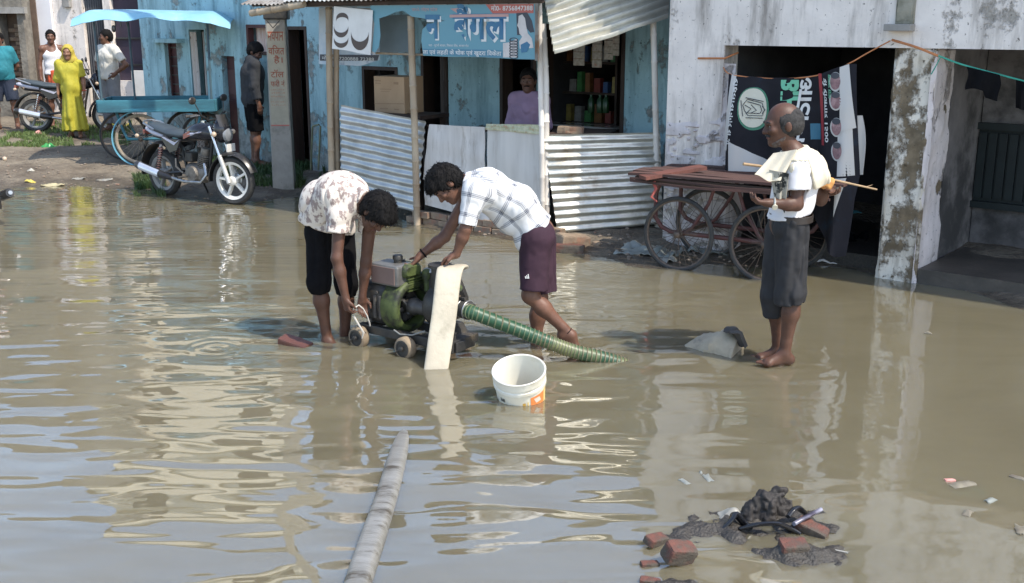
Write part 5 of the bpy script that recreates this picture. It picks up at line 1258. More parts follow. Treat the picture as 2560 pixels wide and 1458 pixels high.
# ------------------------------------------------------------------ half-sunk sack
sk0, sk1 = G(1712, 862), G(1846, 880)
def sack():
    secs = []
    n = 13
    for i in range(n):
        u = i / (n - 1); c_ = sk0.lerp(sk1, u) + Vector((0, .05 * math.sin(u * 3), 0)); hh = .02 + .125 * min(1, u * 1.35) ** .8 - (.03 if u > .95 else 0); ww = .03 + .13 * min(1, u * 1.7) ** .7
        t = (sk1 - sk0).normalized(); y = Vector((-t.y, t.x, 0))
        rg = []
        for k in range(20):
            a = 2 * math.pi * k / 20; r_ = 1 + .08 * math.sin(3 * a + i) + .05 * math.sin(5 * a + 2 * i)
            rg.append(c_ + y * ww * math.cos(a) * r_ + Vector((0, 0, -.02 + hh * math.sin(a) * r_)))
        secs.append(rg)
    return loft(secs)
sk = thing('sack', 'dirty grey sack lying half sunk in the water beside the old man', 'sack', (sk1.x, sk1.y, 0))
sack().build('body', mat('wet_sacking', (.40, .335, .235), (.30, .25, .175), 7, .8, 0, .004, 60, c3=(.10, .095, .08), s3=4), sk, True, world=True)
q = sk1 + Vector((.0, 0, 0))
MB().sheet(lambda u, v: q + Vector((-.09 + .11 * u + .02 * math.sin(v * 9), -.10 + .16 * v, .155 + .012 * math.sin(v * 11) - .10 * max(0, u - .6) / .4)), 8, 8, .008).build('torn_flap', mat('dark_sacking', (.08, .07, .06), (.05, .045, .04), 9, .8), sk, True, world=True)
# ------------------------------------------------------------------ figures: signed distance fields skinned into one continuous mesh each
def rc(a, b, ra, rb=None, k=.02, op='u', cap=False):
    return dict(t='rc', a=np.array(a, float), b=np.array(b, float), ra=ra, rb=ra if rb is None else rb, k=k, op=op, cap=cap)
def el(c, r, axes=None, k=.02, op='u'):
    m = np.eye(3) if axes is None else np.array([list(Vector(x).normalized()) for x in axes])      # rows = axes
    return dict(t='el', c=np.array(c, float), r=np.array(r, float), m=m, k=k, op=op)
def sdf_mesh(prims, vox, planes=(), noise=None):
    lo = np.full(3, 1e9); hi = -lo
    for p in prims:
        if p['op'] != 'u': continue
        if p['t'] == 'rc':
            r = max(p['ra'], p['rb']); q0 = np.minimum(p['a'], p['b']) - r; q1 = np.maximum(p['a'], p['b']) + r
        else: r = p['r'].max(); q0, q1 = p['c'] - r, p['c'] + r
        lo = np.minimum(lo, q0); hi = np.maximum(hi, q1)
    lo -= vox * 4 + .02; hi += vox * 4 + .02
    n = np.ceil((hi - lo) / vox).astype(int) + 1
    ax = [lo[i] + vox * np.arange(n[i]) for i in range(3)]
    F = np.full(n, .5, np.float32)
    for p in prims:
        if p['t'] == 'rc':
            r = max(p['ra'], p['rb']); q0 = np.minimum(p['a'], p['b']) - r; q1 = np.maximum(p['a'], p['b']) + r
        else: r = p['r'].max(); q0, q1 = p['c'] - r, p['c'] + r
        mg = p['k'] + vox * 3
        i0 = np.maximum(np.floor((q0 - mg - lo) / vox).astype(int), 0); i1 = np.minimum(np.ceil((q1 + mg - lo) / vox).astype(int) + 1, n)
        if (i1 <= i0).any(): continue
        sl_ = tuple(slice(i0[i], i1[i]) for i in range(3))
        X = ax[0][sl_[0]][:, None, None]; Y = ax[1][sl_[1]][None, :, None]; Z = ax[2][sl_[2]][None, None, :]
        if p['t'] == 'rc':
            a, b = p['a'], p['b']; ab = b - a; L2 = max((ab ** 2).sum(), 1e-9)
            dx, dy, dz = X - a[0], Y - a[1], Z - a[2]
            tt = (dx * ab[0] + dy * ab[1] + dz * ab[2]) / L2; t = np.clip(tt, 0, 1)
            d = np.sqrt((dx - t * ab[0]) ** 2 + (dy - t * ab[1]) ** 2 + (dz - t * ab[2]) ** 2) - (p['ra'] + (p['rb'] - p['ra']) * t)
            if p['cap']: d = np.maximum(d, (tt - 1) * math.sqrt(L2))
        else:
            m = p['m']; dx, dy, dz = X - p['c'][0], Y - p['c'][1], Z - p['c'][2]
            q = [dx * m[i, 0] + dy * m[i, 1] + dz * m[i, 2] for i in range(3)]; r_ = p['r']
            k0 = np.sqrt(sum((q[i] / r_[i]) ** 2 for i in range(3))); k1 = np.sqrt(sum((q[i] / r_[i] ** 2) ** 2 for i in range(3))) + 1e-9
            d = k0 * (k0 - 1) / k1
        S = F[sl_]
        if p['op'] == 'u': F[sl_] = smin(S, d, p['k'])
        elif p['op'] == 's': F[sl_] = -smin(-S, d, p['k'])
        else: F[sl_] = np.maximum(S, d)
    for c, nn in planes:
        nn = np.array(Vector(nn).normalized()); c = np.array(c)
        d = (ax[0] - c[0])[:, None, None] * nn[0] + (ax[1] - c[1])[None, :, None] * nn[1] + (ax[2] - c[2])[None, None, :] * nn[2]
        F = np.maximum(F, d)
    F[0] = F[-1] = .5; F[:, 0] = F[:, -1] = .5; F[:, :, 0] = F[:, :, -1] = .5
    neg = F < 0
    cs = [neg[a:n[0] - 1 + a, b:n[1] - 1 + b, c:n[2] - 1 + c] for a in (0, 1) for b in (0, 1) for c in (0, 1)]
    anyv = np.zeros_like(cs[0]); allv = np.ones_like(cs[0])
    for c in cs: anyv |= c; allv &= c
    idx = np.argwhere(anyv & ~allv)
    pos = np.zeros((len(idx), 3)); cnt = np.zeros(len(idx))
    off = [(a, b, c) for a in (0, 1) for b in (0, 1) for c in (0, 1)]
    val = {o: F[idx[:, 0] + o[0], idx[:, 1] + o[1], idx[:, 2] + o[2]].astype(float) for o in off}
    for o in off:
        for i in range(3):
            if o[i]: continue
            o2 = tuple(1 if j == i else o[j] for j in range(3)); f0, f1 = val[o], val[o2]; cr = (f0 < 0) != (f1 < 0)
            t = np.where(cr, f0 / np.where(cr, f0 - f1, 1), 0)
            q = np.tile(np.array(o, float), (len(idx), 1)); q[:, i] += t
            pos += q * cr[:, None]; cnt += cr
    pos = (idx + pos / cnt[:, None]) * vox + lo
    vid = np.full(cs[0].shape, -1, np.int64); vid[idx[:, 0], idx[:, 1], idx[:, 2]] = np.arange(len(idx))
    fs = []
    for i in range(3):
        j, k = (i + 1) % 3, (i + 2) % 3
        s0 = [slice(None)] * 3; s1 = [slice(None)] * 3; s0[i] = slice(0, n[i] - 1); s1[i] = slice(1, n[i])
        a, b = neg[tuple(s0)], neg[tuple(s1)]; e = np.argwhere(a != b); flip = a[e[:, 0], e[:, 1], e[:, 2]]
        ok = (e[:, j] > 0) & (e[:, k] > 0) & (e[:, j] < n[j] - 1) & (e[:, k] < n[k] - 1); e, flip = e[ok], flip[ok]
        q = []
        for dj, dk in ((-1, -1), (0, -1), (0, 0), (-1, 0)):
            c = e.copy(); c[:, j] += dj; c[:, k] += dk; q.append(vid[c[:, 0], c[:, 1], c[:, 2]])
        q = np.stack(q, 1); q[~flip] = q[~flip][:, ::-1]; fs.append(q)
    faces = np.concatenate(fs); faces = faces[(faces >= 0).all(1)]
    return pos, faces
def relax(v, f, it=2, lam=.5):
    e = np.concatenate([f[:, [0, 1]], f[:, [1, 2]], f[:, [2, 3]], f[:, [3, 0]]])
    for _ in range(it):
        acc = np.zeros_like(v); cnt = np.zeros(len(v))
        for a, b in ((0, 1), (1, 0)):
            np.add.at(acc, e[:, a], v[e[:, b]]); np.add.at(cnt, e[:, a], 1)
        v = v + lam * (acc / np.maximum(cnt, 1)[:, None] - v)
    return v
def normals(v, f):
    n = np.cross(v[f[:, 2]] - v[f[:, 0]], v[f[:, 3]] - v[f[:, 1]]); out = np.zeros_like(v)
    for k in range(4): np.add.at(out, f[:, k], n)
    return out / (np.linalg.norm(out, axis=1)[:, None] + 1e-12)
def skin(name, prims, mtl, parent, vox, planes=(), smooth_it=1, folds=None, attr=None):
    """build the continuous mesh; folds(v) -> displacement along the normal; attr(v) -> pattern coordinates"""
    v, f = sdf_mesh(prims, vox, planes)
    v = relax(v, f, smooth_it)
    pat = attr(v) if attr else None
    if folds is not None: v = v + normals(v, f) * folds(v)[:, None]
    inv = np.array(root_matrix(parent).inverted()); v = v @ inv[:3, :3].T + inv[:3, 3]
    me = bpy.data.meshes.new(name); me.vertices.add(len(v)); me.vertices.foreach_set('co', v.astype(np.float32).ravel())
    me.loops.add(f.size); me.loops.foreach_set('vertex_index', f.astype(np.int32).ravel())
    me.polygons.add(len(f)); me.polygons.foreach_set('loop_start', (np.arange(len(f)) * 4).astype(np.int32)); me.polygons.foreach_set('loop_total', np.full(len(f), 4, np.int32))
    me.update(calc_edges=True); me.validate()
    if pat is not None:
        a = me.attributes.new('pattern', 'FLOAT_VECTOR', 'POINT'); a.data.foreach_set('vector', pat.astype(np.float32).ravel())
    return link(me, name, mtl, parent, True)

def skin_mat(name, c, dark=.6):
    return mat(name, c, tuple(x * .72 for x in c), 16, .5, 0, .0006, 160, sub=.05, spec=.35, c3=tuple(x * dark for x in c), s3=5, lo3=.5, hi3=.75)
SK_DARK = skin_mat('skin_dark_brown', (.110, .052, .033)); SK_BROWN = skin_mat('skin_brown', (.165, .079, .050)); SK_MID = skin_mat('skin_tan', (.26, .135, .085))
HAIR = mat('black_hair', (.004, .0035, .0035), (.009, .008, .0075), 60, .75, 0, .002, 120, spec=.15)
HAIR_GREY = mat('greying_hair', (.007, .0065, .0065), (.035, .033, .032), 30, .85, 0, .002, 120)
EYE_W = mat('eye_white', (.30, .27, .24), None, 9, .3); EYE_D = mat('eye_dark', (.01, .008, .007), None, 9, .2); LIP = mat('lip', (.15, .055, .045), None, 20, .5)
def frame_of(f, u):
    f = Vector(f).normalized(); u = Vector(u); u = (u - f * u.dot(f)).normalized(); return f, u, u.cross(f).normalized()      # face, up, its left hand
def head_prims(c, f, u, s=1.0):
    f, u, l = frame_of(f, u); c = Vector(c)
    A = lambda a, b, d=0.0: c + (f * a + u * b + l * d) * s
    ax = (f, l, u)
    P_ = [el(A(-.012, .028), (.098 * s, .076 * s, .094 * s), ax, .02), el(A(.030, -.035), (.062 * s, .058 * s, .075 * s), ax, .03), el(A(.045, -.085), (.036 * s, .034 * s, .03 * s), ax, .03),
          rc(A(.084, .022, .036), A(.084, .022, -.036), .013 * s, .013 * s, .02)]
    for d in (-1, 1):
        P_ += [el(A(.098, .004, .031 * d), (.015 * s, .018 * s, .011 * s), ax, .012, 's'), el(A(.075, -.018, .042 * d), (.02 * s, .02 * s, .018 * s), ax, .02),
               el(A(-.008, -.006, .078 * d), (.018 * s, .011 * s, .032 * s), (f + l * d * .4, l, u), .008)]
    P_ += [rc(A(.088, .012), A(.108, -.024), .009 * s, .014 * s, .012), rc(A(.094, -.028, .013), A(.094, -.028, -.013), .010 * s, .010 * s, .008),
           rc(A(.083, -.054, .018), A(.083, -.054, -.018), .009 * s, .009 * s, .008), rc(A(.080, -.066, .014), A(.080, -.066, -.014), .009 * s, .009 * s, .008), el(A(.072, -.095), (.02 * s, .022 * s, .018 * s), ax, .02)]
    return P_
def head_details(parent, c, f, u, s=1.0, moustache=False, beard=None, vox=.006, hair=None, hair_mat=HAIR, fringe=0.0, bald=False, brow=True, puff=.014):
    f, u, l = frame_of(f, u); c = Vector(c); A = lambda a, b, d=0.0: c + (f * a + u * b + l * d) * s
    for d in (-1, 1):
        m_ = MB().ball(A(.0765, .004, .031 * d), (.0118 * s,) * 3, None, 10, 8); e = m_.build('eye', EYE_W, parent, True, world=True)
        MB().ball(A(.0855, .003, .031 * d), (.0055 * s,) * 3, None, 8, 6).build('iris', EYE_D, e, True, world=True)
        if brow: MB().tube([A(.093, .026, .014 * d), A(.094, .031, .032 * d), A(.084, .027, .05 * d)], [.0045 * s, .005 * s, .003 * s], 6).build('eyebrow', hair_mat, parent, True, world=True)
    MB().tube([A(.088, -.0605, .022), A(.0925, -.060, .008), A(.0925, -.060, -.008), A(.088, -.0605, -.022)], [.003 * s, .005 * s, .005 * s, .003 * s], 6).build('lips', LIP, parent, True, world=True)
    if moustache: MB().tube([A(.086, -.052, .03), A(.096, -.044, .012), A(.098, -.042, 0), A(.096, -.044, -.012), A(.086, -.052, -.03)], [.004 * s, .008 * s, .007 * s, .008 * s, .004 * s], 6).build('moustache', hair_mat, parent, True, world=True)
    if beard:
        pr = [el(A(.030, -.042), (.067 * s, .062 * s, .074 * s), (f, l, u), .02), el(A(.052, -.092), (.036 * s, .037 * s, .03 * s), (f, l, u), .02)]
        skin('beard', pr, beard, parent, vox, [(A(0, -.052), u * .9 + f * .42), (A(-.005, 0), -f)], 1, lambda v: .004 * vnoise(v, 90, 4, 2) - .001)
    if hair == 'short' or hair == 'thick':
        g = puff * (1.7 if hair == 'thick' else 1.0)
        pr = [el(A(-.012, .030), ((.098 + g) * s, (.076 + g * .9) * s, (.094 + g) * s), (f, l, u), .02), el(A(-.055, -.015), ((.055 + g * .6) * s, (.062 + g * .5) * s, .075 * s), (f, l, u), .03)]
        if fringe: pr += [el(A(.070, .078), (.045 * s, (.066 + g * .5) * s, .034 * s), (f, l, u), .025), rc(A(.088, .075, .04), A(.098, .036, .045), .016 * s, .006 * s, .012), rc(A(.094, .075, .012), A(.106, .03, .016), .017 * s, .006 * s, .012), rc(A(.094, .075, -.016), A(.104, .034, -.02), .017 * s, .006 * s, .012), rc(A(.086, .075, -.042), A(.092, .04, -.046), .016 * s, .006 * s, .012)]
        # keep the hairline: cut away the face and the ears' fronts
        pr += [el(A(.085, -.03), (.082 * s, .095 * s, (.095 if not fringe else .085) * s), (f, l, u), .012, 's'), el(A(.03, -.07), (.06 * s, .1 * s, .06 * s), (f, l, u), .012, 's')]
        for d in (-1, 1): pr += [el(A(-.004, -.012, .088 * d), (.022 * s, .022 * s, .034 * s), (f, l, u), .008, 's')]
        ho = skin('hair', pr, hair_mat, parent, vox, [(A(0, -.075), -u)], 1, lambda v: .007 * vnoise(v @ np.array([[1, .2, .1], [.1, 1, -.2], [.3, .1, .45]]), 34, 8, 2) + .0025 * vnoise(v * np.array([1, 1, .35]), 120, 3, 1))
    if hair == 'thick' and vox < .008:
        # loose locks that break the outline of the hair
        me_ = ho.data; nv_ = len(me_.vertices); co = np.empty(nv_ * 3); me_.vertices.foreach_get('co', co); co = co.reshape(-1, 3); no = np.empty(nv_ * 3); me_.vertices.foreach_get('normal', no); no = no.reshape(-1, 3)
        mw = root_matrix(parent); r_ = np.random.default_rng(5); m_ = MB(); cl = mw.inverted() @ c
        for i in r_.choice(nv_, min(900, nv_), replace=False):
            p, n_ = Vector(co[i]), Vector(no[i])
            if n_.dot(f) > .75 and (p - cl).dot(u) < .03: continue
            cb = (f * .5 - u * .6 + Vector(r_.normal(size=3)) * .45); cb = (cb - n_ * cb.dot(n_)).normalized(); L_ = r_.uniform(.018, .042); sd_ = n_.cross(cb).normalized() * .0022
            q1 = p + cb * L_ * .5 + n_ * .006; q2 = p + cb * L_ + n_ * r_.uniform(.000, .008); b_ = len(m_.v); m_.v += [p - sd_, p + sd_, q1 + sd_ * .8, q1 - sd_ * .8, q2]; m_.f += [(b_, b_ + 1, b_ + 2, b_ + 3), (b_ + 3, b_ + 2, b_ + 4)]
        tag(link(m_.mesh('locks'), 'locks', hair_mat, ho), kind='stuff')
    if hair == 'fringe_ring':
        pr = [el(A(-.014, .015), (.104 * s, .083 * s, .092 * s), (f, l, u), .02), el(A(-.058, .0), (.064 * s, .074 * s, .088 * s), (f, l, u), .03), el(A(.035, .092), (.118 * s, .062 * s, .068 * s), (f, l, u), .015, 's'), el(A(.092, -.01), (.07 * s, .1 * s, .13 * s), (f, l, u), .02, 's')]
        for d in (-1, 1): pr += [el(A(-.002, -.016, .09 * d), (.018 * s, .02 * s, .028 * s), (f, l, u), .008, 's')]
        skin('hair', pr, hair_mat, parent, vox, [(A(0, -.07), -u)], 1, lambda v: .003 * vnoise(v, 60, 8, 2))
def hand_prims(w_, d, n, s=1.0, curl=.5, thumb_side=1, spread=.0, thumb=None):
    """w_: wrist, d: fingers' direction, n: direction the palm faces"""
    d = Vector(d).normalized(); n = Vector(n); n = (n - d * n.dot(d)).normalized(); sd_ = d.cross(n).normalized() * thumb_side; w_ = Vector(w_)
    out = [rc(w_, w_ + d * .035 * s, .023 * s, .026 * s, .02)]
    fl = (.066, .076, .072, .056)
    for i in range(4):
        o_ = (.030 - .0195 * i) * s; kn = w_ + d * (.088 - .004 * abs(i - 1.3)) * s + sd_ * o_
        out.append(rc(w_ + d * .03 * s + sd_ * o_ * .75, kn, .0135 * s, .0115 * s, .012))
        c1, c2 = curl * (1.0 + .1 * i), curl * (2.1 + .1 * i)
        fd = d + sd_ * spread * (1.2 - .8 * i)
        p1 = kn + (fd * math.cos(c1) + n * math.sin(c1)).normalized() * fl[i] * .55 * s; p2 = p1 + (fd * math.cos(c2) + n * math.sin(c2)).normalized() * fl[i] * .5 * s
        out += [rc(kn, p1, .0098 * s, .0088 * s, .003), rc(p1, p2, .0088 * s, .007 * s, .003)]
    t0 = w_ + d * .022 * s + sd_ * .024 * s; t1 = t0 + (d * .65 + sd_ * .65 + n * .35).normalized() * .042 * s; t2 = t1 + (d * .85 + sd_ * .1 + n * .55).normalized() * .034 * s
    out += [rc(t0, t1, .0145 * s, .0115 * s, .010), rc(t1, t2, .0108 * s, .0085 * s, .004)]
    return out
def leg_prims(h, kn, an, s=1.0):
    h, kn, an = Vector(h), Vector(kn), Vector(an); cd = an - kn
    back = Vector((0, 0, 0))
    return [rc(h, kn, .078 * s, .053 * s, .04), rc(kn, kn + cd * .32, .051 * s, .056 * s, .03), rc(kn + cd * .30, kn + cd * .86, .056 * s, .034 * s, .03), rc(kn + cd * .8, an, .034 * s, .033 * s, .02), el(kn + Vector((0, 0, 0)), (.056 * s,) * 3, None, .03)]
def foot_prims(an, td, s=1.0, drop=.07, toes=True):
    an = Vector(an); td = Vector(td).normalized(); up = Vector((0, 0, 1)); up = (up - td * up.dot(td)).normalized(); sd_ = td.cross(up)
    heel = an - td * .04 * s - up * (drop - .03) * s; ball = an + td * .12 * s - up * (drop - .02) * s
    out = [rc(an, heel, .034 * s, .032 * s, .03), rc(an + td * .01, ball, .033 * s, .022 * s, .03), rc(heel, ball, .028 * s, .024 * s, .03), rc(ball + sd_ * .022 * s, ball - sd_ * .026 * s, .02 * s, .018 * s, .02)]
    if toes:
        for i in range(5):
            o_ = (.034 - .0165 * i) * s; L = (.055 - .006 * i) * s; b = ball + sd_ * o_ + td * (.004 - .004 * i) * s
            out.append(rc(b, b + td * L - up * .004, (.0125 if i == 0 else .0095) * s, (.0115 if i == 0 else .008) * s, .005))
    return out
def arm_prims(sh, e_, w_, s=1.0):
    sh, e_, w_ = Vector(sh), Vector(e_), Vector(w_); fd = w_ - e_
    return [rc(sh, e_, .050 * s, .039 * s, .03), el(sh, (.056 * s,) * 3, None, .04), rc(e_, e_ + fd * .35, .039 * s, .041 * s, .02), rc(e_ + fd * .33, w_, .041 * s, .026 * s, .02)]
def torso_prims(J, s=1.0, infl=0.0, k=.07):
    sd_ = Vector(J['side']).normalized(); sp_ = Vector(J.get('pside', J['side'])).normalized(); pv, md, ch, nk = (Vector(J[x]) for x in ('pv', 'md', 'ch', 'nk'))
    g = infl
    return [rc(pv - sp_ * .07 * s, pv + sp_ * .07 * s, .098 * s + g, None, k), rc(md - sd_ * .058 * s, md + sd_ * .058 * s, .094 * s + g, None, k), rc(ch - sd_ * .07 * s, ch + sd_ * .07 * s, .105 * s + g, None, k),
            rc(pv, md, .10 * s + g, .095 * s + g, k), rc(md, ch, .095 * s + g, .105 * s + g, k), rc(ch, nk, .10 * s + g, .055 * s + g * .6, k),
            rc(Vector(J['shL']), nk, .05 * s + g, .05 * s + g * .5, k * .7), rc(Vector(J['shR']), nk, .05 * s + g, .05 * s + g * .5, k * .7)]
def sleeve(sh, e_, w_, frac, r0, r1, hollow=True):
    """frac 0..1 upper arm, 1..2 on to the forearm; open cuff"""
    sh, e_, w_ = Vector(sh), Vector(e_), Vector(w_); out = []
    if frac > 1:
        end = e_.lerp(w_, frac - 1); rm = r0 + (r1 - r0) * .7
        out += [rc(sh, e_, r0, rm, .03), rc(e_, end, rm, r1, .03, cap=True)]; a = e_
    else:
        end = sh.lerp(e_, frac); out += [rc(sh, end, r0, r1, .03, cap=True)]; a = sh
    if hollow:
        d = (end - a).normalized(); out.append(rc(end - d * .035, end + d * .05, r1 - .010, r1 - .008, .004, 's'))
    return out
def wrinkle(seed, amp, along=(1, 1, .45), sc=9):
    al = np.array(along)
    def f(v):
        q = v * al; n1 = vnoise(q, sc, seed, 2); n2 = np.abs(vnoise(q, sc * .8, seed + 5, 2))
        return amp * (.55 * n1 - 1.1 * np.exp(-(n2 / .10) ** 2) + .25) + amp * .25 * vnoise(v, sc * 3.2, seed + 9, 1)
    return f
def person(label, loc, group=None): return thing('person', label, 'person', loc, 0, group)
def body_of(t, J, s, sk_mat, vox, hands=True, feet=True, hs=1.0):
    pr = torso_prims(J, s) + [rc(J['nk'], Vector(J['hd']) - Vector(J['up']).normalized() * .055, .054 * s, .05 * s, .035)] + head_prims(J['hd'], J['face'], J['up'], hs)
    for S in 'LR':
        pr += arm_prims(J['sh' + S], J['el' + S], J['wr' + S], s)
        if hands:
            h = J['hand' + S]; pr += hand_prims(J['wr' + S], h[0], h[1], s * 1.0, h[2], h[3])
        if 'kn' + S in J:
            pr += leg_prims(J['hip' + S], J['kn' + S], J['an' + S], s)
            if feet: pr += foot_prims(J['an' + S], J['toe' + S], s, .07, vox < .008)
    return skin('body', pr, sk_mat, t, vox, (), 1)
def cloth_legs(J, s, frac, r0, r1, hollow=.012, k=.05):
    """trousers or shorts; frac 0..1 thigh, 1..2 shin"""
    sp_ = Vector(J.get('pside', J['side'])).normalized(); pv = Vector(J['pv']); pr = [rc(pv - sp_ * .075 * s, pv + sp_ * .075 * s, .108 * s, None, k)]; sub = []
    for S in 'LR':
        h, kn, an = (Vector(J[x + S]) for x in ('hip', 'kn', 'an')); fr = frac[S] if isinstance(frac, dict) else frac
        if fr > 1:
            end = kn.lerp(an, fr - 1); pr += [rc(h, kn, r0, (r0 * .45 + r1 * .55), k), rc(kn, end, (r0 * .45 + r1 * .55), r1, .03, cap=True)]; d = (end - kn).normalized()
        else: end = h.lerp(kn, fr); pr += [rc(h, end, r0, r1, k, cap=True)]; d = (end - h).normalized()
        if hollow: sub.append(rc(end - d * .05, end + d * .06, r1 - hollow, r1 - hollow * .8, .004, 's'))
    return pr + sub

# ---- fabrics
def plaid_mat():
    m = bpy.data.materials.new('white_windowpane_check'); t, N, L = nodes_of(m); b = N['Principled BSDF']; b.inputs['Roughness'].default_value = .85
    at = N.new('ShaderNodeAttribute'); at.attribute_name = 'pattern'; sp = N.new('ShaderNodeSeparateXYZ'); L.new(at.outputs['Vector'], sp.inputs[0])
    def mm(op, a, c=None):
        n = N.new('ShaderNodeMath'); n.operation = op
        for s_, i in ((a, 0), (c, 1)):
            if s_ is None: continue
            if isinstance(s_, (int, float)): n.inputs[i].default_value = s_
            else: L.new(s_, n.inputs[i])
        return n.outputs[0]
    def lines(src, per):
        f = mm('FRACT', mm('DIVIDE', mm('ADD', src, 10.0), per)); out = None
        for c_, hw in ((.42, .022), (.50, .035), (.58, .022)):
            l_ = mm('LESS_THAN', mm('ABSOLUTE', mm('SUBTRACT', f, c_)), hw); out = l_ if out is None else mm('MAXIMUM', out, l_)
        band = mm('LESS_THAN', mm('ABSOLUTE', mm('SUBTRACT', f, .5)), .12)
        return mm('ADD', mm('MULTIPLY', out, .55), mm('MULTIPLY', band, .06))
    tot = mm('MINIMUM', mm('ADD', lines(sp.outputs[0], .125), lines(sp.outputs[1], .105)), 1.0)
    mx = N.new('ShaderNodeMix'); mx.data_type = 'RGBA'; L.new(tot, mx.inputs[0]); mx.inputs[6].default_value = (.66, .655, .645, 1); mx.inputs[7].default_value = (.05, .06, .09, 1)
    L.new(mx.outputs[2], b.inputs['Base Color']); return m
FLORAL = mat('cream_leaf_print_cotton', (.64, .575, .50), (.60, .53, .455), 5, .85, c3=(.27, .21, .19), s3=25, lo3=.51, hi3=.55, stretch=(1, 1, .6))
BLACK_CLOTH = mat('black_cotton', (.0045, .0045, .0055), (.008, .0075, .008), 9, .9, 0, .001, 120, spec=.1); WHITE_CLOTH = mat('white_cotton', (.70, .68, .68), (.64, .62, .62), 6, .85)
PURPLE = mat('plum_polyester', (.048, .024, .036), (.034, .017, .026), 8, .8, spec=.2); CHARCOAL = mat('charcoal_trouser', (.028, .028, .030), (.018, .018, .020), 8, .7, spec=.3); BELT = mat('dark_belt', (.03, .022, .018), None, 8, .5)
TOWEL = mat('cream_towel', (.68, .61, .47), (.60, .53, .40), 5, .95, 0, .002, 160)
def seg_pattern(segs, side, lead):
    """pattern coordinates: distance along the nearest limb, and round it"""
    def f(v):
        best = np.full(len(v), 1e9); out = np.zeros((len(v), 3)); s0 = 0
        for a, b, sdv, off in segs:
            a, b, sdv = np.array(a), np.array(b), np.array(Vector(sdv).normalized()); ab = b - a; L = np.linalg.norm(ab); d_ = ab / L
            t = np.clip((v - a) @ d_, -.1, L + .1); q = a + np.clip(t, 0, L)[:, None] * d_; dist = np.linalg.norm(v - q, axis=1) - off[1]
            third = np.cross(d_, sdv); ra = np.arctan2((v - q) @ third, (v - q) @ sdv) * off[2]
            m = dist < best; best[m] = dist[m]; out[m, 0] = (v - a)[m] @ d_ + off[0]; out[m, 1] = ra[m]
        return out
    return f
# ------------------------------------------------------------------ boy in the printed shirt, bent over the pump
NV = .0062
J = dict(pv=P(822, 572, 7.16), md=P(812, 502, 7.10), ch=P(858, 488, 6.97), nk=P(908, 500, 6.86), hd=P(940, 533, 6.80), face=(.35, -.38, -.86), up=(.80, -.42, .30), side=(.55, .83, -.05), pside=(.6, .8, 0),
         shR=P(850, 540, 6.86), elR=P(842, 645, 6.80), wrR=P(864, 745, 6.80), shL=P(925, 553, 6.97), elL=P(915, 655, 6.98), wrL=P(906, 742, 6.98),
         hipR=P(800, 585, 7.10), knR=P(797, 705, 7.04), anR=P(818, 850, 7.08), toeR=(.7, -.6, 0), hipL=P(852, 590, 7.24), knL=P(867, 708, 7.18), anL=P(861, 852, 7.22), toeL=(.75, -.5, 0),
         handR=((.12, -.05, -1), (.7, .6, 0), .75, 1), handL=((-.05, .0, -1), (.3, -.8, 0), .5, -1))
b1 = person('boy in a cream leaf-print shirt and black trousers bending over the pump', (J['pv'].x, J['pv'].y, 0))
body_of(b1, J, .93, SK_DARK, NV, hs=.98)
pr = torso_prims(J, .93, .028, .06) + sleeve(J['shR'], J['elR'], J['wrR'], .42, .088, .082) + sleeve(J['shL'], J['elL'], J['wrL'], .30, .082, .074) + [rc(P(806, 540, 7.12), P(835, 487, 7.03), .125, .128, .09), rc(P(800, 548, 7.13), P(838, 566, 7.16), .115, .115, .09)]
hn = Vector((-.30, 0, -.95))
skin('shirt', pr, FLORAL, b1, NV, [(P(820, 572, 7.1), hn), (P(912, 505, 6.84), Vector(J['hd']) - Vector(J['ch']))], 2, wrinkle(3, .010, (1, 1, .6), 8))
skin('trousers', cloth_legs(J, .98, {'L': 1.20, 'R': 1.17}, .094, .066, k=.03), BLACK_CLOTH, b1, NV, [(P(820, 540, 7.16), (.25, 0, 1))], 2, wrinkle(7, .008))
head_details(b1, J['hd'], J['face'], J['up'], .98, hair='thick', fringe=1, puff=.019)

# ------------------------------------------------------------------ boy in the checked shirt, leaning on the pump
J = dict(pv=P(1345, 582, 6.95), md=P(1292, 512, 6.94), ch=P(1216, 474, 6.93), nk=P(1166, 462, 6.92), hd=P(1117, 463, 6.88), face=(-.50, -.30, -.80), up=(-.80, -.06, .52), side=(.06, -1, 0), pside=(.05, -1, 0),
         shL=P(1188, 480, 6.78), elL=P(1164, 572, 6.72), wrL=P(1141, 636, 6.74), shR=P(1170, 492, 7.06), elR=P(1112, 592, 7.04), wrR=P(1052, 638, 7.00),
         hipL=P(1338, 605, 6.87), knL=P(1326, 738, 6.84), anL=P(1426, 838, 6.84), toeL=(-.45, 0, -.9), hipR=P(1352, 605, 7.03), knR=P(1348, 745, 7.02), anR=P(1337, 890, 7.0), toeR=(-1, -.1, 0),
         handL=((-.75, .25, -.35), (-.2, .1, -1), .55, 1), handR=((-.60, -.1, -.65), (-.4, 0, .5), .5, 1))
b2 = person('boy in a white checked shirt and plum shorts leaning on the pump', (J['pv'].x, J['pv'].y, 0))
J['toeL'] = (.75, 0, -.66)
body_of(b2, J, .94, SK_BROWN, NV, hs=.96)
pr = torso_prims(J, .94, .024, .06) + sleeve(J['shL'], J['elL'], J['wrL'], .92, .082, .063) + sleeve(J['shR'], J['elR'], J['wrR'], .88, .078, .060) + [rc(J['md'], P(1275, 555, 6.93), .105, .085, .06), rc(P(1250, 520, 6.93), P(1270, 545, 6.93), .09, .08, .05), rc(J['pv'], P(1318, 605, 6.9), .105, .08, .04)]
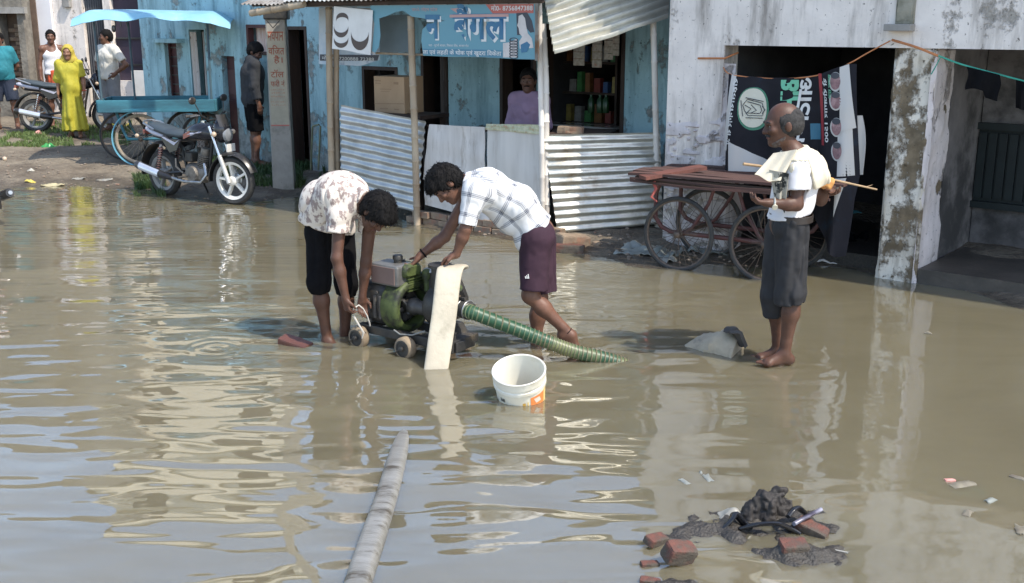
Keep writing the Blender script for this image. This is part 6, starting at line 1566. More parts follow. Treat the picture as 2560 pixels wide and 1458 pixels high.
segs = [(J['pv'], J['md'], J['side'], (0, .1, .13)), (J['md'], J['ch'], J['side'], ((Vector(J['md']) - Vector(J['pv'])).length, .1, .13)), (J['ch'], J['nk'], J['side'], ((Vector(J['md']) - Vector(J['pv'])).length + (Vector(J['ch']) - Vector(J['md'])).length, .1, .13)),
        (J['shL'], J['elL'], (0, -1, 0), (.03, .06, .07)), (J['shR'], J['elR'], (0, -1, 0), (.03, .06, .07))]
skin('shirt', pr, plaid_mat(), b2, NV, [(P(1345, 582, 6.95), (.80, 0, -.60)), (P(1158, 462, 6.92), (-.9, 0, .1))], 2, wrinkle(13, .009, (1, 1, .8), 8), seg_pattern(segs, J['side'], None))
MB().torus(P(1160, 462, 6.915), (-.93, -.1, .25), .064, .012, 24, 8).build('collar', WHITE_CLOTH, b2, True, world=True)
JS = dict(J); JS['knL'] = P(1334, 738, 6.84); JS['knR'] = P(1354, 745, 7.02)
skin('shorts', cloth_legs(JS, .96, {'L': .90, 'R': .88}, .100, .098, k=.06) , PURPLE, b2, NV, [(P(1345, 545, 6.95), (-.62, 0, .78))], 2, wrinkle(17, .009, (1.4, 1.4, .35), 9))
q = P(1318, 692, 6.735)
m_ = MB()
for i, (x0, h) in enumerate(((-.012, .008), (-.003, .015), (.006, .022))): m_.prism([q + Vector((x0, 0, -.012)), q + Vector((x0 + .007, 0, -.012)), q + Vector((x0 + .007 - .004, 0, -.012 + h)), q + Vector((x0 - .002, 0, -.012 + h))], (0, .03, 0))
tag(m_.build('logo', INK_WHITE, b2, world=True), kind='stuff')
head_details(b2, J['hd'], J['face'], J['up'], .96, hair='thick', fringe=1, puff=.017)
MB().torus(Vector(J['wrR']).lerp(Vector(J['elR']), .10), Vector(J['wrR']) - Vector(J['elR']), .031, .006, 18, 6).build('wrist_band', BLACK_CLOTH, b2, True, world=True)
MB().torus(Vector(J['anL']).lerp(Vector(J['knL']), .08), Vector(J['anL']) - Vector(J['knL']), .036, .0035, 20, 6).build('anklet', BLACK_CLOTH, b2, True, world=True)

# ------------------------------------------------------------------ old man with towel and stick
J = dict(pv=P(1970, 560, 6.60), md=P(1982, 500, 6.60), ch=P(1992, 440, 6.60), nk=P(1988, 386, 6.60), hd=P(1956, 312, 6.59), face=(-1, -.10, -.16), up=(-.12, 0, 1), side=(-.10, -1, 0), pside=(-.06, -1, 0),
         shL=P(1992, 418, 6.45), elL=P(1992, 512, 6.41), wrL=P(1928, 508, 6.38), shR=P(1995, 416, 6.76), elR=P(2052, 500, 6.86), wrR=P(2062, 466, 6.80),
         hipL=P(1978, 585, 6.53), knL=P(1984, 735, 6.51), anL=P(1961, 885, 6.53), toeL=(-.95, -.25, 0), hipR=P(1955, 585, 6.68), knR=P(1941, 742, 6.68), anR=P(1945, 878, 6.70), toeR=(-.95, .1, 0),
         handL=((-1, .05, .06), (.05, .25, .95), .55, 1), handR=((.3, -.35, -.25), (.3, -.5, .6), .8, 1))
b3_ = person('bald old man in white shirt and rolled trousers standing in the water', (J['pv'].x, J['pv'].y, 0))
body_of(b3_, J, .95, SK_DARK, NV, hs=1.07)
pr = torso_prims(J, .95, .020, .06) + sleeve(J['shL'], J['elL'], J['wrL'], .62, .082, .076) + sleeve(J['shR'], J['elR'], J['wrR'], .6, .08, .074)
skin('shirt', pr, WHITE_CLOTH, b3_, NV, [(P(1985, 536, 6.6), (.18, 0, -1)), (P(1984, 378, 6.6), (-.3, 0, 1))], 2, wrinkle(23, .007, (1, 1, .5), 9))
JT = dict(J); JT['knL'] = P(1976, 735, 6.51)
skin('trousers', cloth_legs(JT, .98, {'L': 1.08, 'R': 1.33}, .104, .080, k=.03) + [rc(P(1972, 738, 6.515), P(1972, 757, 6.515), .094, .094, .008, cap=True), rc(P(1972, 752, 6.515), P(1972, 790, 6.515), .078, .078, .003, 's')], CHARCOAL, b3_, NV, [(P(1980, 528, 6.6), (0, 0, 1))], 2, wrinkle(29, .014, (1.5, 1.5, .2), 9))
m_ = MB().lathe([(.135, -.022), (.139, -.02), (.139, .02), (.135, .022)], (0, 0, 0), (0, 0, 1), 40, close=True); cw = P(1977, 541, 6.6); m_.v = [cw + Vector((v.x * .94, v.y * 1.30, v.z)) for v in m_.v]; m_.build('belt', BELT, b3_, True, world=True)
head_details(b3_, J['hd'], J['face'], J['up'], 1.07, hair='fringe_ring', hair_mat=HAIR_GREY, moustache=True, beard=mat('stubble', (.07, .042, .032), (.14, .115, .10), 60, .9), vox=.006)
wv = Vector(J['wrL']).lerp(Vector(J['elL']), .10)
MB().torus(wv, (-1, .05, .06), .031, .007, 22, 6).build('watch_strap', mat('watch_silver', (.55, .52, .45), None, 9, .35, .6), b3_, True, world=True)
MB().lathe([(.017, 0), (.017, .009)], wv + Vector((0, -.030, -.016)), (0, -.9, -.45), 14).build('watch_face', mat('watch_dial', (.6, .55, .42), None, 9, .3), b3_, True, world=True)
# towel over the shoulder, hanging down the back and the chest: one flat folded cloth
tw = thing('towel', 'cream towel slung over the shoulder of the old man', 'towel', P(2000, 372, 6.5))
def towel_piece(extra, planes, seed):
    o = skin('cloth', torso_prims(J, .95, .042, .06) + extra, TOWEL, tw, NV, planes, 1, wrinkle(seed, .006, (1.4, .5, .45), 12)); return o
def side_plane(a, b, keep_left):
    """vertical cut through two photo points; drops what lies on the other side"""
    a, b = P(*a, 6.5), P(*b, 6.5); d = (b - a).normalized(); n_ = Vector((-d.z, 0, d.x)); n_ = n_ if n_.x > 0 else -n_
    return (a, n_ if keep_left else -n_)
NKP = (P(1984, 372, 6.6), (-.25, 0, 1))
towel_piece([el(P(2050, 420, 6.57), (.040, .11, .115), (Vector((.90, 0, .42)), (0, 1, 0), Vector((-.42, 0, .90))), .05)], [side_plane((1996, 350), (2030, 470), False), (P(2050, 462, 6.55), (.2, 0, -1)), NKP], 61)
towel_piece([], [side_plane((1986, 350), (1962, 455), True), (P(1930, 440, 6.5), (.1, 0, -1)), NKP], 65)
def fold_sheet(A, B, C, D, amp, waves, seed, sag=.02):
    A, B, C, D = map(Vector, (A, B, C, D))
    def f(u, v):
        p = A.lerp(B, u).lerp(C.lerp(D, u), v); p.y -= sag * math.sin(u * math.pi) * (.4 + .6 * v) + amp * math.sin(u * waves * 6.283 + seed + v) * (.3 + .7 * v); p.z += .010 * math.sin(u * 7 + seed) * v
        return p
    return MB().sheet(f, 26, 18, .007)
fold_sheet(P(1934, 384, 6.52), P(1992, 374, 6.40), P(1886, 440, 6.46), P(1952, 456, 6.38), .010, 2.2, 1).build('front_fold', TOWEL, tw, True, world=True)
towel_piece([], [(P(1990, 398, 6.5), (0, 0, -1)), NKP], 67)
sc_m = mat('grey_checked_cloth', (.40, .37, .30), (.30, .28, .23), 5, .95, c3=(.02, .022, .02), s3=7, lo3=.52, hi3=.56)
o = fold_sheet(P(1922, 424, 6.42), P(1972, 434, 6.36), P(1938, 500, 6.42), P(1960, 530, 6.40), .014, 1.6, 3).build('scarf_end', sc_m, None, True); tag(o, 'pale cloth with dark edges hanging down the old man chest', 'cloth')
o = MB().tube(smooth_path([P(1858, 410, 6.55), P(1960, 424, 6.66), P(2040, 440, 6.74), P(2120, 458, 6.80), P(2192, 474, 6.86)], 12), [.009 - .0003 * i for i in range(13)], 8).build('stick', mat('cane_stick', (.42, .29, .16), (.3, .2, .11), 8, .6), None, True)
tag(o, 'thin cane stick held across the back of the old man', 'stick')
m_ = MB().tube([P(2165, 468, 6.84), P(2182, 462, 6.84)], [.004, .001], 5).build('twig', MATS['cane_stick'], o, True)
o = skin('wrap', [rc(P(2036, 447, 6.73), P(2076, 455, 6.77), .032, .028, .02), rc(P(2050, 462, 6.74), P(2072, 470, 6.76), .02, .018, .02)], mat('amber_cloth', (.62, .33, .10), (.5, .2, .06), 20, .8), b3_, .007, (), 1, wrinkle(5, .006, (1, 1, 1), 20))
o.name = 'hand_wrap'

# ------------------------------------------------------------------ standing figures in the lane
FVX = .013
def standing(base, h, fdir, arms='hang', lean=0.0, stance=.11, head_turn=None, look_down=0.0):
    s = h / 1.70; f = Vector((fdir[0], fdir[1], 0)).normalized(); l = Vector((-f.y, f.x, 0)); b = Vector(base)
    A = lambda a, c, z: b + (f * a + l * c) * s + Vector((0, 0, z * s))
    hf = Vector(head_turn).normalized() if head_turn else f
    J = dict(pv=A(0, 0, .93), md=A(.0 + lean * .3, 0, 1.10), ch=A(lean * .7, 0, 1.27), nk=A(lean - .01, 0, 1.44), hd=A(lean + .015, 0, 1.58), face=(hf.x, hf.y, -look_down), up=(0, 0, 1), side=l, pside=l)
    for S, c in (('L', 1), ('R', -1)):
        J['sh' + S] = A(lean * .9, .165 * c, 1.38); J['hip' + S] = A(0, .085 * c, .90); J['kn' + S] = A(.02, stance * c, .49); J['an' + S] = A(-.01, stance * 1.1 * c, .075); J['toe' + S] = (f + l * .25 * c)
        if arms == 'hang': J['el' + S] = A(lean * .5 - .02, .225 * c, 1.10); J['wr' + S] = A(.04, .24 * c, .86); J['hand' + S] = (Vector((0, 0, -1)) + f * .15, l * -c, .35, -c)
        elif arms == 'hips': J['el' + S] = A(-.06, .36 * c, 1.13); J['wr' + S] = A(.03, .19 * c, .99); J['hand' + S] = (f * .5 - l * c * .3 + Vector((0, 0, -.6)), l * -c, .3, -c)
        elif arms == 'back': J['el' + S] = A(-.12, .23 * c, 1.12); J['wr' + S] = A(-.14, .08 * c, .96); J['hand' + S] = (-l * c + Vector((0, 0, -.4)), f * -1, .4, c)
        elif arms == 'front': J['el' + S] = A(.0, .22 * c, 1.12); J['wr' + S] = A(.12, .11 * c, .98); J['hand' + S] = (f * .5 - l * c * .6 + Vector((0, 0, -.5)), f * -1, .4, -c)
    return J, s
def shirt_on(t, J, s, m, frac, infl=.022, hem=.90, seed=0, neck=1.475, vox=FVX, r1=.066, base=0.0):
    pr = torso_prims(J, s, infl, .06) + sleeve(J['shL'], J['elL'], J['wrL'], frac, .078 * s, r1 * s, False) + sleeve(J['shR'], J['elR'], J['wrR'], frac, .078 * s, r1 * s, False)
    return skin('shirt', pr, m, t, vox, [((0, 0, base + hem * s), (0, 0, -1)), ((0, 0, base + neck * s), (0, 0, 1))], 1, wrinkle(seed, .008, (1, 1, .5), 9))
# teal shirt man
bp = P(20, 314, 19.5); bp.z = gz(bp.x, bp.y)
J, s = standing(bp, 1.69, (.15, -1), 'back', stance=.15); t = person('man in a teal polo shirt and navy shorts at the lane end', bp)
body_of(t, J, s * 1.04, SK_BROWN, FVX); pr = [el(Vector(J['md']) + Vector((.02, -.05, -.03)), (.17, .15, .16), None, .08)]
v_ = torso_prims(J, s * 1.08, .03, .06) + pr + sleeve(J['shL'], J['elL'], J['wrL'], .75, .085, .075, False) + sleeve(J['shR'], J['elR'], J['wrR'], .75, .085, .075, False)
skin('shirt', v_, mat('teal_polo', (.02, .19, .23), (.015, .14, .17), 5, .85), t, FVX, [((0, 0, bp.z + .88 * s), (0, 0, -1)), ((0, 0, bp.z + 1.47 * s), (0, 0, 1))], 1, wrinkle(31, .007))
skin('shorts', cloth_legs(J, s * 1.05, .93, .115, .112, 0), mat('navy_shorts', (.02, .028, .05), None, 6, .85), t, FVX, [((0, 0, bp.z + .99 * s), (0, 0, 1))], 1, wrinkle(33, .008, (1.4, 1.4, .3)))
head_details(t, J['hd'], J['face'], J['up'], 1.0, hair='short', vox=.011, moustache=True)
# man in the vest
bp = P(148, 312, 19.9); bp.z = gz(bp.x, bp.y)
J, s = standing(bp, 1.70, (.6, -.8), 'hang', stance=.10, head_turn=(.35, -1, 0)); t = person('man in a white vest and orange wrap behind a parked motorcycle', bp)
body_of(t, J, s * .95, SK_BROWN, FVX)
pr = torso_prims(J, s * .95, .014, .06) + [el(Vector(J['nk']) + Vector((.03, -.08, -.03)), (.085, .09, .10), None, .01, 's')] + [el(Vector(J['sh' + S]) + Vector((0, 0, .02)), (.09, .09, .13), None, .01, 's') for S in 'LR']
skin('vest', pr, WHITE_CLOTH, t, FVX, [((0, 0, bp.z + .93 * s), (0, 0, -1))], 1, wrinkle(35, .005))
skin('wrap', [rc(J['pv'], Vector(J['pv']) - Vector((0, 0, .40 * s)), .145, .165, .05, cap=True)], mat('orange_cotton', (.50, .085, .025), (.4, .06, .02), 5, .85), t, FVX, [((0, 0, bp.z + 1.0 * s), (0, 0, 1))], 1, wrinkle(37, .016, (1.6, 1.6, .12), 9))
head_details(t, J['hd'], J['face'], J['up'], 1.0, hair='short', vox=.011)
# man in the white tee
bp = P(286, 318, 18.9); bp.z = gz(bp.x, bp.y)
J, s = standing(bp, 1.72, (-.5, -.85), 'hips', stance=.11, head_turn=(-.9, -.5, 0)); t = person('man in a cream tee and grey trousers, hands on hips behind the blue cart', bp)
body_of(t, J, s, SK_BROWN, FVX); shirt_on(t, J, s, mat('cream_tee', (.62, .59, .53), (.55, .52, .46), 5, .85), .75, seed=41, hem=.88, base=bp.z)
skin('trousers', cloth_legs(J, s, 1.85, .105, .085, 0), mat('grey_trouser', (.21, .21, .22), (.16, .16, .17), 6, .85), t, FVX, [((0, 0, bp.z + .99 * s), (0, 0, 1))], 1, wrinkle(43, .009, (1.5, 1.5, .3)))
head_details(t, J['hd'], J['face'], J['up'], 1.0, hair='short', vox=.011, moustache=True)
# man in dark kurta by the pole
bp = P(640, 402, 15.25); bp.z = gz(bp.x, bp.y)
J, s = standing(bp, 1.72, (.8, .35), 'hang', lean=.03, stance=.08, head_turn=(.9, -.3, 0), look_down=.55); t = person('man in a charcoal long shirt standing behind the concrete pole, looking down', bp)
J['hd'] = Vector(J['hd']) + Vector((.03, 0, -.03))
body_of(t, J, s * 1.02, SK_BROWN, .010); shirt_on(t, J, s * 1.06, mat('charcoal_kurta', (.030, .032, .036), (.022, .023, .026), 5, .9), 1.7, .035, .72, 47, vox=.011, r1=.055, base=bp.z)
skin('shorts', cloth_legs(J, s * 1.04, 1.0, .112, .10, 0), BLACK_CLOTH, t, .011, [((0, 0, bp.z + .9 * s), (0, 0, 1))], 1, wrinkle(49, .006))
head_details(t, J['hd'], J['face'], J['up'], 1.0, hair='thick', vox=.010)
# shopkeeper behind the counter
bp = FS.w(FS.at(1322, 320, .42).x, .42, 0); bp.z = .02
J, s = standing(bp, 1.62, (-.5, -.85), 'front', stance=.1, head_turn=(-.2, -1, 0)); t = person('shopkeeper in a lilac shirt behind the stall counter', (bp.x, bp.y, .1))
body_of(t, J, s, SK_DARK, .010, feet=True); shirt_on(t, J, s, mat('lilac_shirt', (.27, .18, .26), (.22, .145, .21), 5, .85), 1.6, .028, .85, 53, vox=.010, r1=.052, base=bp.z)
skin('trousers', cloth_legs(J, s, 1.9, .105, .08, 0), CHARCOAL, t, .012, [((0, 0, bp.z + .99 * s), (0, 0, 1))], 1)
head_details(t, J['hd'], J['face'], J['up'], 1.0, hair='short', vox=.010, moustache=True)
# woman in the yellow sari
bp = P(190, 338, 18.35); bp.z = gz(bp.x, bp.y)
J, s = standing(bp, 1.50, (.1, -1), 'hang', stance=.075, head_turn=(.1, -1, 0)); t = person('woman in a yellow sari drawn over her head, standing on the grass', bp)
body_of(t, J, s, SK_MID, FVX)
SARI = mat('yellow_sari', (.42, .37, .03), (.34, .30, .025), 4, .75, c3=(.40, .38, .05), s3=3)
b_ = Vector(bp); SV = Vector((0, 0, 1))
pr = [rc(Vector(J['pv']) + SV * .02, b_ + SV * .13, .135, .20, .06, cap=True), rc(J['pv'], Vector(J['md']), .135, .12, .06)] + torso_prims(J, s, .018, .06) + sleeve(J['shL'], J['elL'], J['wrL'], .85, .07, .066, False) + sleeve(J['shR'], J['elR'], J['wrR'], 1.1, .078, .085, False)
pr += [rc(Vector(J['shR']) + Vector((-.01, -.05, 0)), Vector(J['pv']) + Vector((.05, -.11, .02)), .06, .06, .06), rc(Vector(J['pv']) + Vector((.03, -.12, .05)), Vector(J['pv']) + Vector((-.02, -.15, -.45)), .05, .07, .05)]
skin('sari', pr, SARI, t, .012, [], 1, lambda v: .020 * np.sin(np.arctan2(v[:, 0] - b_.x, -(v[:, 1] - b_.y)) * 11 + 3 * (v[:, 2] - b_.z)) * np.clip((b_.z + .75 - v[:, 2]) / .5, 0, 1) + wrinkle(57, .007, (1.3, 1.3, .4), 10)(v))
f_, u_, l_ = frame_of(J['face'], J['up']); hc = Vector(J['hd'])
pr = [el(hc + u_ * .02 - f_ * .012, (.118, .098, .128), (f_, l_, u_), .02), rc(hc - f_ * .05 - u_ * .05, Vector(J['nk']) - f_ * .06 - u_ * .06, .085, .10, .05), rc(Vector(J['nk']) + l_ * .06, Vector(J['nk']) - l_ * .06, .085, .085, .05), el(hc + f_ * .10 - u_ * .03, (.11, .072, .115), (f_, l_, u_), .015, 's')]
skin('veil', pr, mat('gold_edged_veil', (.44, .34, .05), (.36, .28, .04), 5, .75), t, .011, [], 1, wrinkle(59, .006, (1, 1, .6), 14))
head_details(t, J['hd'], J['face'], J['up'], .96, vox=.011, hair_mat=HAIR, brow=True)
MB().torus(Vector(J['wrL']).lerp(Vector(J['elL']), .1), Vector(J['wrL']) - Vector(J['elL']), .033, .008, 16, 6).build('bangle', mat('red_bangle', (.5, .08, .05), None, 8, .4), t, True, world=True)
# ------------------------------------------------------------------ party banner on the line before the verandah
def ban_top(px):   # sagging line: height of the rope along the banner, read in the verandah frame
    pts = [(1822, 184), (1900, 194), (1980, 195), (2050, 186), (2120, 160)]
    return np.interp(px, [p[0] for p in pts], [p[1] for p in pts])
BY = -.16
bn = thing('banner', 'dark printed party banner with a lantern emblem hung over a line', 'banner', FB.w(FB.at(1960, 200, BY).x, BY, 1.0), FB.rz)
def ban(px, py, off=0.0):
    """banner surface: photo-measured sheet in the verandah frame with folds in depth"""
    q = FB.at(px, py, BY); k = (py - ban_top(px)) / 260.
    q.y += .045 * math.sin(px * .05 + .6) * (.25 + k) + .018 * math.sin(px * .11 + py * .012) * k + .02 * math.sin(px * .021 - py * .01) - off
    return FB.m @ q
def ban_patch(name, fn, nu, nv, mtl, off=0.003, th=None):
    f = lambda u, v: ban(*fn(u, v), off)
    (MB().sheet(f, nu, nv, th) if th else MB().grid(f, nu, nv)).build(name, mtl, bn, True, world=True)
NAVY = mat('banner_navy', (.010, .010, .014), (.018, .017, .022), 3, .7, c3=(.015, .035, .06), s3=1.6, spec=.2)
def body_fn(u, v):
    px = 1826 + (2142 - 1826) * u; t = ban_top(px); b = np.interp(px, [1826, 1860, 1990, 2060, 2100, 2142], [455, 452, 470, 600, 640, 440]); return px - (14 * v if u < .2 else 0), t + (b - t) * v
ban_patch('cloth', body_fn, 60, 44, NAVY, 0, .004)
W_CLOTH = mat('banner_white', (.52, .49, .45), (.5, .49, .47), 4, .6)
ban_patch('white_corner', lambda u, v: (1828 + 150 * u * (1 - .12 * v), 352 + 90 * u * .9 * (1 - v) + (440 - 352) * v + 4 * u), 16, 14, W_CLOTH, .006)
ban_patch('white_edge', lambda u, v: (1834 + 12 * u - 26 * v, 186 + 190 * v), 3, 24, W_CLOTH, .005)
ban_patch('white_fold', lambda u, v: (2104 + 22 * u + 14 * v * u, 160 + 8 * (1 - u) + 160 * v), 5, 22, W_CLOTH, .010)
ban_patch('white_fold', lambda u, v: (2098 + 34 * u, 300 + 140 * v - 26 * u * (1 - v) * 0), 6, 18, W_CLOTH, .004)
m_ = MB().sheet(lambda u, v: ban(2128 + 22 * u + 6 * math.sin(v * 4), 290 + 150 * v, -.03), 5, 16, .004); m_.build('back_flap', W_CLOTH, bn, True, world=True)
m_ = MB().sheet(lambda u, v: ban(2100 + 34 * u * (1 - .6 * v), 440 + 200 * v, -.02), 5, 20, .004); m_.build('hanging_tail', NAVY, bn, True, world=True)
m_ = MB().sheet(lambda u, v: ban(2094 + 24 * u * (1 - v), 445 + 95 * v, .004), 5, 12, .003); m_.build('tail_white', W_CLOTH, bn, True, world=True)
# lantern emblem
GREEN_INK = mat('banner_green', (.05, .20, .12), None, 5, .5); MINT = mat('banner_mint', (.16, .48, .30), (.13, .42, .26), 5, .5); CREAM_INK = mat('banner_cream', (.60, .58, .47), (.54, .52, .42), 5, .5); RED_INK = mat('banner_red', (.32, .03, .04), None, 5, .5)
def disc(cx, cy, rx, ry, mtl, off, name, r0=0.0, pw=2.3):
    def f(u, v):
        a = 2 * math.pi * u; k = r0 + (1 - r0) * v; c_, s_ = math.cos(a), math.sin(a)
        return cx + rx * k * math.copysign(abs(c_) ** (2 / pw), c_), cy + ry * k * math.copysign(abs(s_) ** (2 / pw), s_)
    ban_patch(name, f, 28, 5, mtl, off)
disc(1885, 272, 35, 54, GREEN_INK, .004, 'emblem_edge'); disc(1884, 270, 31, 49, CREAM_INK, .007, 'emblem')
def ink_line(pts, w_, mtl, off, name, closed=False):
    q = [ban(x, y, off) for x, y in pts]
    MB().tube(q, w_, 5, closed=closed).build(name, mtl, bn, True, world=True)
for pts in ([(1862, 262), (1872, 248), (1905, 258), (1910, 275), (1905, 290), (1872, 288), (1866, 276), (1862, 262)], [(1872, 254), (1900, 263), (1904, 276), (1900, 284), (1872, 282)], [(1862, 290), (1858, 250)], [(1866, 262), (1880, 272), (1868, 284)], [(1880, 262), (1892, 276), (1880, 282)], [(1905, 266), (1912, 275), (1905, 284)], [(1868, 244), (1908, 254)], [(1868, 294), (1906, 296)]):
    ink_line(pts, .0035, INK_DARK, .010, 'lantern_line')
def ban_text(body, px, py, length, height, mtl, off=.006, bold=.02, lean=0.0):
    """letters turned a quarter: the line runs down the banner"""
    inv_ = root_matrix(bn).inverted()
    lettering(body, mtl, bn, lambda x, y: inv_ @ ban(px - y * 100 + lean * x * 100, py + x * 100, off), length / 100., height / 100., bold)
ban_text('BIH', 1996, 200, 76, 44, MINT, .006, .05); ban_text('आटा म', 2034, 192, 170, 32, INK_WHITE, .007, .03, -.16)
for px_, py_, tx, ln, hh in ((1852, 195, 'रोहतास', 84, 13), (1842, 280, 'नगर सभा', 82, 12)): ban_text(tx, px_, py_, ln, hh, INK_WHITE, .006, .02, -.12)
ban_patch('red_stripe', lambda u, v: (2046 + 9 * u + 4 * v, 184 + 180 * v), 2, 20, RED_INK, .004); ban_patch('blue_stripe', lambda u, v: (2020 + 26 * u, 310 + 40 * v), 4, 6, mat('banner_blue', (.04, .16, .24), None, 5, .5), .003)
ban_text('से रोजगार 1500', 2070, 196, 160, 13, INK_WHITE, .007, .02, .02); ban_text('सबका साथ', 2082, 186, 60, 8, MINT, .007, .01, .03)
FACE = mat('printed_portrait', (.30, .17, .17), (.16, .08, .09), 22, .5, c3=(.42, .28, .28), s3=12)
for cy in (204, 252, 318, 378):
    cx = 2094 + (cy - 240) * .02; disc(cx, cy, 17, 24, W_CLOTH, .006, 'portrait_ring', .0, 2); disc(cx, cy - 1, 13, 21, FACE, .010, 'portrait', .0, 2); disc(cx, cy - 15, 11, 8, INK_DARK, .013, 'portrait_hair', .0, 2)
# lines
ORANGE_ROPE = mat('orange_rope', (.50, .20, .08), (.42, .16, .06), 12, .8); GREEN_ROPE = mat('green_rope', (.05, .35, .25), None, 12, .8)
q = [FB.m @ FB.at(1745, 146, -.01), FB.m @ FB.at(1812, 146, -.05), FB.m @ FB.at(1845, 132, .1)]
o = MB().tube(q, .009, 6).build('rope', ORANGE_ROPE, None, True); tag(o, 'short orange rope tied across the left jamb of the verandah', 'rope')
q = smooth_path([FB.m @ FB.at(1808, 168, .02), ban(1830, 186, -.004), ban(1900, 195, -.004), ban(1980, 196, -.004), ban(2050, 187, -.004), ban(2120, 161, -.004), FB.m @ FB.at(2170, 132, -.06), FB.m @ FB.at(2226, 102, -.03)], 40)
o = MB().tube(q, .0055, 6).build('clothes_line', ORANGE_ROPE, None, True); tag(o, 'sagging orange line that carries the party banner', 'rope')
q = smooth_path([FB.m @ FB.at(2230, 100, -.03), FB.m @ FB.at(2290, 118, -.08), FB.m @ FB.at(2345, 140, -.05)], 10)
o = MB().tube(q, .010, 6).build('rope', ORANGE_ROPE, None, True); tag(o, 'orange rope end knotted to the green line on the pillar', 'rope')
q = smooth_path([FB.m @ FB.at(2335, 135, -.05), FB.m @ FB.at(2400, 160, .0), FB.m @ FB.at(2480, 182, .05), FB.m @ FB.at(2580, 208, .1)], 14)
o = MB().tube(q, .007, 6).build('clothes_line', GREEN_ROPE, None, True); tag(o, 'green clothes line stretched before the verandah wall', 'rope')
MB().tube([FB.m @ FB.at(2352, 142, -.04), FB.m @ FB.at(2340, 165, -.03), FB.m @ FB.at(2328, 186, -.02)], .005, 6).build('loose_end', GREEN_ROPE, o, True)
def cl_fn(u, v):
    px = 2418 + 82 * u; t = np.interp(px, [2400, 2480, 2580], [164, 184, 208]); L = (62 - 14 * math.sin(u * 3.1 + .3)) if u < .6 else 66
    q = FB.at(px + 4 * math.sin(v * 5), t - 2 + L * v, .02); q.y += .02 * math.sin(u * 11) * v - .012; return FB.m @ q
o = MB().sheet(cl_fn, 18, 14, .008).build('hanging_shorts', BLACK_CLOTH, None, True); tag(o, 'black shorts hanging from the green clothes line', 'shorts')
def cl_fn2(u, v):
    q = FB.at(2540 + 30 * u, 200 + 8 * u + 70 * v, .08); q.y += .02 * math.sin(u * 9) * v; return FB.m @ q
o = MB().sheet(cl_fn2, 8, 8, .008).build('hanging_cloth', BLACK_CLOTH, None, True); tag(o, 'dark cloth at the far end of the green clothes line', 'cloth')

# ------------------------------------------------------------------ crumpled litter
def crumple(name, c, size, mtl, label, cat, seed=0, amp=.03, flat=.35, rz=0.0, sc=9, parent=None, n=22):
    c = Vector(c); X, Y_ = size; U, W = np.meshgrid(np.linspace(-.5, .5, n + 1), np.linspace(-.5, .5, n + 1)); U, W = U.ravel(), W.ravel()
    th_ = np.arctan2(W, U); rr = np.maximum(np.abs(U), np.abs(W)) * 2; rim = 1 + .25 * vnoise(np.stack([np.cos(th_), np.sin(th_), np.full_like(th_, seed)], 1), 2.4, seed, 2)
    x, y = U * X * rim, W * Y_ * rim; p = np.stack([x, y, np.full_like(x, seed * 1.3)], 1)
    h = np.abs(vnoise(p, sc, seed, 3)) * amp * 2 + amp * .3 - rr ** 2 * amp * flat * 2
    cs, sn = math.cos(rz), math.sin(rz)
    m_ = MB(); top = [Vector((c.x + a * cs - b * sn, c.y + a * sn + b * cs, c.z + max(hh, -.02))) for a, b, hh in zip(x, y, h)]
    N_ = n + 1; m_.v = top + [v - Vector((0, 0, .006)) for v in top]; k = len(top)
    for j in range(n):
        for i in range(n):
            a = j * N_ + i; m_.f.append((a, a + 1, a + N_ + 1, a + N_)); m_.f.append((k + a + N_, k + a + N_ + 1, k + a + 1, k + a))
    rimi = list(range(n)) + [n + N_ * j for j in range(n)] + [N_ * n + n - i for i in range(n)] + [N_ * (n - j) for j in range(n)]
    for q in range(len(rimi)): a, b = rimi[q], rimi[(q + 1) % len(rimi)]; m_.f.append((b, a, k + a, k + b))
    o = m_.build(name, mtl, parent, True)
    return tag(o, label, cat)
PALE_PL = mat('pale_plastic', (.25, .26, .235), (.18, .19, .17), 7, .35, c3=(.14, .15, .13), s3=6); WHITE_PL = mat('white_plastic', (.33, .32, .28), (.23, .22, .19), 8, .4, c3=(.3, .27, .2), s3=6)
BLACK_PL = mat('black_plastic', (.010, .010, .012), (.02, .02, .022), 10, .22); YEL_PL = mat('yellow_plastic', (.60, .48, .10), (.5, .4, .08), 9, .4); PINK_PL = mat('pink_paper', (.60, .28, .24), None, 9, .6)
def gpos(px, py, z=.0):
    q = G(px, py, z); return Vector((q.x, q.y, gz(q.x, q.y)))
def onw(px, py): q = G(px, py, 0); return Vector((q.x, q.y, max(0.0, gz(q.x, q.y)) + .002))
crumple('plastic_sheet', onw(1620, 640), (.55, .30), PALE_PL, 'crumpled pale plastic sacking under the left wheel of the wooden cart', 'plastic', 3, .05, .3, -.4)
crumple('plastic_sheet', onw(1768, 632), (.50, .32), PALE_PL, 'crumpled pale plastic between the wheels of the wooden cart', 'plastic', 5, .06, .3, -.4)
crumple('plastic_bag', onw(1665, 658), (.17, .12), WHITE_PL, 'small wet white bag at the water edge below the wooden cart', 'bag', 8, .045, .3, .3)
crumple('plastic_bag', onw(1782, 612), (.26, .2), mat('green_white_plastic', (.25, .36, .22), (.5, .5, .45), 9, .4), 'green and white bag lying behind the cart wheels', 'bag', 11, .05)
crumple('cloth_heap', onw(2112, 632), (.42, .34), BLACK_CLOTH, 'black cloth heap at the foot of the banner', 'cloth', 13, .10, .2); crumple('bag', onw(2128, 596), (.14, .1), mat('aqua_plastic', (.10, .34, .38), None, 9, .4), 'aqua plastic scrap on the black cloth heap', 'bag', 17, .03).location.z += .16
crumple('paper_sheet', onw(2090, 660), (.42, .12), PAPER, 'flat white paper strip by the verandah edge', 'paper', 19, .02, .3, -.5)
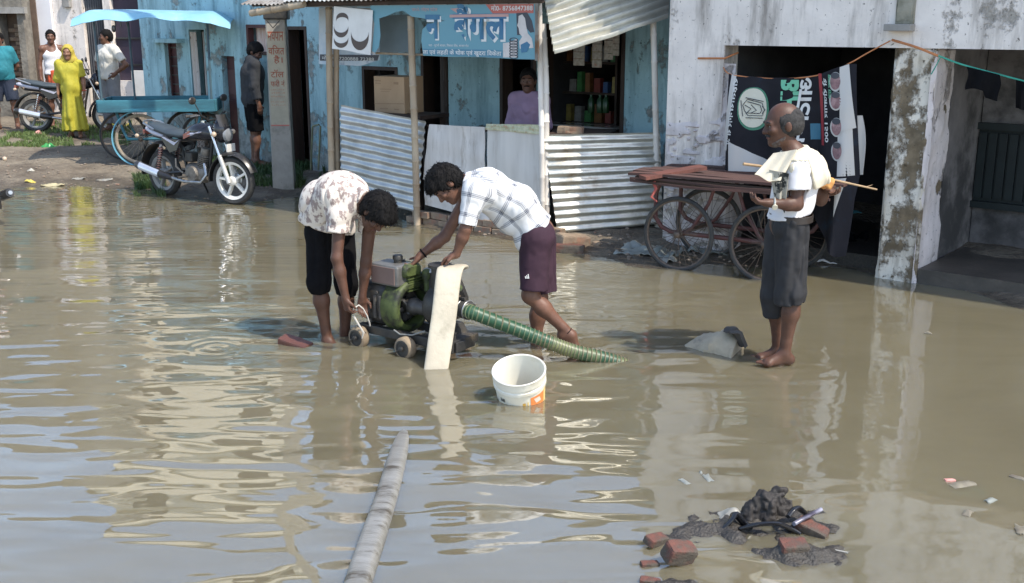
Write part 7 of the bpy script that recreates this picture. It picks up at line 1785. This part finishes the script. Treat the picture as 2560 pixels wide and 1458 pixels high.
crumple('paper_scrap', onw(2540, 715), (.18, .10), PAPER, 'white paper scrap on the verandah floor edge', 'paper', 21, .02)
for i, (px, py, w_, m_, lb) in enumerate(((78, 462, .14, YEL_PL, 'yellow plastic bottle scrap at the shore below the woman'), (135, 464, .30, mat('straw_foam', (.46, .40, .24), None, 9, .6), 'long straw-coloured foam strip at the left shore'), (195, 452, .18, WHITE_PL, 'white wet bag at the left shore'), (262, 455, .2, WHITE_PL, 'white torn bag on the shore toward the motorcycle'), (80, 444, .1, WHITE_PL, 'tiny white scrap at the left shore by the yellow one'))):
    crumple('litter', onw(px, py), (w_, w_ * .5), m_, lb, 'litter', 31 + i, .03, .3, .1 * i)
crumple('plastic_bag', gpos(128, 396), (.22, .16), GREEN_PL, 'bright green plastic bag on the earth', 'bag', 41, .06); crumple('plastic_bag', gpos(118, 384), (.28, .16), BLACK_PL, 'black plastic bag beside the green bag', 'bag', 42, .05); crumple('paper_scrap', gpos(102, 370), (.16, .16), PINK_PL, 'pink paper scrap on the earth above the green bag', 'paper', 43, .05)
crumple('cloth_scrap', gpos(292, 352), (.42, .2), YEL_PL, 'yellowish cloth lying under the blue cart', 'cloth', 44, .04)
# rubble by the right tin fence
loose_brick(P(1432, 600, 10.15), .5, 'big mud-caked brick under the right tin fence', BRICK_MUD, (.1, .15), 1.45); loose_brick(P(1425, 622, 10.0), -.1, 'reddish brick at the water edge under the right tin fence', BRICK, (0, .05), 1.2); loose_brick(P(1500, 612, 10.2), .9, 'half brick among the rubble under the right tin fence', BRICK_MUD, (.2, .1), .8)
loose_brick(G(1405, 618, .02), .1, 'flat muddy brick beside the reddish brick at the water edge', BRICK_MUD, (0, 0), 1.0)
# red tile in the water at the left, brick below the pump
o = loose_brick(G(738, 862, -.005), -.45, 'broken red brick just breaking the surface beside the bent boy', mat('wet_red_brick', (.13, .048, .032), (.085, .034, .025), 12, .5, 0, .004, 60), (.12, .18), 1.0); o = loose_brick(G(1146, 862, .005), .3, 'wet red brick under the pump foot', MATS['wet_red_brick'], (.1, 0), .8)
# rubbish heap in front
def mud_heap(name, c, rx, ry, h, seed, label):
    n = 30; m_ = MB(); c = Vector(c)
    U, W = np.meshgrid(np.linspace(-1, 1, n + 1), np.linspace(-1, 1, n + 1)); U, W = U.ravel(), W.ravel(); p = np.stack([U * rx, W * ry, np.full_like(U, seed)], 1)
    d = 1 - np.sqrt(U ** 2 + W ** 2); z = h * np.clip(d, -1, 1) + h * .9 * vnoise(p, 13, seed, 3) - .01
    m_.v = [Vector((c.x + a * rx, c.y + b * ry, zz)) for a, b, zz in zip(U, W, z)]
    for j in range(n):
        for i in range(n): a = j * (n + 1) + i; m_.f.append((a, a + 1, a + n + 2, a + n + 1))
    o = m_.build(name, MUD_STUFF, None, True); o['label'] = label; o['kind'] = 'stuff'; return o
mud_heap('mud', G(1790, 1325), .22, .14, .042, 3, 'black wet mud heap'); mud_heap('mud', G(1940, 1300), .28, .13, .05, 5, 'wet mud'); mud_heap('mud', G(2005, 1390), .20, .09, .05, 7, 'wet mud'); mud_heap('mud', G(1650, 1350), .10, .07, .02, 8, 'wet mud'); mud_heap('mud', G(1680, 1462), .14, .07, .025, 9, 'wet mud'); mud_heap('mud', G(1905, 1335), .14, .08, .03, 11, 'wet mud')
loose_brick(G(1698, 1382, .05), .35, 'large red brick tilted in the front rubbish heap', BRICK, (.35, .25), .60, dims=(.21, .12, .13)); loose_brick(G(1984, 1368, .035), .1, 'square red brick on mud at the front of the rubbish heap', BRICK, (.15, .0), .50, dims=(.225, .16, .10)); loose_brick(G(2030, 1322, .02), -.6, 'small red brick behind the black plastic of the rubbish heap', BRICK, (.2, .3), .6)
loose_brick(G(1624, 1412, .0), .2, 'small brick piece alone in the water before the rubbish heap', BRICK, (.1, .1), .34); loose_brick(G(1625, 1455, .0), -.2, 'brick chip at the nearest edge of the rubbish heap', BRICK, (.1, .1), .36); loose_brick(G(1640, 1350, .02), .7, 'brick lump half buried in mud beside the large tilted brick', BRICK, (.3, .2), .5)
st_ = G(1916, 1300, 0)
stp = thing('burnt_stump', 'black splintered wood block standing in the rubbish heap', 'wood', st_)
BURNT = mat('burnt_wood', (.012, .010, .009), (.03, .024, .02), 14, .7, 0, .004, 60, stretch=(1, 1, .2))
pr = [rc(st_ + Vector((-.09, 0, .0)), st_ + Vector((-.05, .01, .08)), .04, .026, .015), rc(st_ + Vector((.07, .0, .0)), st_ + Vector((.10, .02, .07)), .04, .02, .015), rc(st_ + Vector((-.05, 0, .0)), st_ + Vector((-.02, .01, .10)), .035, .030, .015), rc(st_ + Vector((.03, .01, .0)), st_ + Vector((.045, .02, .105)), .04, .026, .015), rc(st_ + Vector((-.03, .01, .10)), st_ + Vector((.07, .02, .125)), .022, .014, .015), rc(st_ + Vector((.0, -.02, .02)), st_ + Vector((.01, -.02, .09)), .035, .02, .02)]
skin('charred_block', pr, BURNT, stp, .006, [], 0, lambda v: .020 * vnoise(v * np.array([1, 1, .2]), 40, 3, 2) + .008 * vnoise(v, 70, 5, 1))
def strap(pts, w_, mtl, label, cat, name='strap'):
    o = ribbon(smooth_path(pts, 20), [w_ * (1 - .5 * abs(i - 10) / 10) for i in range(21)], [w_ * .35] * 21, .1, 6, lambda i: (.3, -.8, .5)).build(name, mtl, None, True); return tag(o, label, cat)
strap([G(1800, 1330, .0), G(1828, 1300, .05), G(1838, 1285, .07), G(1860, 1308, .03), G(1880, 1320, .01)], .06, BLACK_PL, 'crumpled black plastic piece at the left of the rubbish heap', 'plastic')
strap([G(1850, 1322, .02), G(1890, 1312, .045), G(1940, 1310, .05), G(1975, 1322, .02), G(2000, 1335, 0)], .055, BLACK_PL, 'glossy black tube strip lying before the burnt wood', 'plastic')
strap([G(1985, 1310, .05), G(2005, 1298, .06), G(2030, 1285, .075), G(2052, 1274, .08)], .05, mat('lavender_wrapper', (.36, .36, .44), (.06, .05, .07), 9, .3), 'lavender and black wrapper sticking up from the heap', 'wrapper'); strap([G(1970, 1292, .08), G(1990, 1270, .10), G(2015, 1285, .05)], .05, BLACK_PL, 'black plastic flap behind the lavender wrapper', 'plastic')
crumple('plastic_bag', onw(1835, 1292), (.13, .06), WHITE_PL, 'white plastic scrap behind the left end of the rubbish heap', 'bag', 51, .03); crumple('plastic_bag', onw(1995, 1320), (.07, .05), mat('clear_grey_plastic', (.4, .4, .4), None, 9, .2), 'grey wet plastic scrap before the lavender wrapper', 'bag', 52, .02)
o = MB().tube([G(1715, 1400, .03), G(1705, 1370, .06)], .003, 5).build('twig', BAMBOO, None); tag(o, 'pale twig leaning on the large tilted brick', 'twig'); o = MB().tube([G(2060, 1370, .006), G(2120, 1382, .006)], .004, 5).build('straw', WHITE_PL, None); tag(o, 'white straw floating beside the square brick', 'straw')
LIT = [(2375, 1202, .05, PINK_PL, 'pinkish leaf litter floating by the right edge'), (2405, 1212, .12, mat('sodden_leaf', (.20, .18, .13), (.12, .1, .075), 12, .6), 'sodden brown leaf clump beside the pinkish litter'), (2478, 1252, .07, PALE_PL, 'torn clear wrapper floating on the calm water'), (2420, 1284, .07, MATS['sodden_leaf'], 'small dark leaf scrap below the torn clear wrapper'), (2552, 1325, .10, MATS['sodden_leaf'], 'dark leaf clump at the right edge of the puddle'), (1752, 1183, .03, PALE_PL, 'round pale bottle cap floating before the bucket'), (1770, 1196, .07, PALE_PL, 'thin pale strip floating beside the bottle cap'), (1712, 1205, .06, PALE_PL, 'pale paper strip floating near the bottle cap'), (2548, 1196, .08, MATS['sodden_leaf'], 'leaf scrap at the right water edge above the wrapper'), (2320, 835, .05, MATS['sodden_leaf'], 'dark speck of leaf before the verandah')]
for i, (px, py, w_, m_, lb) in enumerate(LIT): crumple('litter', onw(px, py), (w_, w_ * .45), m_, lb, 'litter', 61 + i, .010, .3, .3 * i, 14, n=10)
# pebbles and crumbs along the shore
pm = MB()
pxs = rng.uniform(-9, 3.6, 900); pys = np.interp(pxs, SHX, SHY) + rng.uniform(-.1, 2.6, 900) * np.where(pxs < -2.5, 1, .45)
for x, y, z in zip(pxs, pys, ground_z(pxs, pys)):
    if z < .0: continue
    r_ = random.choice((.008, .012, .016, .024)); pm.ball((x, y, z + r_ * .3), (r_, r_ * random.uniform(.6, 1), r_ * .6), None, 6, 4)
o = pm.build('gravel', mat('pebbles', (.26, .21, .16), (.14, .11, .085), 30, .9, c3=(.3, .14, .09), s3=3), None, True); o['kind'] = 'stuff'; o['label'] = 'scattered pebbles and crumbs on the muddy bank'
# ------------------------------------------------------------------ grass
def grass(cells, n, hmin, hmax, label, mtl, seed):
    r_ = np.random.default_rng(seed); px = []; 
    for (x0, y0, x1, y1, wgt) in cells:
        k = int(n * wgt); px.append(np.stack([r_.uniform(x0, x1, k), r_.uniform(y0, y1, k)], 1))
    px = np.concatenate(px); px = px[vnoise(np.stack([px[:, 0] * .03, px[:, 1] * .08, np.full(len(px), seed)], 1), 1.0, seed, 2) > -.12]
    u, v = (px[:, 0] - PCX) / FPX, (PCY - px[:, 1]) / FPX; dy, dz = CP + v * SP, -SP + v * CP; t = (.15 - CAM_H) / dz; k = len(px)
    q = np.stack([u * t, dy * t, ground_z(u * t, dy * t) - .004], 1); h = r_.uniform(hmin, hmax, k)[:, None]; a = r_.random(k) * 6.283; w_ = (.006 + .004 * r_.random(k))[:, None]
    d = np.stack([np.cos(a), np.sin(a), np.zeros(k)], 1); ln = np.concatenate([r_.normal(size=(k, 2)) * .35, np.zeros((k, 1))], 1) * h; Z = np.array([0, 0, 1.0])
    vs = np.stack([q - d * w_, q + d * w_, q + d * w_ * .6 + ln * .4 + Z * h * .65, q - d * w_ * .6 + ln * .4 + Z * h * .65, q + ln + Z * h], 1).reshape(-1, 3)
    b = np.arange(k) * 5; fs = [f for i in b.tolist() for f in ((i, i + 1, i + 2, i + 3), (i + 3, i + 2, i + 4))]
    me_ = bpy.data.meshes.new('grass'); me_.from_pydata(vs.tolist(), [], fs); me_.update()
    o = link(me_, 'grass', mtl, None); o['kind'] = 'stuff'; o['label'] = label; return o
GRASS = mat('grass_blade', (.075, .13, .025), (.12, .16, .05), 3, .6); GRASS_D = mat('dark_grass_blade', (.03, .07, .015), (.055, .085, .025), 3, .6)
grass([(60, 322, 330, 372, 1.0), (0, 345, 120, 372, .4), (0, 270, 75, 305, .5)], 5200, .03, .08, 'short green grass on the lane edge', GRASS, 3)
grass([(335, 425, 412, 462, .6), (630, 408, 815, 452, 1.0), (500, 395, 640, 440, .25)], 4200, .04, .13, 'weeds round the concrete pole and motorcycle', GRASS_D, 5)
# bush by the white house wall
def bush(c, rx, rz_, n, label, seed):
    r_ = np.random.default_rng(seed); t = thing('shrub', label, 'shrub', c); m_ = MB(); c = Vector(c)
    for _ in range(n):
        p = r_.normal(size=3) * np.array([rx, rx, rz_]) * .5; q = c + Vector((p[0], p[1], abs(p[2]) + rz_ * .25)); a = Vector(r_.normal(size=3)).normalized() * .035; b2 = a.orthogonal().normalized() * .02
        m_.poly([q - a, q + b2, q + a, q - b2])
    link(m_.mesh('foliage'), 'foliage', mat('shrub_leaf', (.06, .11, .025), (.10, .16, .04), 5, .6), t)
    s_ = MB()
    for k in range(5): a = k * 1.26; s_.tube([c - Vector((0, 0, .03)), c + Vector((math.cos(a) * rx * .5, math.sin(a) * rx * .5, rz_))], [.012, .004], 5)
    tag(s_.build('stem', DARK_WOOD, t, True), kind='stuff')
q = P(84, 262, 20.9); bush((q.x, q.y, gz(q.x, q.y)), .5, .85, 900, 'green weedy shrub against the white house wall', 4)
q = P(62, 278, 20.6); bush((q.x, q.y, gz(q.x, q.y)), .45, .4, 500, 'low green shrub behind the man in the teal shirt', 6)
